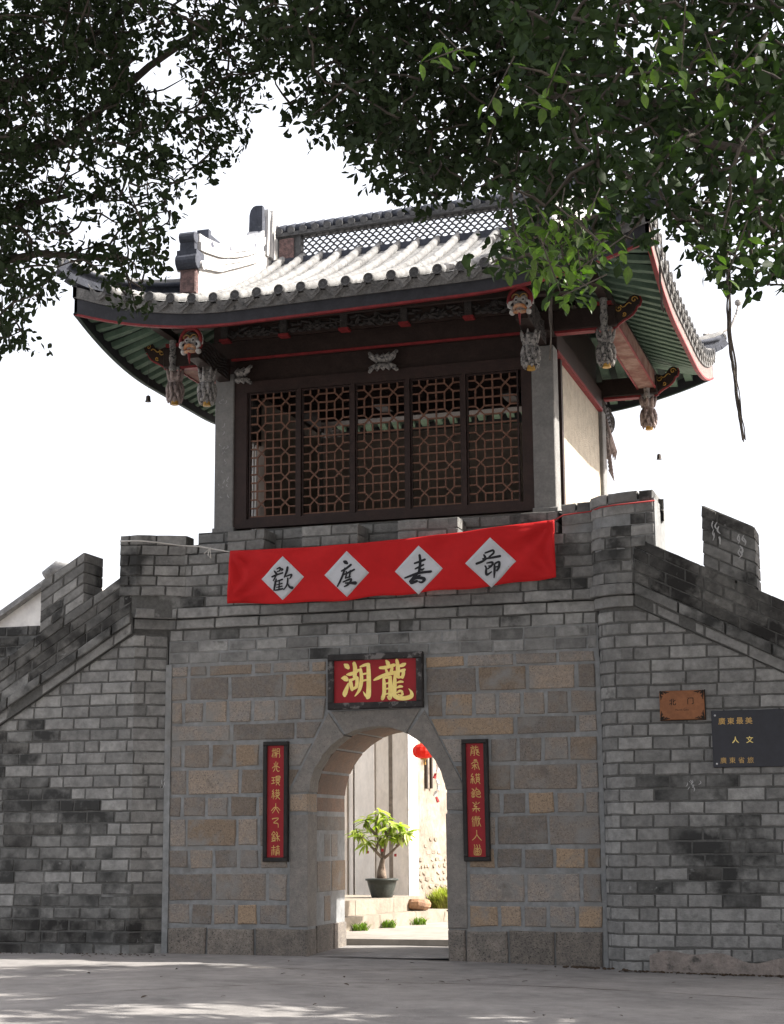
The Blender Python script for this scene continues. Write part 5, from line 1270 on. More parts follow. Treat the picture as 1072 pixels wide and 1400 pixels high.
# white gabled house at far left -----------------------------------------
WH = thing('white_house', 'white gabled house with grey roof edge behind the left stair parapet', 'house', (-11, 9, 0))
gp = [(-13.5, 0), (-8.75, 0), (-8.75, 6.35), (-8.95, 6.55), (-9.86, 6.0), (-13.5, 3.9)]
gp = [(-13.5, 0), (-8.7, 0), (-8.7, 6.50), (-8.95, 6.50), (-13.5, 3.75)]
MB().xz(gp[::-1], 8.0, 13).build('house_wall', white_m, WH)
MB().bar((-13.6, 7.95, 3.72), (-8.95, 7.95, 6.56), .3, .10, (0, 0, 1)).build('roof_edge', tile_m, WH)
MB().tube([(-9.15, 7.8, 6.52), (-8.9, 7.8, 6.68), (-8.62, 7.8, 6.62), (-8.5, 7.8, 6.45)], [.12, .14, .13, .10], 10).build('roof_ridge_end', tile_m, WH, True)
MB().box(-8.69, -8.0, 8.2, 8.6, 0, 5.2).build('side_wall', white_m, WH)

# small hanging bells at the eaves, litter at the wall foot -------------------
for (x, y, z, zt_, lab) in ((-3.19, -.4, 7.56, 8.32, 'tiny dark bell hanging on a thread below the left eave corner'), (3.16, 5.0, 7.41, 8.4, 'tiny dark bell hanging on a thread below the right rear eave')):
    t = thing('wind_bell', lab, 'bell', (x, y, z), 'bells under the eaves')
    MB().lathe([(.012, .05), (.03, .04), (.036, -.02), (.045, -.04), (.03, -.042)], (x, y, z), 10).build('bell_body', iron_m, t)
    MB().tube([(x, y, z + .05), (x, y, zt_)], .0025, 4, False).build('bell_thread', iron_m, t)
rr = random.Random(77); DL = leaf_mesh('fallen_leaf', .07, .035, litter_m, .2)
spots = [(3.2 + rr.uniform(0, 2.4), -.42 - abs(rr.gauss(0, .10))) for _ in range(60)] + [(-3.3 + rr.gauss(0, .4), -.45 - abs(rr.gauss(0, .2))) for _ in range(26)] + [(rr.uniform(-3, 6), rr.uniform(-7, -.6)) for _ in range(40)]
for x, y in spots:
    o = place('fallen_leaf', DL, None, (x, y, gz(x, y) + .014), rr.uniform(0, 6.3), rr.uniform(-.15, .1), rr.uniform(-.2, .2), rr.uniform(.6, 1.2))
    tag(o, 'small dry brown leaf lying on the concrete before the gate', 'leaf', 'fallen leaves on the concrete')

# pinkish render skirt, cracks in the concrete, rubble at the wall foot
sk_ = MB(); sk_.grid(lambda s, t: (3.55 + 3.2 * s, -.318 - .03 * (1 - t) - .006 * sin(s * 37), -.2 + (.28 + .05 * sin(s * 11) + .03 * sin(s * 29)) * t), 40, 3)
sk_.build('render_skirt', mat('pinkish_render', (.24, .205, .185), (.19, .165, .15), var=.3, scale=5, bump=.5, stain=((.07, .065, .06), 4, .6, .1)), rw)
GR = bpy.data.objects['ground']
for pts in ([(-.95, -.10), (-.3, -.14), (.3, -.08), (1.0, -.12)], [(1.6, -3.2), (2.0, -2.3), (2.35, -1.6), (2.4, -.9)], [(-5, -3.0), (-3.2, -2.7), (-1.6, -2.1), (.2, -1.9), (1.1, -1.3)], [(-1.5, -6.2), (-.2, -4.4), (.9, -3.4), (2.6, -3.0), (5.5, -3.2)]):
    q = smooth([(x, y, 0) for x, y in pts], 10); mb = MB()
    for i, (x, y, _) in enumerate(q):
        x += random.uniform(-.02, .02); y += random.uniform(-.03, .03); w_ = random.uniform(.006, .019); mb.v += [(x, y - w_, gz(x, y) + .0045), (x, y + w_, gz(x, y) + .0045)]
    for i in range(len(q) - 1): mb.f.append((2 * i, 2 * i + 2, 2 * i + 3, 2 * i + 1))
    mb.build('crack', litter_m, GR)
def rubble(name, pts, seed, label):
    r = random.Random(seed); mb = MB()
    for x, y, s in pts: mb.ell((x, y, gz(x, y) + s * .3), (s, s * r.uniform(.6, 1), s * r.uniform(.4, .8)), 6, 4)
    o = mb.build(name, litter_m); o['kind'] = 'stuff'; o['label'] = label
r = random.Random(6)
rubble('litter', [(r.gauss(2.75, .16), -.22 - abs(r.gauss(0, .06)), r.uniform(.008, .03)) for _ in range(70)] + [(r.uniform(3.2, 6), -.40 - abs(r.gauss(0, .05)), r.uniform(.006, .025)) for _ in range(160)] + [(r.uniform(-6, -3), -.36 - abs(r.gauss(0, .05)), r.uniform(.005, .016)) for _ in range(80)], 3, 'dark crumbs and dirt along the foot of the walls')
LEFT_BLOBS=[(0.14,-7.39,7.04,0.22),(-1.65,-8.1,8.1,0.2),(1.71,-8.97,8.57,0.17),(1.27,-10.31,6.47,0.17),(0.86,-7.98,9.01,0.16),(1.66,-10.77,7.65,0.21),(-1.06,-8.04,9.05,0.21),(0.9,-9.57,6.44,0.22),(1.74,-9.09,7.84,0.16),(0.11,-10.43,8.27,0.19),(-0.63,-9.81,6.53,0.17),(1.52,-9.1,7.22,0.18),(0.48,-7.63,9.65,0.15),(-0.7,-9.59,6.23,0.19),(0.04,-10.99,8.06,0.22),(-1.32,-7.53,7.1,0.22),(0.03,-9.12,7.87,0.2),(-1.31,-8.11,6.93,0.21),(-0.17,-10.32,5.43,0.17),(0.9,-9.6,7.68,0.16),(-0.83,-9.23,8.71,0.22),(0.13,-8.97,8.35,0.21),(1.06,-10.43,6.94,0.21),(1.17,-8.15,8.99,0.22),(0.1,-10.52,6.99,0.21),(-1,-7.53,8.29,0.21),(0.29,-8.65,6.64,0.17),(0.55,-9.78,8.24,0.22),(1.15,-10.36,7.23,0.17),(0.33,-9.5,6.44,0.18),(1.52,-10.2,6.46,0.19),(-0.27,-9.08,6.77,0.21),(0.98,-9.88,6.82,0.21),(0.77,-8.05,8.94,0.19),(0.68,-8.31,7.87,0.2),(-0.49,-10.04,8.23,0.2),(1.03,-9.35,8.74,0.17),(0.63,-10.42,7.8,0.15),(0.18,-8.65,7.95,0.19),(-0.38,-10.29,7.25,0.18),(-0.5,-9.39,6.13,0.15),(0.84,-9.06,8.73,0.17),(0.84,-7.49,8.2,0.19),(-0.11,-7.1,7.89,0.22),(2.22,-10.31,8.19,0.19),(0.58,-9.95,7.17,0.17),(-0.55,-7.59,8.75,0.18),(-0.52,-9.37,6.88,0.17),(-0.41,-10.15,6.88,0.22),(-0.87,-8.03,9.27,0.17),(0.87,-8.18,9.07,0.17),(-0.08,-9.17,7.23,0.18),(-0.55,-9.87,7.99,0.21),(-0.45,-7.96,8.29,0.16),(0.51,-10.18,5.78,0.21),(-1.05,-7.43,7,0.16),(-1.13,-8.18,7.52,0.15),(-1,-7.87,6.7,0.2),(-1.87,-7.68,7.24,0.22),(1.25,-8.3,8.56,0.22),(0.27,-10.82,7.02,0.15),(-0.14,-7.17,7.14,0.16),(-0.15,-10.32,6.23,0.19),(-0.39,-8.81,6.59,0.16),(-0.65,-8.57,8.14,0.16),(0.05,-10.5,6.24,0.16),(0.65,-10.3,5.83,0.2),(-0.94,-8.2,9.36,0.2),(-0.4,-9.01,8.06,0.17),(1.68,-10.02,7.11,0.15),(-0.79,-8.6,9.44,0.18),(1.4,-9.27,8.87,0.21),(0.8,-8.88,7.59,0.16),(-0.06,-10.08,8.14,0.18),(1.92,-9.65,8.06,0.17),(0.14,-10.35,7.55,0.18),(-0.65,-8.14,7.13,0.16),(0.12,-10,8.43,0.22),(0.2,-9.33,7.91,0.17),(-0.64,-9.04,8.42,0.22),(-0.68,-9.4,6.32,0.15),(-1.12,-8.68,9.33,0.18),(2.13,-9.76,8.31,0.15),(0.78,-10.28,8.25,0.18),(0.95,-11.07,7.85,0.22),(-0.25,-9.55,7.17,0.19),(0.19,-10.81,7.25,0.19),(0.53,-9.17,7,0.19),(1.87,-9.92,7.4,0.16),(-0.03,-9.87,7.79,0.16),(0.57,-9.63,7.54,0.15),(0.1,-7.58,6.65,0.16),(0.32,-8.53,8.78,0.18),(-0.03,-10.47,5.27,0.19),(-0.12,-9.28,8.38,0.17),(1.41,-9.34,7.97,0.17),(-1.52,-7.82,7.18,0.16),(0.33,-9.57,8.86,0.19),(-0.02,-9.94,7.4,0.15),(0.01,-9.28,7.7,0.2),(0.58,-8.91,6.28,0.19),(1.19,-9.31,7.03,0.16),(0.43,-7.39,8.75,0.17),(0.95,-7.11,9.08,0.19),(0.03,-8.88,8.63,0.21),(0,-8.87,8.91,0.19),(-0.19,-8.97,8.29,0.21),(-1.03,-8.25,7.3,0.17),(-1.39,-8.28,7.6,0.21),(-1.07,-7.46,7.7,0.16),(-0.68,-9.72,8.57,0.19),(-0.41,-9.32,8.45,0.2),(-1.36,-8.37,7.87,0.22),(0.2,-10.78,7.65,0.16),(0.43,-11.16,7.73,0.16),(-0.69,-9.35,7.69,0.18),(0.12,-9.63,8.48,0.17),(-0.66,-8.17,8.44,0.19),(-0.19,-10.33,7.15,0.2),(0.21,-10.91,7.34,0.18),(1.12,-8.26,9.43,0.18),(1.13,-10.27,8.22,0.22),(0.96,-10.29,6.85,0.17),(-0.49,-9.24,6.35,0.22),(1.97,-8.89,8.19,0.17),(0.16,-8.59,8.34,0.16),(0.37,-10.66,6.82,0.18),(0.06,-10.06,7.2,0.2),(0.55,-9.85,6.06,0.19),(1.04,-9.24,7.6,0.18),(-0.66,-8.33,7.56,0.16),(-0.01,-8.56,7.55,0.21),(-0.41,-10.05,7.42,0.15),(0.1,-8.53,6.68,0.18),(-0.44,-9.49,7.78,0.19),(-0.18,-10.39,8.26,0.16),(2.06,-9.35,7.8,0.2),(-0.8,-8.25,8.72,0.18),(1.74,-10.13,6.52,0.15),(1.51,-8.71,9,0.16),(2.36,-10.26,7.83,0.2),(-0.28,-8.92,9.34,0.19),(0.38,-9.78,8.5,0.19),(1.51,-10.23,7.77,0.18),(0.81,-8.42,7.71,0.21),(-0.05,-6.96,7.62,0.16),(1.77,-10.03,7.29,0.19),(-1.44,-7.95,7.94,0.22),(0.09,-8.52,9.09,0.16),(-0.04,-7.76,9.56,0.19),(0.34,-9.23,8.3,0.21),(1.19,-7.51,8.51,0.19),(0.94,-9.45,7.09,0.2),(-0.69,-8.34,7.85,0.19),(-0.12,-10.06,5.33,0.16),(0.18,-10.33,6.19,0.19),(-0.32,-8.47,7.29,0.18),(0.2,-8.57,9.44,0.2),(1.12,-10.07,6.89,0.16),(-0.93,-9.21,9.25,0.16),(-1.99,-7.48,6.67,0.16),(1.19,-9.28,8.13,0.18),(0.5,-9.69,8.72,0.2),(1.94,-9.96,7.2,0.19),(0.6,-10.11,8.08,0.15),(-0.41,-9.81,8.88,0.22),(0.59,-11.24,7.97,0.19),(0.63,-7.11,8.25,0.19),(1.04,-9.04,8.6,0.16),(0.8,-10.04,8.05,0.18),(2.2,-9.95,7.41,0.17),(-0.17,-8.81,8.58,0.18),(-0.47,-9.54,5.97,0.2),(-0.32,-9.93,6.63,0.2),(0.56,-10.19,6.43,0.21),(0.25,-8.92,6.97,0.17),(-1.26,-8.59,6.5,0.17),(0.21,-10.32,5.43,0.18),(0.56,-10.73,6.77,0.16),(-0.26,-9.36,5.58,0.17),(-1.41,-8.63,8.48,0.21),(0.17,-10.03,5.56,0.19),(1.32,-9.88,6.24,0.16),(-0.03,-8.98,7.49,0.21),(1.8,-8.98,8.89,0.17),(1.91,-9.39,8.45,0.2),(0.28,-8.75,8.76,0.2),(-0.14,-7.91,7.69,0.22),(0.1,-9.27,6.61,0.19),(-0.58,-8.65,7.17,0.15),(-0.72,-8.93,7.56,0.2),(1.6,-9.25,8.62,0.21),(-1.4,-8.49,8.99,0.17),(0.44,-8.39,6.1,0.17),(0.51,-9.98,7.79,0.19),(1.15,-10.24,7.51,0.2),(0.49,-10.51,6.98,0.17),(-0.04,-8.07,8.91,0.18),(-0.11,-10.39,6.78,0.18),(0.86,-9.76,6.02,0.22),(0.88,-9.72,7.42,0.18),(1.48,-9.67,7.17,0.17),(0.87,-11.21,7.87,0.2),(1.77,-8.41,8.57,0.2),(0.47,-9.02,7.6,0.18),(-0.83,-8.77,5.9,0.2),(1.38,-10.41,7.91,0.2),(-1.49,-8.47,7.44,0.19),(1.64,-10.28,7.03,0.16),(0.32,-7.59,7.94,0.17),(-0.3,-7.09,6.72,0.16),(-0.57,-9.24,8.46,0.15),(2,-10.24,7.95,0.21),(-0.09,-7.55,8.26,0.16),(-0.18,-9.95,8.38,0.16),(0.44,-10.41,8.1,0.16),(-0.93,-8.18,7.53,0.17),(1.42,-8.41,7.91,0.19),(0.94,-10.25,7.64,0.22),(0.45,-9.18,7.89,0.22),(1.15,-8.38,8.86,0.21),(1.7,-9.68,7.27,0.21),(0.13,-7.8,8.94,0.18),(-0.56,-9.44,8.58,0.17),(1.16,-7.84,7.99,0.2),(0.79,-7.63,7.8,0.2),(-1.84,-7.72,7.56,0.19),(0.18,-8.46,7.75,0.19),(1.33,-7.6,8.83,0.21),(0.59,-8.62,8.73,0.2),(1.22,-10.12,8.46,0.18),(-0.92,-8.47,6.51,0.17),(0.24,-8.01,9.5,0.22),(0.87,-8.04,8.45,0.16),(0.64,-9.05,7.84,0.17),(0.2,-10.09,8.04,0.16),(-1.12,-8.5,8.72,0.17),(0.91,-9.12,8.31,0.17),(-0.52,-7.13,7.72,0.2),(0.84,-9.89,8.54,0.22),(0.47,-10.77,7.76,0.21),(0.36,-10.59,7.31,0.21),(1.29,-10.05,6.14,0.19),(-0.4,-8.32,6.85,0.17),(-0.32,-9.58,5.8,0.19),(-1.4,-8.4,8.42,0.19),(-1.65,-7.66,6.47,0.16),(1.37,-9.09,8.72,0.16),(-0.57,-9.12,7.25,0.2),(0.16,-9.87,6.06,0.17),(-0.42,-9.07,6.69,0.16),(2.33,-10.08,7.81,0.15),(0.18,-9.85,6.3,0.15),(0.63,-8.95,8.47,0.15),(-0.13,-8.42,6.7,0.2),(-0.18,-9.44,5.96,0.2),(0.7,-7.78,9.62,0.21),(-0.03,-7.21,7.68,0.16),(2.07,-10.13,7.46,0.17),(-1.34,-8.09,6.81,0.15),(0.92,-7.33,9.56,0.2),(-0.8,-9,8.25,0.21),(0.91,-10.33,8,0.17),(1.34,-8.23,8.15,0.17),(-0.83,-8.59,8.21,0.21),(0.18,-9.03,6.99,0.21),(-0.14,-9.79,5.45,0.2),(0.37,-11.46,7.91,0.2),(0.56,-8.98,8.3,0.17),(2,-10.51,7.52,0.18),(0.06,-9.68,7.09,0.2),(0.12,-10.11,5.62,0.19),(-0.13,-8.39,7.96,0.19),(1.06,-9.74,6.84,0.19),(1.01,-9.57,6.46,0.18),(1.74,-8.51,9.12,0.18),(-0.13,-8.24,9.49,0.2),(-0.62,-8.94,9.1,0.17),(-0.47,-7.91,8.48,0.18),(1.36,-9.82,8.29,0.16),(0.14,-8.83,8.23,0.2),(0.22,-8.46,9.06,0.19),(1.08,-8.35,9.28,0.18),(1.08,-9.42,6.07,0.2),(-0.6,-8.37,6.34,0.18),(-0.27,-8.73,7.84,0.22),(0.76,-8.96,6.01,0.15),(-0.07,-9.72,6,0.19),(0.87,-8.66,6.76,0.16),(1.06,-7.14,9.37,0.17),(1.15,-8.65,7.5,0.18),(-0.94,-7.91,6.06,0.21),(-0.73,-8.12,8.59,0.22),(-0.88,-9.46,7.91,0.21),(-1.15,-9.12,8.64,0.2),(-0.25,-8.91,8.45,0.17),(0.55,-10.48,7.07,0.2),(0.45,-9.96,8.28,0.16),(0.9,-7.23,8.15,0.17),(0.76,-10.45,8.23,0.17),(0.28,-7.71,7.73,0.18),(0.18,-8.06,6.93,0.19),(0.04,-7.47,8.46,0.16),(1.88,-9.62,7.94,0.15),(-0.87,-8.76,6.9,0.2),(1.72,-9.6,8,0.21),(0.77,-8.56,7.04,0.16),(-0.95,-8.37,9.73,0.18),(0.97,-11.01,7.97,0.21),(2.5,-10.43,7.81,0.16),(1.03,-10.76,7.3,0.18),(0.83,-8.73,9.17,0.21),(0.29,-10.45,5.62,0.16),(-0.18,-7.03,7.06,0.21),(2.16,-9.88,7.76,0.21),(0.54,-7.8,7.5,0.2),(-0.7,-8.59,7.09,0.18),(-0.47,-8.46,9.04,0.2),(1.21,-9.11,7.05,0.19),(0.6,-7.97,9.05,0.16),(-0.59,-8.47,7.14,0.19),(0.54,-9.53,6.59,0.16),(-0.16,-8.09,6.74,0.21),(0.52,-8.97,6.42,0.16),(-1.08,-8.3,8.17,0.18),(0.29,-8.39,9,0.16),(-0.95,-9.34,8.95,0.21),(-0.56,-6.93,6.95,0.19),(-1.22,-8.75,9.37,0.17),(0.93,-8.66,9.2,0.18),(1.01,-11.14,7.7,0.18),(-1.84,-7.8,6.18,0.18),(-0.21,-10.18,5.79,0.22),(0.74,-9.38,6.76,0.16),(0.9,-8.45,8.36,0.21),(0.54,-8.7,6.95,0.17),(0.84,-10.1,8.51,0.21),(0.13,-10.72,6.83,0.16),(0.37,-9.09,8.45,0.22),(-0.69,-9.22,7.09,0.17),(0.54,-8.89,9.12,0.16),(1.53,-8.93,9.02,0.21),(1.52,-9.73,8.31,0.17),(-0.24,-10.31,5.76,0.16),(0.66,-9.97,7.07,0.17),(-0.94,-7.59,7.76,0.19),(0.06,-9.71,8.05,0.15),(1.26,-8.36,7.44,0.18),(-0.12,-9.54,7.08,0.2),(1.64,-9.53,7.7,0.2),(-0.71,-9.44,8.27,0.21),(1.76,-9.74,7.38,0.21),(0.24,-9.33,6.97,0.18),(0.68,-10.09,6.9,0.19),(0.56,-9.35,8.73,0.2),(1.38,-9.35,8.1,0.2),(0.03,-10.72,6.37,0.19),(1.07,-9.48,7.06,0.18),(-0.97,-8.17,8.85,0.15),(1.51,-10.24,6.84,0.19),(0.96,-10.68,7.52,0.16),(0.11,-10.47,6.65,0.18),(0.36,-8.75,8.16,0.19),(0.18,-9.91,8.5,0.17),(-1.33,-8.64,6.14,0.18),(-0.82,-8.28,8.57,0.19),(-1.09,-8.55,9.53,0.19),(-0.96,-7.93,6.4,0.22),(-0.74,-7.94,7.94,0.17),(-0.36,-9.38,6.46,0.18),(1.27,-8.99,7.13,0.17),(-1.2,-8.33,7.93,0.2),(-0.02,-10.07,6.43,0.19),(-1.39,-8.07,6.2,0.21),(1.23,-10.02,7.1,0.16),(1.19,-10.83,7.85,0.2),(0.07,-7.54,8.57,0.15),(-1.57,-8.33,7.86,0.17),(0.07,-9.32,7.94,0.2),(1.28,-8.96,7.47,0.17),(-0.95,-9.29,8.43,0.18),(1.66,-9.65,7.87,0.18),(0.23,-8.54,8.51,0.22),(-1.5,-7.94,6.74,0.2),(1.03,-8.32,8.02,0.18),(0.13,-11.12,7.28,0.2),(-1.47,-8.38,7.58,0.2),(1.26,-9.51,6.53,0.22),(-0.76,-9.23,6.51,0.2),(0.58,-8.46,9.43,0.17),(-1.21,-7.81,6.85,0.22),(0.16,-9.92,5.5,0.19),(1.32,-10.37,7.45,0.21),(-1.12,-8.99,6.58,0.2),(0.54,-8.8,7.81,0.18),(1.7,-9.38,7.75,0.2),(-0.17,-10.17,7.46,0.2),(-1.16,-7.95,7.09,0.18),(-1.13,-8.87,7.1,0.18),(-0.62,-6.81,9.01,0.21),(-0.48,-9.51,8.7,0.26),(-0.48,-8,8.06,0.18),(0.25,-9.62,8.58,0.2),(-0.87,-9.44,7.04,0.22),(-0.25,-9.3,7.41,0.25),(-0.22,-7.33,9.3,0.21),(-0.55,-7.36,10.15,0.2),(-1.23,-7.01,8.84,0.22),(-0.48,-10.17,8.69,0.2),(-0.8,-8.39,7.41,0.23),(-0.76,-9.61,8.19,0.2),(-1,-7.93,8.45,0.24),(-0.56,-9.35,6.12,0.22),(-2.24,-6.91,7.39,0.25),(-1.44,-7.24,7.73,0.21),(-0.34,-9.5,6.83,0.18),(-2.17,-7.34,8.44,0.22),(-1.69,-7.61,9.56,0.23),(-0.6,-9.15,8.3,0.22),(-1.55,-7.46,8.94,0.22),(-0.6,-7.52,9.56,0.19),(-0.29,-8.41,8.12,0.21),(-1.66,-7.25,8.28,0.2),(0.14,-8.95,7.74,0.25),(-2.05,-6.62,7.27,0.25),(-0.32,-9,8.63,0.19),(-1.01,-7.49,8.29,0.22),(-0.86,-9.23,7.28,0.2),(-1.22,-7.06,9.34,0.19),(-1.59,-7.61,8.43,0.26),(-0.2,-8.35,9.28,0.18),(-0.02,-9.32,8.55,0.25),(-1.83,-7.6,9.34,0.2),(-0.68,-8.44,9.25,0.23),(0.04,-8.69,8.45,0.22),(-0.68,-8.79,7.84,0.22),(-0.71,-8.85,9.29,0.26),(-1.51,-8.42,6.98,0.25),(0.84,-9.35,8.81,0.23),(-1.28,-7.53,9.63,0.18),(-0.13,-8.74,8.75,0.24),(0.01,-9.08,8.09,0.22),(-0.95,-8.8,6.87,0.21),(-0.46,-7.51,8.76,0.18),(-0.42,-6.94,9.79,0.26),(-1,-8.3,9.36,0.18),(0.07,-8.59,8.06,0.2),(-1.69,-7.6,7.84,0.23),(0.79,-9.12,7.47,0.21),(0.93,-9.54,8.5,0.21),(-0.57,-7.02,9.78,0.21),(-1.97,-7.57,6.65,0.24),(-1.41,-8.37,6.04,0.24),(-0.68,-9.63,8.81,0.26),(-0.48,-9.78,7.77,0.23),(-0.53,-7.27,9.3,0.2),(-0.4,-9.84,8.81,0.22),(-1.02,-8.82,9.28,0.23),(-0.17,-7.28,8.68,0.19),(-0.67,-6.82,8.71,0.22),(-1,-9.06,8.98,0.2),(-0.48,-8.78,6.83,0.19),(-0.45,-7.34,9.96,0.22),(-0.57,-6.93,8.45,0.22),(-0.41,-9.08,8.51,0.2),(-1.05,-9.25,8.67,0.22),(-1.99,-7.32,8.56,0.2),(-1.05,-9.02,8.71,0.2),(-1.32,-7.2,9.41,0.24),(-1.56,-8.31,8.75,0.19),(-1.03,-8.5,9.68,0.19),(-0.26,-8.78,9.26,0.26),(-2.36,-6.98,7.74,0.23),(0.13,-9.28,8.31,0.19),(-2.01,-7.75,9.72,0.25),(-0.7,-8.58,9.35,0.19),(-1.43,-7.45,9.23,0.24),(-0.82,-8.63,6.65,0.25),(-1.03,-7.86,8.68,0.18),(-0.92,-7.01,9.04,0.26),(-0.52,-9.27,8.61,0.18),(-1.44,-7.21,8.21,0.23),(-0.62,-9.39,6.77,0.22),(-1.58,-7.9,8.47,0.25),(0.24,-8.98,7.47,0.18),(-0.04,-9.55,8.95,0.22),(-1.01,-7.62,8.4,0.21),(-0.63,-9.79,7.76,0.2),(-1.37,-7.88,8.5,0.19),(-1.46,-8.56,8.04,0.23),(-0.44,-10.26,8.4,0.19),(-1.21,-8.57,8.57,0.21),(-1.56,-8.02,6.64,0.26),(-2.17,-6.96,6.66,0.25),(-1.28,-8.19,8.66,0.2),(-0.37,-7.12,9.23,0.2),(-1.75,-7.38,7.22,0.2),(-1.08,-7.56,7.77,0.2),(-0.22,-8.46,9.51,0.24),(0.22,-8.79,8.95,0.23),(-0.97,-8.53,7.08,0.2),(-0.65,-8.16,8.51,0.24),(-1.37,-8.72,8.16,0.24),(-1.09,-8.59,6.27,0.22),(-0.64,-9.33,7.31,0.21),(-0.78,-8.92,8.58,0.22),(-1.25,-8.77,6.48,0.22),(0.54,-8.82,7.76,0.25),(-0.76,-9.58,6.35,0.18),(0.62,-9.33,8.31,0.2),(0.55,-9.2,8.01,0.22),(-0.77,-8.08,7.82,0.18),(-0.31,-7.38,9.75,0.25),(-0.55,-7.88,8.85,0.21),(-0.86,-7.03,9.55,0.24),(-0.46,-8.15,9.29,0.24),(-1.64,-7.1,8.16,0.25),(-1.19,-8.41,8.35,0.22),(-0.34,-9.36,7.8,0.18),(-0.49,-8.16,7.81,0.19),(-2.27,-7.12,6.64,0.2),(0.13,-8.27,9.6,0.26),(-0.83,-8.03,9.66,0.22),(0.21,-8.83,8.68,0.25),(-1.17,-8.2,7.59,0.22),(-1.03,-7.7,8.94,0.24),(0.22,-8.25,8.39,0.19),(-0.37,-9.41,7.41,0.18),(-1.78,-7.52,6.96,0.21),(0.29,-9,8.15,0.25),(-0.73,-7.2,10.1,0.23),(-1.64,-7.92,7.15,0.23),(-1.4,-8.62,7.64,0.19),(-0.93,-8.32,9.73,0.22),(-0.66,-8.71,6.96,0.2)]
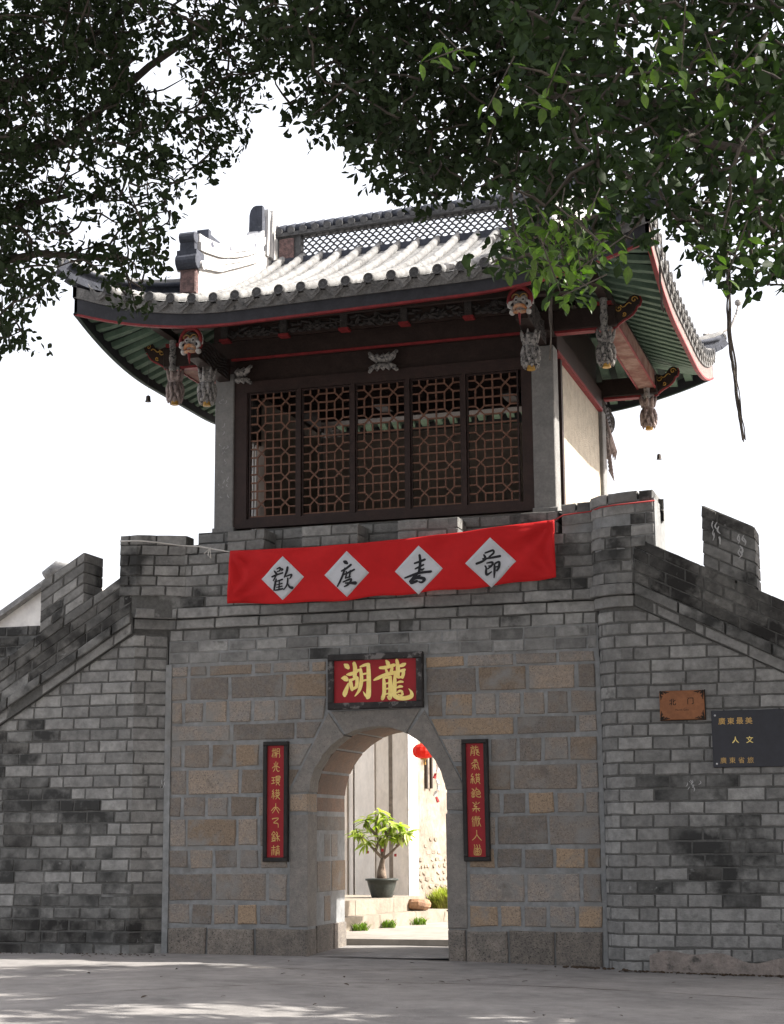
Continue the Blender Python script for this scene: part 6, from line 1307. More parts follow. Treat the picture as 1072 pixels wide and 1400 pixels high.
FAR_BLOBS=[(2.1,-9.22,8.48,0.15),(2.85,-10.12,8.19,0.19),(4.32,-10.14,7.06,0.16),(3.97,-9.39,6.85,0.15),(3.73,-10.89,6.85,0.21),(2.91,-9.67,8.37,0.2),(3.62,-7.93,7.03,0.18),(3.97,-11.31,5.8,0.15),(2.71,-10.48,7.66,0.17),(3.59,-11.17,6.25,0.22),(3.89,-9.9,6.54,0.19),(3.01,-11.77,6.96,0.15),(3.97,-9.45,7.25,0.18),(4.09,-10.9,5.84,0.19),(3.43,-10.69,6.63,0.15),(4.33,-10.99,7.24,0.2),(4.24,-8.51,7.81,0.16),(3.41,-9.45,7.72,0.18),(2.61,-9.77,7.74,0.2),(3.23,-9.94,7.69,0.18),(4.07,-8.55,7.49,0.18),(2.85,-11.46,6.86,0.21),(4.2,-10.43,6.61,0.22),(3.27,-8.23,7.34,0.18),(3.5,-11.08,7.32,0.2),(2.03,-8.65,8.12,0.15),(4.4,-10.91,7.21,0.19),(4.44,-10.97,7.06,0.17),(4.36,-9.55,7.44,0.21),(3.03,-10.39,7.55,0.2),(3.54,-10.75,6.33,0.2),(3.19,-10.04,8.16,0.21),(3.99,-11.16,5.96,0.16),(4.61,-10.87,7.38,0.19),(4.12,-9.88,6.75,0.16),(3.38,-10.72,6.16,0.2),(2.82,-9.44,7.88,0.18),(4.4,-9.34,6.5,0.18),(3.63,-8.62,8.46,0.19),(3.85,-11.18,6.56,0.17),(3.34,-10.19,6.28,0.19),(3.8,-11.3,5.93,0.16),(3.86,-10.2,7.89,0.2),(2.47,-9.33,7.1,0.15),(4.3,-9.04,7.17,0.15),(3.68,-8.66,8.08,0.21),(3.48,-9.37,7.29,0.16),(3.83,-8.17,8.27,0.2),(2.93,-9.7,8.14,0.17),(4.48,-9.72,7.08,0.18),(3.06,-8.51,8.71,0.16),(3.37,-10.79,7.32,0.16),(3.09,-9.51,7.34,0.17),(4.52,-11.23,6.24,0.22),(3.25,-9.47,7.25,0.2),(3.76,-8.35,7.03,0.17),(3.12,-10.09,6.84,0.19),(3.95,-9.47,8.26,0.16),(3.92,-8.26,8.69,0.2),(3.77,-9.85,6.43,0.2),(3.41,-11.96,6.86,0.19),(3.76,-11.44,6.77,0.16),(2.48,-10.44,7.99,0.2),(4.49,-10.77,7.48,0.18),(3.09,-9.14,7.63,0.22),(3.76,-11.36,6.22,0.19),(3.08,-9.23,6.88,0.18),(4.54,-10.61,6.7,0.18),(3.62,-8.37,7.86,0.18),(3.22,-10.46,6.93,0.15),(3.24,-8.96,8.16,0.17),(3.73,-10.4,6.51,0.18),(3.22,-10,7.33,0.19),(3.59,-10.14,6.45,0.22),(2.11,-9.33,7.81,0.19),(3.22,-11.57,6.57,0.19),(3.87,-9.96,7.06,0.17),(2.53,-9.33,7.45,0.21),(3.57,-10.27,6.12,0.21),(3.71,-11.28,7.35,0.21),(4.85,-11.47,6.62,0.2),(4.09,-10.63,7.23,0.16),(4.29,-9.87,6.67,0.21),(4.17,-10.64,6.17,0.22),(3.92,-8.08,7.2,0.22),(4.58,-10.68,7.01,0.17),(3.07,-10.37,6.54,0.19),(3.59,-9.58,7.99,0.17),(3.63,-9.43,7.8,0.15),(3.26,-9.87,7.88,0.15),(2.62,-9.19,7.33,0.19),(2.67,-9.23,7.71,0.2),(3.74,-10.35,6.04,0.17),(2.55,-8.58,8.16,0.18),(3.11,-8.81,7.25,0.21),(2.17,-9.34,8.55,0.17),(2.24,-8.99,7.66,0.17),(4.07,-9.77,7.42,0.19),(2.54,-9.84,8.25,0.2),(3.85,-8.49,7.93,0.2),(4.09,-8.36,8.43,0.21),(3.93,-10.86,6.79,0.22),(3.72,-9.52,7.51,0.21),(3.82,-9.79,7.78,0.22),(3.2,-10.9,7.03,0.17),(3.05,-10.76,7.35,0.2),(2.3,-9.14,7.95,0.16),(3.81,-9.31,6.56,0.2),(2.86,-11.05,7.01,0.21),(3.28,-8.63,8.2,0.22),(4.63,-10.34,7.53,0.18),(2.76,-9.79,7.52,0.18),(4.16,-9.78,6.29,0.15),(3.79,-9.74,7.01,0.18),(3.2,-11.57,6.96,0.19),(3.86,-9.11,8.03,0.2),(3.44,-12.07,6.93,0.19),(3.2,-12.04,7.1,0.17),(4.03,-10.35,6.56,0.21),(2.89,-10.42,6.79,0.19),(3.82,-10.21,7.74,0.19),(3.51,-8.65,7.21,0.18),(3.32,-9.96,7.36,0.15),(2.63,-10.27,7.61,0.2),(3.91,-11.19,6.67,0.18),(2.82,-11.44,6.99,0.17),(4.37,-9.69,7.88,0.19),(4.17,-8.93,8.58,0.16),(2.91,-9.29,7.8,0.2),(3.1,-10.54,7.74,0.18),(4.7,-11.11,5.7,0.18),(3.11,-8.57,8.89,0.18),(3.66,-11.14,7.31,0.21),(3.87,-10.49,7.37,0.15),(3.36,-8.54,7.54,0.2),(3.63,-9.98,8.11,0.19),(2.6,-8.66,7.4,0.19),(3.22,-8.1,7.06,0.19),(3.95,-11.32,7.22,0.18),(2.65,-11.05,7.53,0.2),(3.58,-11.3,6.1,0.21),(1.97,-8.94,8.28,0.2),(3.68,-10.7,6.52,0.21),(2.4,-8.56,8.37,0.18),(3.69,-9.17,7.84,0.18),(4.36,-10.16,7.18,0.21),(4.18,-9.26,7.76,0.15),(3.61,-8.91,8.46,0.19),(2.49,-10.39,7.16,0.2),(3.02,-11.11,6.42,0.15),(2.47,-9.97,7.09,0.2),(2.65,-10.61,7.49,0.21),(3.3,-12,6.92,0.17),(3.27,-10.87,7.4,0.22),(2.9,-11.75,6.94,0.17),(4.03,-10.18,6.82,0.16),(1.89,-9.09,7.94,0.17),(3.47,-8.73,7.32,0.18),(3.34,-9.93,7.73,0.2),(4.16,-10.82,7.53,0.22),(2.92,-8.13,7.4,0.17),(3.53,-11.19,6.97,0.2),(3.04,-10.59,6.93,0.21),(2.8,-8.82,6.84,0.16),(3.43,-10.85,7.55,0.22),(3.1,-11.15,7.56,0.17),(3.93,-8.69,8.75,0.17),(4.19,-8.92,8.01,0.18),(4.03,-9.38,7.39,0.21),(3.49,-11.38,6.03,0.2),(3,-9.34,6.86,0.16),(2.81,-9.95,6.79,0.19),(3.47,-10.36,6.06,0.16),(4.34,-10.56,7.57,0.16),(4.22,-9.84,6.58,0.19),(4.28,-8.5,8.35,0.21),(3.15,-8.52,8.57,0.17),(2.69,-9.87,7.58,0.19),(3.05,-8.27,7.74,0.17),(4.23,-8.39,7.57,0.18),(4.03,-11.23,7.29,0.2),(4.14,-8.7,6.81,0.16),(3.11,-8.58,6.99,0.19),(3.24,-11.83,7.23,0.16),(4.04,-8.15,7.99,0.19),(3.23,-9.23,8.18,0.2),(3.65,-10.06,7.09,0.19),(4.14,-11.2,6.58,0.16),(2.95,-10.21,6.98,0.15),(2.94,-11.07,7.07,0.19),(4.43,-11.34,6.75,0.2),(3.88,-10.65,7.05,0.19),(4.7,-10.87,6.23,0.19),(4.82,-11.46,7.11,0.18),(3.89,-8.7,6.99,0.21),(3.06,-10.04,7.25,0.17),(3.47,-7.82,7.52,0.19),(2.78,-9.76,8.01,0.2),(3.08,-10.39,6.98,0.19),(3.36,-9,8.2,0.18),(3.17,-9.08,8.04,0.16),(3.18,-9.24,6.65,0.15),(3.65,-8.46,8.7,0.17),(3.54,-11.45,6.35,0.16),(4.47,-11.01,5.9,0.2),(3.42,-9.92,7.48,0.17),(2.88,-9.59,7.92,0.18),(3.55,-11.2,6.63,0.2),(2.96,-10.12,6.77,0.21),(2.28,-9.07,7.49,0.19),(4.61,-10.21,7.13,0.22),(4.43,-10.46,7.3,0.21),(3.57,-9.23,7.34,0.17),(3.71,-11.03,7.56,0.17),(3.27,-8.01,8.63,0.23),(3.77,-8.66,8.72,0.28),(3.32,-8.56,8.56,0.27),(3.03,-10.41,7.29,0.2),(3.67,-9.85,6.55,0.25),(4.42,-9.36,8.21,0.26),(2.96,-7.86,8.37,0.24),(4.27,-9.82,7.6,0.25),(3.8,-7.84,7.78,0.25),(3.39,-10.54,7.83,0.2),(4.14,-10.75,7.26,0.26),(3.63,-8.53,7.13,0.23),(3.88,-8.47,7.17,0.21),(3.28,-9.43,7.4,0.2),(3.12,-10.27,7.72,0.25),(2.89,-10.25,7.24,0.22),(2.96,-8.08,7.5,0.22),(4.4,-10.24,7.72,0.27),(4,-8.34,8.12,0.2),(3.97,-9.37,7.05,0.2),(2.95,-8.69,8.35,0.27),(2.71,-8.6,8.03,0.21),(3.43,-9.04,8.56,0.21),(3.41,-10.37,7.29,0.26),(2.73,-8.81,7.47,0.27),(3.86,-9.62,6.95,0.23),(4.16,-10.17,6.24,0.28),(3.39,-8.31,8.06,0.23),(3.22,-10.07,7.78,0.28),(2.9,-10.21,7.94,0.28),(3.41,-10.02,8.1,0.25),(3.26,-10.58,6.84,0.24),(3.17,-10.61,7.79,0.22),(3.42,-7.97,9,0.25),(2.23,-9.07,8.47,0.26),(2.79,-8.55,7.74,0.27),(3.59,-8,7.85,0.24),(2.92,-8.16,7.65,0.26),(2.18,-8.55,9.07,0.25),(3.59,-10.18,7.61,0.22),(3.26,-10.36,7.4,0.23),(2.07,-8.19,8.73,0.22),(3.69,-10.02,7,0.23),(3.23,-7.8,7.81,0.22),(3.22,-8.78,8.15,0.28),(4.04,-9.65,7.6,0.24),(3.22,-8.78,8.56,0.2),(4.6,-10.68,7.28,0.24),(3.39,-7.92,7.92,0.25),(4.36,-9.23,7.34,0.25),(3.85,-9.52,7.32,0.26),(3.07,-10.52,7.39,0.2),(4.24,-8.52,6.91,0.23),(3.27,-10.12,6.69,0.24),(3.77,-7.92,8.8,0.24),(4.26,-10.32,7.02,0.23),(2.8,-9.24,7.86,0.27),(3.33,-7.76,8.54,0.21),(2.71,-9.89,7.99,0.26),(2.62,-9.12,7.37,0.25),(4.44,-9.73,6.92,0.23),(4.04,-7.66,8.66,0.28),(2.75,-9.47,7.49,0.22),(4.19,-8.6,7.87,0.21),(4.3,-9.59,6.5,0.2),(3.37,-8.09,7.17,0.27),(3.35,-9.31,7.28,0.26),(3.45,-8.29,9.02,0.25),(2.47,-9.57,7.77,0.22),(2.92,-8.49,8.65,0.27),(4.04,-8.42,7.67,0.24),(3.15,-8.08,8.12,0.22),(3.12,-9.32,7.67,0.22),(3.58,-9.64,6.84,0.21),(3.7,-8.46,8.57,0.25),(3.38,-10.1,6.54,0.2),(2.51,-9.94,8.3,0.27),(4.04,-9.04,8.52,0.23),(2.78,-8.28,8.94,0.26),(3.67,-9.96,7.41,0.28),(4.09,-8.69,7.13,0.25),(3.95,-9.42,6.87,0.23),(4.12,-7.8,7.62,0.24),(3.48,-9.78,6.52,0.24),(3.44,-11.11,7.4,0.22),(2.41,-8.89,7.7,0.26),(3.31,-9.76,7.09,0.26),(3.49,-8.65,7.14,0.22),(3.41,-10.49,6.67,0.24),(4.19,-9.31,7.44,0.27),(4.12,-7.82,8.39,0.21),(3.95,-9.03,8.06,0.21),(3.04,-7.64,7.33,0.27)]
RIGHT_BLOBS=[(6.34,-12.01,6.06,0.17),(5.78,-11.31,6.91,0.19),(5.98,-12.65,5.88,0.19),(5.34,-12.12,5.57,0.15),(5.49,-12.91,5.63,0.17),(6.29,-11.7,5.46,0.14),(4.71,-12.03,6.04,0.17),(6.26,-10.43,6.14,0.16),(5.64,-10.53,5.7,0.13),(4.92,-12.06,6.29,0.18),(6.13,-12.1,4.8,0.18),(6.07,-12.03,5.13,0.16),(4.87,-11.89,5.41,0.19),(6.55,-11.83,5.8,0.2),(4.7,-11.61,6.68,0.2),(5.22,-12.37,5.46,0.13),(4.82,-11.45,6.4,0.19),(6.53,-13.22,5.9,0.19),(6.36,-13.36,5.87,0.15),(4.9,-11.98,5.9,0.14),(5.2,-12.18,4.85,0.17),(6.17,-11,6.92,0.14),(5.26,-11.79,5.61,0.14),(5.88,-13.6,5.8,0.15),(4.84,-11.79,6.65,0.17),(6.46,-10.87,5.68,0.17),(4.63,-11.45,6.15,0.14),(4.62,-11.94,4.93,0.14),(6.5,-11.28,6.48,0.13),(5.75,-12.58,5.71,0.18),(5.51,-13.5,5.55,0.16),(5.2,-12.89,5.33,0.2),(6.38,-10.41,5.74,0.15),(4.83,-11.34,7.03,0.18),(5.67,-10.45,6.13,0.2),(5.39,-12.87,6.3,0.14),(6.53,-12.77,4.49,0.16),(5.35,-13.29,5.18,0.19),(4.91,-13.04,6.04,0.16),(5.97,-11.34,6.87,0.18),(5.66,-13.43,5.97,0.16),(5.87,-13,5.83,0.13),(5.66,-12.13,5.81,0.17),(6.39,-12.72,5.31,0.2),(5.91,-10.29,5.56,0.13),(5.51,-10.84,7.12,0.14),(4.92,-13.2,4.89,0.15),(5.51,-10.19,5.62,0.17),(6.23,-11.75,5.87,0.16),(6.61,-13.4,5.34,0.13),(6.36,-11.95,4.96,0.18),(5.32,-13.44,5.69,0.13),(6.44,-13.12,5.26,0.18),(5.46,-13.31,5.76,0.16),(6.36,-12.57,4.63,0.16),(5.88,-13.06,5.36,0.15),(6.11,-11.7,6.27,0.14),(6.28,-12.86,4.38,0.2),(6.59,-12.06,6.41,0.16),(5.68,-12.39,6.14,0.14),(5.74,-13.25,4.93,0.18),(6.2,-10.56,5.77,0.2),(5.92,-11.46,6.08,0.14),(6.46,-12.59,4.37,0.15),(6.37,-10.96,5.15,0.14),(6.17,-12.6,5.17,0.13),(5.5,-10.26,6.04,0.16),(5.6,-11.99,6.69,0.17),(5.41,-12.97,4.71,0.15),(6.05,-11.12,5,0.14),(5.95,-11.63,5.46,0.16),(6.43,-12.18,5.46,0.2),(6.12,-10.97,5.65,0.15),(5.89,-13.09,5.12,0.13),(4.77,-11.8,5.2,0.18),(6.02,-13.1,5.44,0.2),(4.95,-11.27,6.98,0.17),(5.9,-12.29,5.97,0.2),(4.91,-11.59,5.36,0.17),(5.11,-10.86,5.77,0.14),(4.99,-11.07,7.31,0.16),(4.37,-10.53,5.83,0.18),(5.78,-10.37,5.23,0.14),(5.04,-11.86,6.36,0.19),(5.88,-12.61,4.75,0.16),(4.93,-10.73,6.66,0.17),(4.78,-10.39,5.55,0.19),(5.7,-11.48,6.76,0.18),(5.8,-11.01,5.14,0.16),(4.71,-11.6,5.6,0.15),(5.82,-10.65,6.09,0.16),(6.53,-12.68,5.6,0.13),(6.09,-12.23,5.2,0.17),(4.62,-11.62,5.27,0.16),(6.2,-11.28,5.84,0.16),(5.49,-13.55,5.83,0.2),(5.67,-12.56,4.91,0.17),(5.8,-13.39,5.44,0.16),(5.91,-12.06,6.39,0.2),(5.64,-13.24,5.86,0.17),(4.56,-11.36,6.67,0.16),(6.02,-13.03,5.22,0.13),(4.58,-10.98,6.72,0.15),(5.14,-12.34,5.01,0.16),(6.13,-13.31,4.92,0.15),(4.95,-11.11,6.26,0.19),(6.3,-11.39,6.11,0.18),(5.56,-11.97,5.59,0.16),(4.52,-10.57,6.72,0.14),(5.26,-13.25,5.42,0.18),(5.34,-11.95,5.22,0.15),(4.93,-12.09,5.48,0.19),(6.18,-11.75,5.01,0.16),(4.52,-11.22,6.12,0.13),(4.54,-10.9,5.44,0.16),(5.85,-11.61,5.54,0.15),(6.02,-12.27,4.69,0.18),(6.52,-11.29,5.92,0.15),(6,-12.01,6.65,0.18),(5.37,-11.96,5.37,0.13),(5.57,-12.74,5.14,0.19),(6.04,-11.11,6.74,0.14),(5.21,-11.16,6.81,0.14),(6.48,-12.76,5.13,0.16),(6.45,-12.63,5.95,0.2),(4.55,-10.8,5.79,0.14),(5.79,-13.45,5.52,0.18),(6.04,-13.59,5.82,0.18),(5.11,-11.82,6.6,0.15),(6.08,-10.88,7.05,0.18),(5.71,-10.42,5.81,0.14),(4.83,-11.18,6.99,0.14),(5.15,-13.83,5.79,0.17),(6.11,-12.61,5.57,0.17),(6.42,-12.11,4.63,0.19),(5.38,-11.5,5.31,0.13),(5.65,-13.32,4.77,0.18),(4.93,-11.42,5.67,0.15),(6.24,-10.63,5.1,0.14),(6.21,-12.13,6.55,0.17),(6.26,-12.1,6.23,0.15),(5.32,-12,5.76,0.19),(6.08,-10.46,5.7,0.18),(6.44,-13.06,4.67,0.17),(5.39,-12.68,5.81,0.14),(5.14,-11.97,5.97,0.18),(6.35,-10.4,6.89,0.18),(6.48,-12.15,4.82,0.15),(5.66,-11.03,5.14,0.19),(5.37,-13.1,5.04,0.2),(6.1,-11.28,5.93,0.14),(5.23,-13.81,5.76,0.18),(5.98,-11.05,4.94,0.15),(5.94,-10.63,6.66,0.15),(5.54,-13.01,4.6,0.13),(5.52,-12.47,6.09,0.17),(5.72,-13.39,5.87,0.14),(6.02,-13.19,4.55,0.19),(5.17,-13.1,4.36,0.15),(6.56,-13.33,5.65,0.18),(5.61,-13.67,5.84,0.2),(6.25,-12.23,4.7,0.19),(4.83,-10.63,5.8,0.15),(6.21,-10.64,6.59,0.18),(6.27,-12.94,5.7,0.14),(6.14,-10.73,6.44,0.19),(5.06,-13.59,5.39,0.14),(5.58,-12.29,5.79,0.19),(6.32,-10.6,7.23,0.16),(4.47,-11.13,7.33,0.17),(5.8,-13.26,5,0.19),(5.13,-11.09,6.26,0.14),(6.28,-10.63,7.04,0.2),(5.98,-10.9,6.04,0.16),(4.78,-10.73,5.34,0.18),(6.22,-11.85,5.49,0.2),(5.96,-11.29,6.71,0.19),(5.26,-11.01,6.41,0.17),(4.62,-10.96,5.24,0.16),(6.08,-10.43,6.77,0.14),(5.63,-10.1,5.36,0.18),(6.34,-12.37,4.89,0.15),(6.5,-12.45,5.62,0.13),(6.59,-11.27,6.95,0.17),(5.67,-10.79,6.53,0.2),(6.36,-10.83,5.74,0.13),(5.32,-10.96,6.55,0.16),(6.19,-12.98,5.49,0.14),(4.85,-10.85,6.02,0.17),(6.12,-11.72,5.9,0.17),(4.88,-11.89,4.99,0.16),(5.87,-12.14,5.01,0.16),(6.46,-12.07,5.98,0.19),(5.68,-11.29,5.99,0.18),(5.42,-10.75,6.28,0.2),(5.38,-12.68,5.7,0.14),(6.51,-10.83,5.81,0.13),(5.16,-13.3,4.58,0.17),(4.93,-11.71,7.01,0.17),(5.34,-11.59,5.98,0.17),(5.58,-12.36,5.05,0.2),(5.28,-12.95,6.18,0.13),(5.05,-11.48,6.42,0.14),(5.1,-12.98,5.92,0.13),(4.98,-10.63,6.4,0.18),(5.81,-10.83,6.9,0.15),(5.43,-12.53,6.3,0.18),(6.5,-11.15,5.85,0.19),(5.79,-12.7,4.82,0.19),(5.49,-12.01,5.67,0.18),(6.48,-11.79,5.12,0.16),(6.33,-13.17,5.16,0.18),(5.92,-10.8,6.74,0.15),(6.5,-11.09,5.5,0.17),(5.7,-11.09,6.64,0.16),(5.88,-13.46,5.43,0.15),(5.09,-11.4,5.47,0.13),(6.61,-12.54,5.96,0.13),(5.25,-11.61,5.07,0.13),(4.95,-11.58,6.01,0.14),(5.25,-12.38,6.16,0.15),(4.74,-11.58,7.1,0.15),(4.82,-12.66,6.38,0.2),(5.68,-11.62,5.38,0.17),(4.56,-11.29,5.91,0.18),(4.71,-12.55,4.8,0.18),(5.27,-12.91,4.5,0.15),(5.69,-10.4,6.45,0.13),(5.1,-11.76,5.49,0.14),(5.88,-12.47,5.13,0.18),(5.47,-13.69,5.7,0.14),(5.99,-11.57,5.87,0.19),(4.62,-11.15,7.09,0.17),(5.93,-13.25,6.03,0.18),(4.96,-13.29,5.8,0.19),(5.38,-13.21,4.69,0.19),(4.72,-10.64,5.85,0.18),(5.55,-11.16,6,0.16),(6.27,-12.64,4.78,0.2),(6.02,-10.24,5.66,0.16),(6.19,-13.22,5.97,0.18),(4.96,-13.09,4.55,0.14),(4.89,-11.46,5.29,0.13),(5.37,-11.54,6.86,0.14),(5.83,-10.5,5.64,0.15),(4.84,-12.16,6.27,0.14),(5.45,-11.01,6.94,0.13),(5.05,-12.95,4.87,0.17),(6.45,-11.89,5.71,0.14),(4.81,-13.23,4.48,0.14),(5.23,-11.26,5.38,0.19),(5,-12.32,4.72,0.17),(4.87,-11.21,6.59,0.19),(6.47,-12.04,6.41,0.18),(5.89,-12.18,4.83,0.13),(6.12,-12.64,6.1,0.17),(5.44,-11.78,5.97,0.14),(5.9,-11.42,6.89,0.17),(5.83,-10.5,6.77,0.14),(5.99,-11.22,5.33,0.15),(6.19,-12.66,4.4,0.2),(5.07,-12.69,5.71,0.14),(5.43,-10.34,5.62,0.2),(5.8,-11.27,6.17,0.2),(6.46,-13.3,5.31,0.2),(5.66,-11.83,5.85,0.2),(5.6,-10.94,5.89,0.14),(6.4,-13.02,4.24,0.15),(5.01,-12.31,5.52,0.14),(5.01,-10.2,6.14,0.18),(6.31,-12.05,6.16,0.14),(5.17,-10.58,6.13,0.15),(5.34,-13.09,4.63,0.19),(6.31,-12.32,6.32,0.19),(5.79,-12.79,5.86,0.16),(5.26,-12.21,5.59,0.19),(5.5,-12.91,6.01,0.14),(5.66,-11.62,6.61,0.19),(6.19,-12.75,5.2,0.16),(6.14,-11.21,5.4,0.21),(4.83,-9.7,6.21,0.21),(4.78,-11.75,6.33,0.21),(6.13,-9.14,6.27,0.21),(5.73,-9.37,7.8,0.22),(5.51,-9.79,6.27,0.25),(4.76,-9.36,6.89,0.23),(5.1,-11.31,6.63,0.21),(6.04,-9.44,6.72,0.23),(5.16,-9.54,6.59,0.2),(6.16,-10.39,6.9,0.21),(6.39,-11.4,6.85,0.22),(5.43,-9.93,7.36,0.21),(4.44,-9.8,6.92,0.23),(5.97,-11.04,6.17,0.18),(6.14,-11.05,6.97,0.26),(4.97,-9.86,6.25,0.2),(4.88,-11.94,6.49,0.25),(4.62,-11.05,7.36,0.26),(5.78,-10.54,6.06,0.22),(5.88,-9.84,5.94,0.2),(4.55,-10.81,5.64,0.2),(4.87,-10.17,7.01,0.23),(5.79,-11.41,5.4,0.24),(5.82,-10.94,6.62,0.24),(6.33,-10.32,6.5,0.23),(6.48,-10.04,5.89,0.18),(5.45,-9.58,7.67,0.21),(5.05,-11.32,5.72,0.25),(6.09,-9.27,7.08,0.19),(6.12,-11.68,6.53,0.18),(5.68,-9.84,7.39,0.22),(5.04,-11.43,6.26,0.19),(6.42,-9.71,6.89,0.25),(5.85,-9.34,6.54,0.2),(6.48,-9.27,7.64,0.24),(6.37,-11.83,6.47,0.2),(6.48,-10.58,6.05,0.18),(4.93,-10.99,6.91,0.25),(5.84,-9.46,7.98,0.21),(4.81,-9.71,7.85,0.2),(5.5,-10.59,6.19,0.19),(4.64,-10.45,6.75,0.21),(5.71,-9.63,5.92,0.22),(5.69,-11.67,6.26,0.18),(5.87,-9.23,7.3,0.21),(6.25,-10.45,5.56,0.21),(5.01,-9.81,7.47,0.19),(5.46,-10.37,6.73,0.25),(4.33,-9.99,7.5,0.19),(5.33,-9.82,7.3,0.19),(5.93,-10.35,5.47,0.26),(4.86,-9.18,7.34,0.18),(4.75,-11.25,5.81,0.21),(4.78,-10.45,5.82,0.19),(5.23,-9.96,6.22,0.22),(5.73,-10.94,7.06,0.2),(5.15,-11.3,5.85,0.21),(6.09,-10.64,6.91,0.24),(4.83,-10.91,5.92,0.2),(5.13,-10.28,6.67,0.23),(4.43,-10.24,6.02,0.19),(4.22,-9.47,6.52,0.2),(5.99,-10.54,5.54,0.26),(4.59,-11.41,6.14,0.22),(6.4,-10.1,6.44,0.25),(6.48,-9.22,7.9,0.26),(5.2,-10.06,6.91,0.23),(6.35,-10.67,6.88,0.21),(5.32,-8.7,6.35,0.2),(6.21,-10.73,5.8,0.21),(6.53,-10.66,6.79,0.25),(5.85,-11.43,5.5,0.21),(6.31,-9.74,6.04,0.23),(5.31,-10.17,7.62,0.2),(5.56,-11.1,6.18,0.2),(6.01,-9.22,7.26,0.18),(5.02,-11.59,5.78,0.22),(5.26,-8.94,6.56,0.24),(5.55,-9.89,6.37,0.23),(6.06,-10.76,5.7,0.19),(4.63,-9.99,6.79,0.23),(6.21,-9.39,6.65,0.19),(4.93,-11.01,7.26,0.24),(4.57,-9.41,7.86,0.22),(5.8,-9.07,6.42,0.24),(6.11,-10.26,6.12,0.21),(5.79,-10.86,6.31,0.19),(5.7,-11.1,6.16,0.23),(4.86,-9.67,6.96,0.2),(5.84,-10.35,6.71,0.26),(6.1,-11.14,7.06,0.25),(4.77,-10.96,5.53,0.23),(4.94,-11.55,6.44,0.23),(5.37,-10.61,6.48,0.22),(6.42,-10.48,5.5,0.2),(6.25,-9.59,7.03,0.19),(6.4,-10.86,6.57,0.26),(5.65,-10.61,5.5,0.2),(4.26,-9.92,6.53,0.21),(5.09,-10.52,7.46,0.2),(4.54,-9.77,6.74,0.21),(5.95,-10.76,6.88,0.2),(6.46,-11.21,5.64,0.21),(5.55,-10.17,7.68,0.25),(4.79,-11.24,6.71,0.24),(6.03,-10.6,6.51,0.19),(5.43,-11.29,6.75,0.21),(5.04,-10.16,6.6,0.18),(5.86,-9.2,6.83,0.22),(6.17,-10.57,7.07,0.25),(5.24,-10.66,7.43,0.26),(6.33,-11.36,5.7,0.19),(6.5,-11.01,6.16,0.21),(5.81,-10.99,6.04,0.24),(5.8,-11.33,6.98,0.22),(4.76,-11.15,7.11,0.23),(5.6,-10.45,6.63,0.19),(6.08,-10.09,5.53,0.26),(4.98,-9.74,7.72,0.2),(5.02,-9.48,6.52,0.24),(5.33,-9.54,6.48,0.25),(5.45,-11.41,5.94,0.2),(4.58,-9.94,7.89,0.24),(4.76,-11.93,6.7,0.19),(4.22,-8.82,6.24,0.19),(4.79,-11.38,5.51,0.18),(4.37,-10.25,6.91,0.24),(4.54,-9.73,6.61,0.22),(6.18,-9.8,6.65,0.26),(5.59,-10.59,5.78,0.22),(5.53,-9.32,7.5,0.19),(6.29,-9.69,5.69,0.23),(6.18,-9.78,7.74,0.19),(5.62,-9.17,5.91,0.22),(5.46,-8.99,6.91,0.22),(5.25,-11.99,6.8,0.18),(5.58,-9.06,7.39,0.19),(5.11,-10.01,6.08,0.24),(4.87,-10.21,7.43,0.25),(5.49,-10.53,7.32,0.24),(6.03,-11.24,6.9,0.21),(5.32,-10.82,7.16,0.19),(6.55,-10.56,6.66,0.2),(5.23,-11.53,6.43,0.24),(6.45,-10.99,5.18,0.19),(4.65,-9.81,6.22,0.23),(6,-11.61,6.33,0.25),(4.98,-9.85,6.59,0.2),(4.64,-11.56,6.53,0.21),(6.37,-10.84,5.49,0.26),(6.08,-10.92,5.97,0.21),(4.28,-9.72,6.76,0.22),(4.96,-11.01,6.31,0.22),(4.68,-10,7.04,0.23),(6.04,-9.93,6.67,0.22)]
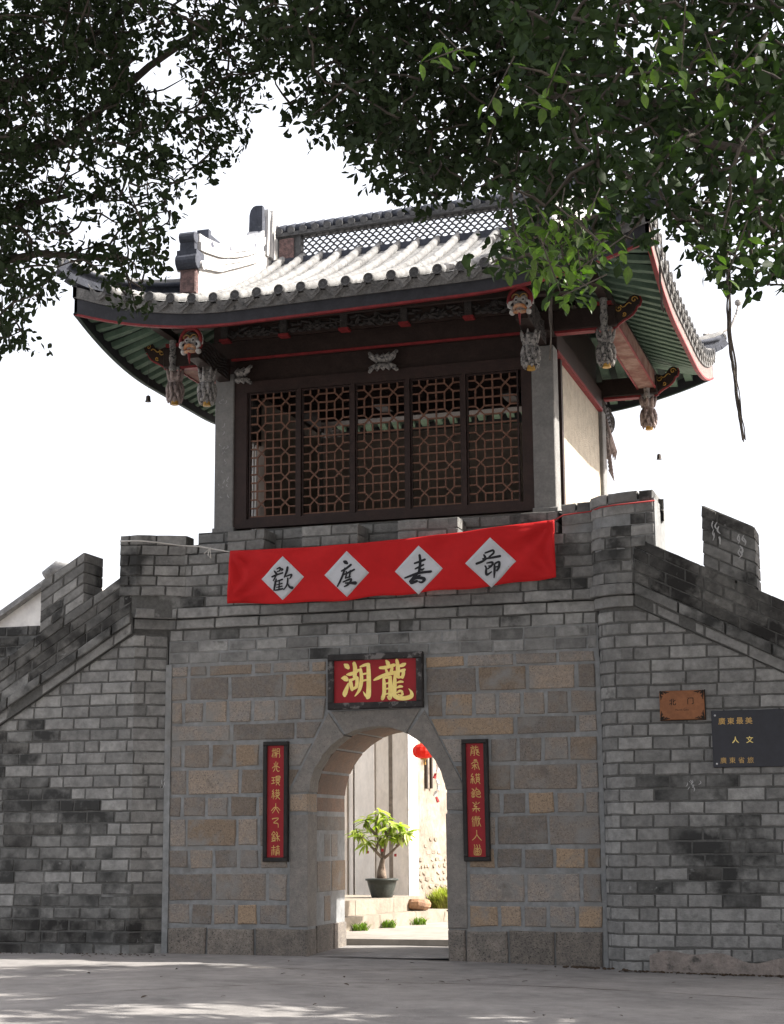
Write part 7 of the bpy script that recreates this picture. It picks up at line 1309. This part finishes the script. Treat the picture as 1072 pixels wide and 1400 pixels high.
NEAR_BLOBS=[(4.97,-13.39,4.53,0.08),(5.31,-13.03,4.58,0.08),(4.95,-12.86,4.68,0.08),(5.16,-13.51,4.48,0.11),(5.07,-13.32,4.61,0.09),(4.94,-12.97,4.55,0.09),(5.24,-13.25,4.57,0.08),(5.11,-12.77,4.65,0.08),(5.22,-13.6,4.25,0.08),(5.21,-13.43,4.55,0.09),(5.22,-13.03,4.42,0.11),(4.83,-12.84,4.65,0.1),(5.43,-13.67,4.41,0.1),(5.29,-13.28,4.42,0.11),(5.2,-13.53,4.34,0.1),(5.16,-13.07,4.37,0.12),(5.03,-13.05,4.52,0.09),(5.17,-12.9,4.77,0.1),(5.45,-13.49,4.42,0.1),(5.21,-13.27,4.4,0.09),(5.18,-13.54,4.55,0.1),(5.36,-13.32,4.41,0.11),(5.3,-13.52,4.19,0.11),(4.92,-12.87,4.75,0.09),(5.36,-13.52,4.52,0.09),(5.03,-12.81,4.67,0.11),(5.19,-12.78,4.67,0.1),(5.1,-12.84,4.69,0.08),(4.52,-12.92,5.65,0.09),(4.71,-13.87,5.37,0.11),(4.87,-13.75,5.34,0.1),(5.22,-13.61,5.25,0.11),(5.03,-13.35,5.39,0.11),(4.95,-13.68,5.21,0.11),(5.07,-13.63,5.38,0.11),(5.15,-13.62,5.15,0.12),(4.53,-13.72,5.52,0.12),(4.68,-13.31,5.66,0.12),(4.78,-13.48,5.31,0.1),(5.92,-13.79,5.27,0.1),(5.83,-13.82,4.95,0.1),(5.76,-13.6,5.37,0.09),(5.96,-13.49,5.19,0.09),(5.77,-12.89,5.53,0.13),(5.57,-13.62,5.23,0.13),(6.02,-13.41,5.41,0.11),(6.01,-12.67,5.5,0.1),(5.72,-13.51,5.27,0.12),(5.92,-13.46,5.07,0.1),(6.17,-13.83,5.1,0.11),(5.58,-13.1,5.35,0.11),(5.59,-13.26,5.51,0.1)]
LOW_BLOBS=[(6.09,-13.56,4.24,0.09),(5.96,-12.98,4.44,0.09),(6.05,-13.42,4.2,0.08),(6.15,-13.28,4.21,0.08),(6.14,-13.2,4.31,0.1),(5.86,-13.21,4.39,0.08),(5.89,-12.97,4.41,0.1),(6.16,-13.37,4.16,0.07),(6.21,-13.29,4.09,0.07),(6.02,-13.22,4.2,0.07)]
# ---------------------------------------------------------------- banyan trees
import numpy as np
def leaves_mesh(name, blobs, m_, parent, per, L, W, seed, droop=.5, spread=1.0):
    """many folded leaf faces in sprays inside the given crown clumps (x, y, z, r)"""
    rs = np.random.RandomState(seed); B = np.array(blobs); C = []; D = []
    for x, y, z, r in B:
        n = max(3, int(per * (r / .19) ** 2 * rs.uniform(.7, 1.25))); ns = max(2, n // 7)
        for s in range(ns):
            v = rs.normal(size=3); v /= np.linalg.norm(v); c = np.array((x, y, z)) + v * r * rs.uniform(.15, 1.0) * spread
            axis = rs.normal(size=3) + np.array((0, 0, -droop)); axis /= np.linalg.norm(axis)
            for k in range(7):
                C.append(c + axis * (k * .3 - .9) * L + rs.normal(size=3) * L * .25); d = axis * .7 + rs.normal(size=3) * .75 + np.array((0, 0, -droop * .4)); D.append(d / np.linalg.norm(d))
    C = np.array(C); D = np.array(D); N = len(C); q = rs.normal(size=(N, 3)); S = np.cross(D, q); S /= np.linalg.norm(S, axis=1)[:, None]; U_ = np.cross(S, D)
    sc = rs.uniform(.7, 1.25, size=(N, 1)); l = L * sc; w_ = W * sc * rs.uniform(.8, 1.15, size=(N, 1))
    V = np.empty((N, 6, 3)); V[:, 0] = C; V[:, 1] = C + D * l * .42 + S * w_ * .5 + U_ * w_ * .14; V[:, 2] = C + D * l * .8 + S * w_ * .32 + U_ * w_ * .06
    V[:, 3] = C + D * l; V[:, 4] = C + D * l * .8 - S * w_ * .32 + U_ * w_ * .06; V[:, 5] = C + D * l * .42 - S * w_ * .5 + U_ * w_ * .14
    me = bpy.data.meshes.new(name); idx = np.arange(N * 6).reshape(N, 6)
    F = np.concatenate([idx[:, [0, 1, 2, 3]], idx[:, [0, 3, 4, 5]]]).reshape(-1)
    me.vertices.add(N * 6); me.vertices.foreach_set('co', V.reshape(-1)); me.loops.add(len(F)); me.loops.foreach_set('vertex_index', F.astype(np.int32))
    me.polygons.add(len(F) // 4); me.polygons.foreach_set('loop_start', np.arange(0, len(F), 4, dtype=np.int32)); me.update(calc_edges=True); me.validate()
    me.materials.append(m_); o = bpy.data.objects.new(name, me); COL.objects.link(o); attach(o, parent); o['kind'] = 'stuff'; return o, N
def limbs(root, blobs, parent, hubs, seed, every=5, rb=.05):
    """limbs from the trunk head to hubs, twigs from hubs to clumps, all one branching part each"""
    rr = random.Random(seed)
    def wig(a, b, n=6, am=.12):
        a, b = Vector(a), Vector(b); L = (b - a).length; return [a.lerp(b, k / n) + Vector((rr.uniform(-1, 1), rr.uniform(-1, 1), rr.uniform(-.6, 1))) * am * L * .25 * sin(pi * k / n) for k in range(n + 1)]
    for h in hubs:
        pts = wig(root, h, 8, .5); MB().tube(pts, [rb * 1.8 - rb * 1.3 * k / 8 for k in range(9)], 8).build('limb', bark_m, parent, True)
    # twigs: every clump hangs on its nearest neighbour that is closer to a limb
    tw = MB(); B = [Vector(b[:3]) for b in blobs]; Hs = [Vector(h) for h in hubs]
    order = sorted(range(len(B)), key=lambda i: min((B[i] - h).length for h in Hs)); done = list(Hs)
    for i in order:
        p = min(done, key=lambda q: (q - B[i]).length_squared)
        if (p - B[i]).length > .03: tw.tube(wig(p, B[i], 3, .5), [.011, .009, .007, .005], 5, False)
        done.append(B[i])
    o = tw.build('twigs', bark_m, parent, True); o['kind'] = 'stuff'
def trunk(pts, rs, parent):
    mb = MB()
    for k in range(5):
        a = 2 * pi * k / 5; mb.tube([(p[0] + cos(a + i * .25) * r * .35, p[1] + sin(a + i * .25) * r * .35, p[2]) for i, (p, r) in enumerate(zip(pts, rs))], [r * .75 for r in rs], 10)
    mb.build('trunk', bark_m, parent, True)
T1 = thing('banyan_tree', 'dark small-leaved banyan whose branches hang over the left eave corner', 'tree', (-4.6, -9.5, 0))
trunk([(-4.6, -9.5, -.1), (-4.55, -9.5, 1.5), (-4.4, -9.4, 3.4), (-4.1, -9.3, 5.2)], [.62, .45, .38, .34], T1)
HUB1 = [(-1.6, -8.9, 7.2), (-.6, -8.6, 8.4), (.5, -8.7, 8.9), (-.3, -8.3, 7.3), (-1.9, -9.4, 9.2), (1.2, -8.6, 8.6), (.2, -8.1, 6.7)]
limbs((-4.1, -9.3, 5.1), LEFT_BLOBS, T1, HUB1, 3, 4)
OUT1 = [(random.uniform(-8, -2.8), random.uniform(-13, -6), random.uniform(6.2, 10.5), .6) for _ in range(110)]
OUT1 = [b for b in OUT1 if b[0] < -2.2 - .32 * (b[1] + 9)]
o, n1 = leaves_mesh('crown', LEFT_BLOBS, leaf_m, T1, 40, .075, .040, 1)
T2 = thing('banyan_tree', 'large glossy-leaved banyan hanging over the right half of the roof', 'tree', (10.5, -9.0, 0))
trunk([(10.5, -9.0, -.2), (10.4, -9.1, 1.6), (10.1, -9.4, 3.4), (9.6, -9.6, 5.0)], [.75, .55, .46, .4], T2)
HUB2 = [(6.9, -11.0, 6.6), (6.0, -11.2, 6.3), (5.2, -11.2, 6.2), (4.6, -10.6, 6.6), (4.2, -9.8, 7.2), (3.4, -9.6, 7.9), (5.8, -11.8, 5.6), (6.3, -11.6, 5.2)]
limbs((9.6, -9.6, 4.9), RIGHT_BLOBS + FAR_BLOBS, T2, HUB2, 4, 4)
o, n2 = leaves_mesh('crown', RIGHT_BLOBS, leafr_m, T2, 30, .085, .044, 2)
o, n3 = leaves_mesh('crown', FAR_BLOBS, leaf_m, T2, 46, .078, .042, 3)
# the crowns go on outside the picture and shade the forecourt
random.seed(8)
OUT2 = []
while len(OUT2) < 420:
    x, y, z = random.uniform(6.6, 17), random.uniform(-9, 1.6), random.uniform(4.5, 11.3)
    if y < -3.6 and random.random() < .80: continue
    if y > -.35 and z > 4.0 + (x - 3.8) * .84: continue
    if x < 6.3 - .16 * (y + .3) + .9: continue
    OUT2.append((x, y, z, .75))
o, n4 = leaves_mesh('crown', OUT2, leafr_m, T2, 16, .26, .14, 5)
OUT3 = []
for _ in range(330):
    y = random.uniform(-13, -4.5); z = 1.5 + (y + 21.6) * .62 + .75 + random.uniform(0, 2.2); OUT3.append((random.uniform(-3.5, 10.5), y, z, .62))
leaves_mesh('crown', OUT3, leaf_m, T2, 14, .24, .13, 7)
o, n5 = leaves_mesh('crown', OUT1, leaf_m, T1, 10, .24, .13, 6)
# the branches beside the picture carry leaves too; the low sunlit sprays keep their gap towards the sun
SIDE1, SIDE2 = [], []
while len(SIDE1) < 150:
    x, y, z = random.uniform(-6.5, 1), random.uniform(-11.5, -6.8), random.uniform(5.4, 10)
    if x < 6.8 - .589 * (y + 21.65) - .75: SIDE1.append((x, y, z, .36))
while len(SIDE2) < 150:
    x, y, z = random.uniform(6.4, 11.5), random.uniform(-13.5, -7), random.uniform(4.6, 9.2)
    q = Vector((x, y, z)) - Vector((5.05, -12.3, 4.7)); q = q - SUN_DIR * q.dot(SUN_DIR)
    if x > 6.8 - .055 * (y + 21.65) + .75 and q.length > 1.0: SIDE2.append((x, y, z, .36))
leaves_mesh('crown', SIDE1, leaf_m, T1, 14, .11, .058, 9)
leaves_mesh('crown', SIDE2, leafr_m, T2, 14, .11, .058, 10)
# nearest sprays: leaves one by one
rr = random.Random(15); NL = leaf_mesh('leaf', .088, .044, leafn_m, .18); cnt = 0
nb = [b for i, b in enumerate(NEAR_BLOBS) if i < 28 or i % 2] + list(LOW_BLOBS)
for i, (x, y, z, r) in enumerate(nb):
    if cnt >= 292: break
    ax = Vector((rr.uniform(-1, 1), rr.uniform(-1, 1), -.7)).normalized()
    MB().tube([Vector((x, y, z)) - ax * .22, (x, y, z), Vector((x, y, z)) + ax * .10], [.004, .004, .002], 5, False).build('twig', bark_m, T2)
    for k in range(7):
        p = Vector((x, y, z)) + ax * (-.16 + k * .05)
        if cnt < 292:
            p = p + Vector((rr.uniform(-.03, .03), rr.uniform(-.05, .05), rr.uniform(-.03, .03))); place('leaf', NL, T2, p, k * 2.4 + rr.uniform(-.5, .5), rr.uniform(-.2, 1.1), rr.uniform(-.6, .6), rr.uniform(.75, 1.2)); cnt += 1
# aerial roots of the right banyan
def roots(pts, n, spread, seed, name='aerial_root'):
    rr = random.Random(seed); mb = MB()
    for k in range(n):
        q = []; a, b = rr.uniform(-1, 1), rr.uniform(-1, 1)
        for i, p in enumerate(pts): q.append((p[0] + spread * (a + rr.uniform(-.5, .5)), p[1] + spread * (b + rr.uniform(-.5, .5)), p[2] + rr.uniform(-.01, .01)))
        mb.tube(smooth(q, 4), .0035, 4, False)
    o = mb.build(name, bark_m, T2); return o
def lerp3(a, b, n): return [tuple(a[i] + (b[i] - a[i]) * k / n for i in range(3)) for k in range(n + 1)]
roots(lerp3((5.94, -12.15, 4.95), (5.93, -12.10, 4.40), 8) + lerp3((5.925, -12.08, 4.33), (5.96, -11.93, 3.72), 9), 9, .012, 5)
roots(lerp3((5.55, -12.2, 4.75), (5.56, -12.2, 4.45), 5), 4, .01, 6)
roots(lerp3((4.95, -12.3, 4.75), (4.93, -12.3, 4.2), 7), 3, .012, 7)
print('leaves', n1, n2, n3, n4, n5)
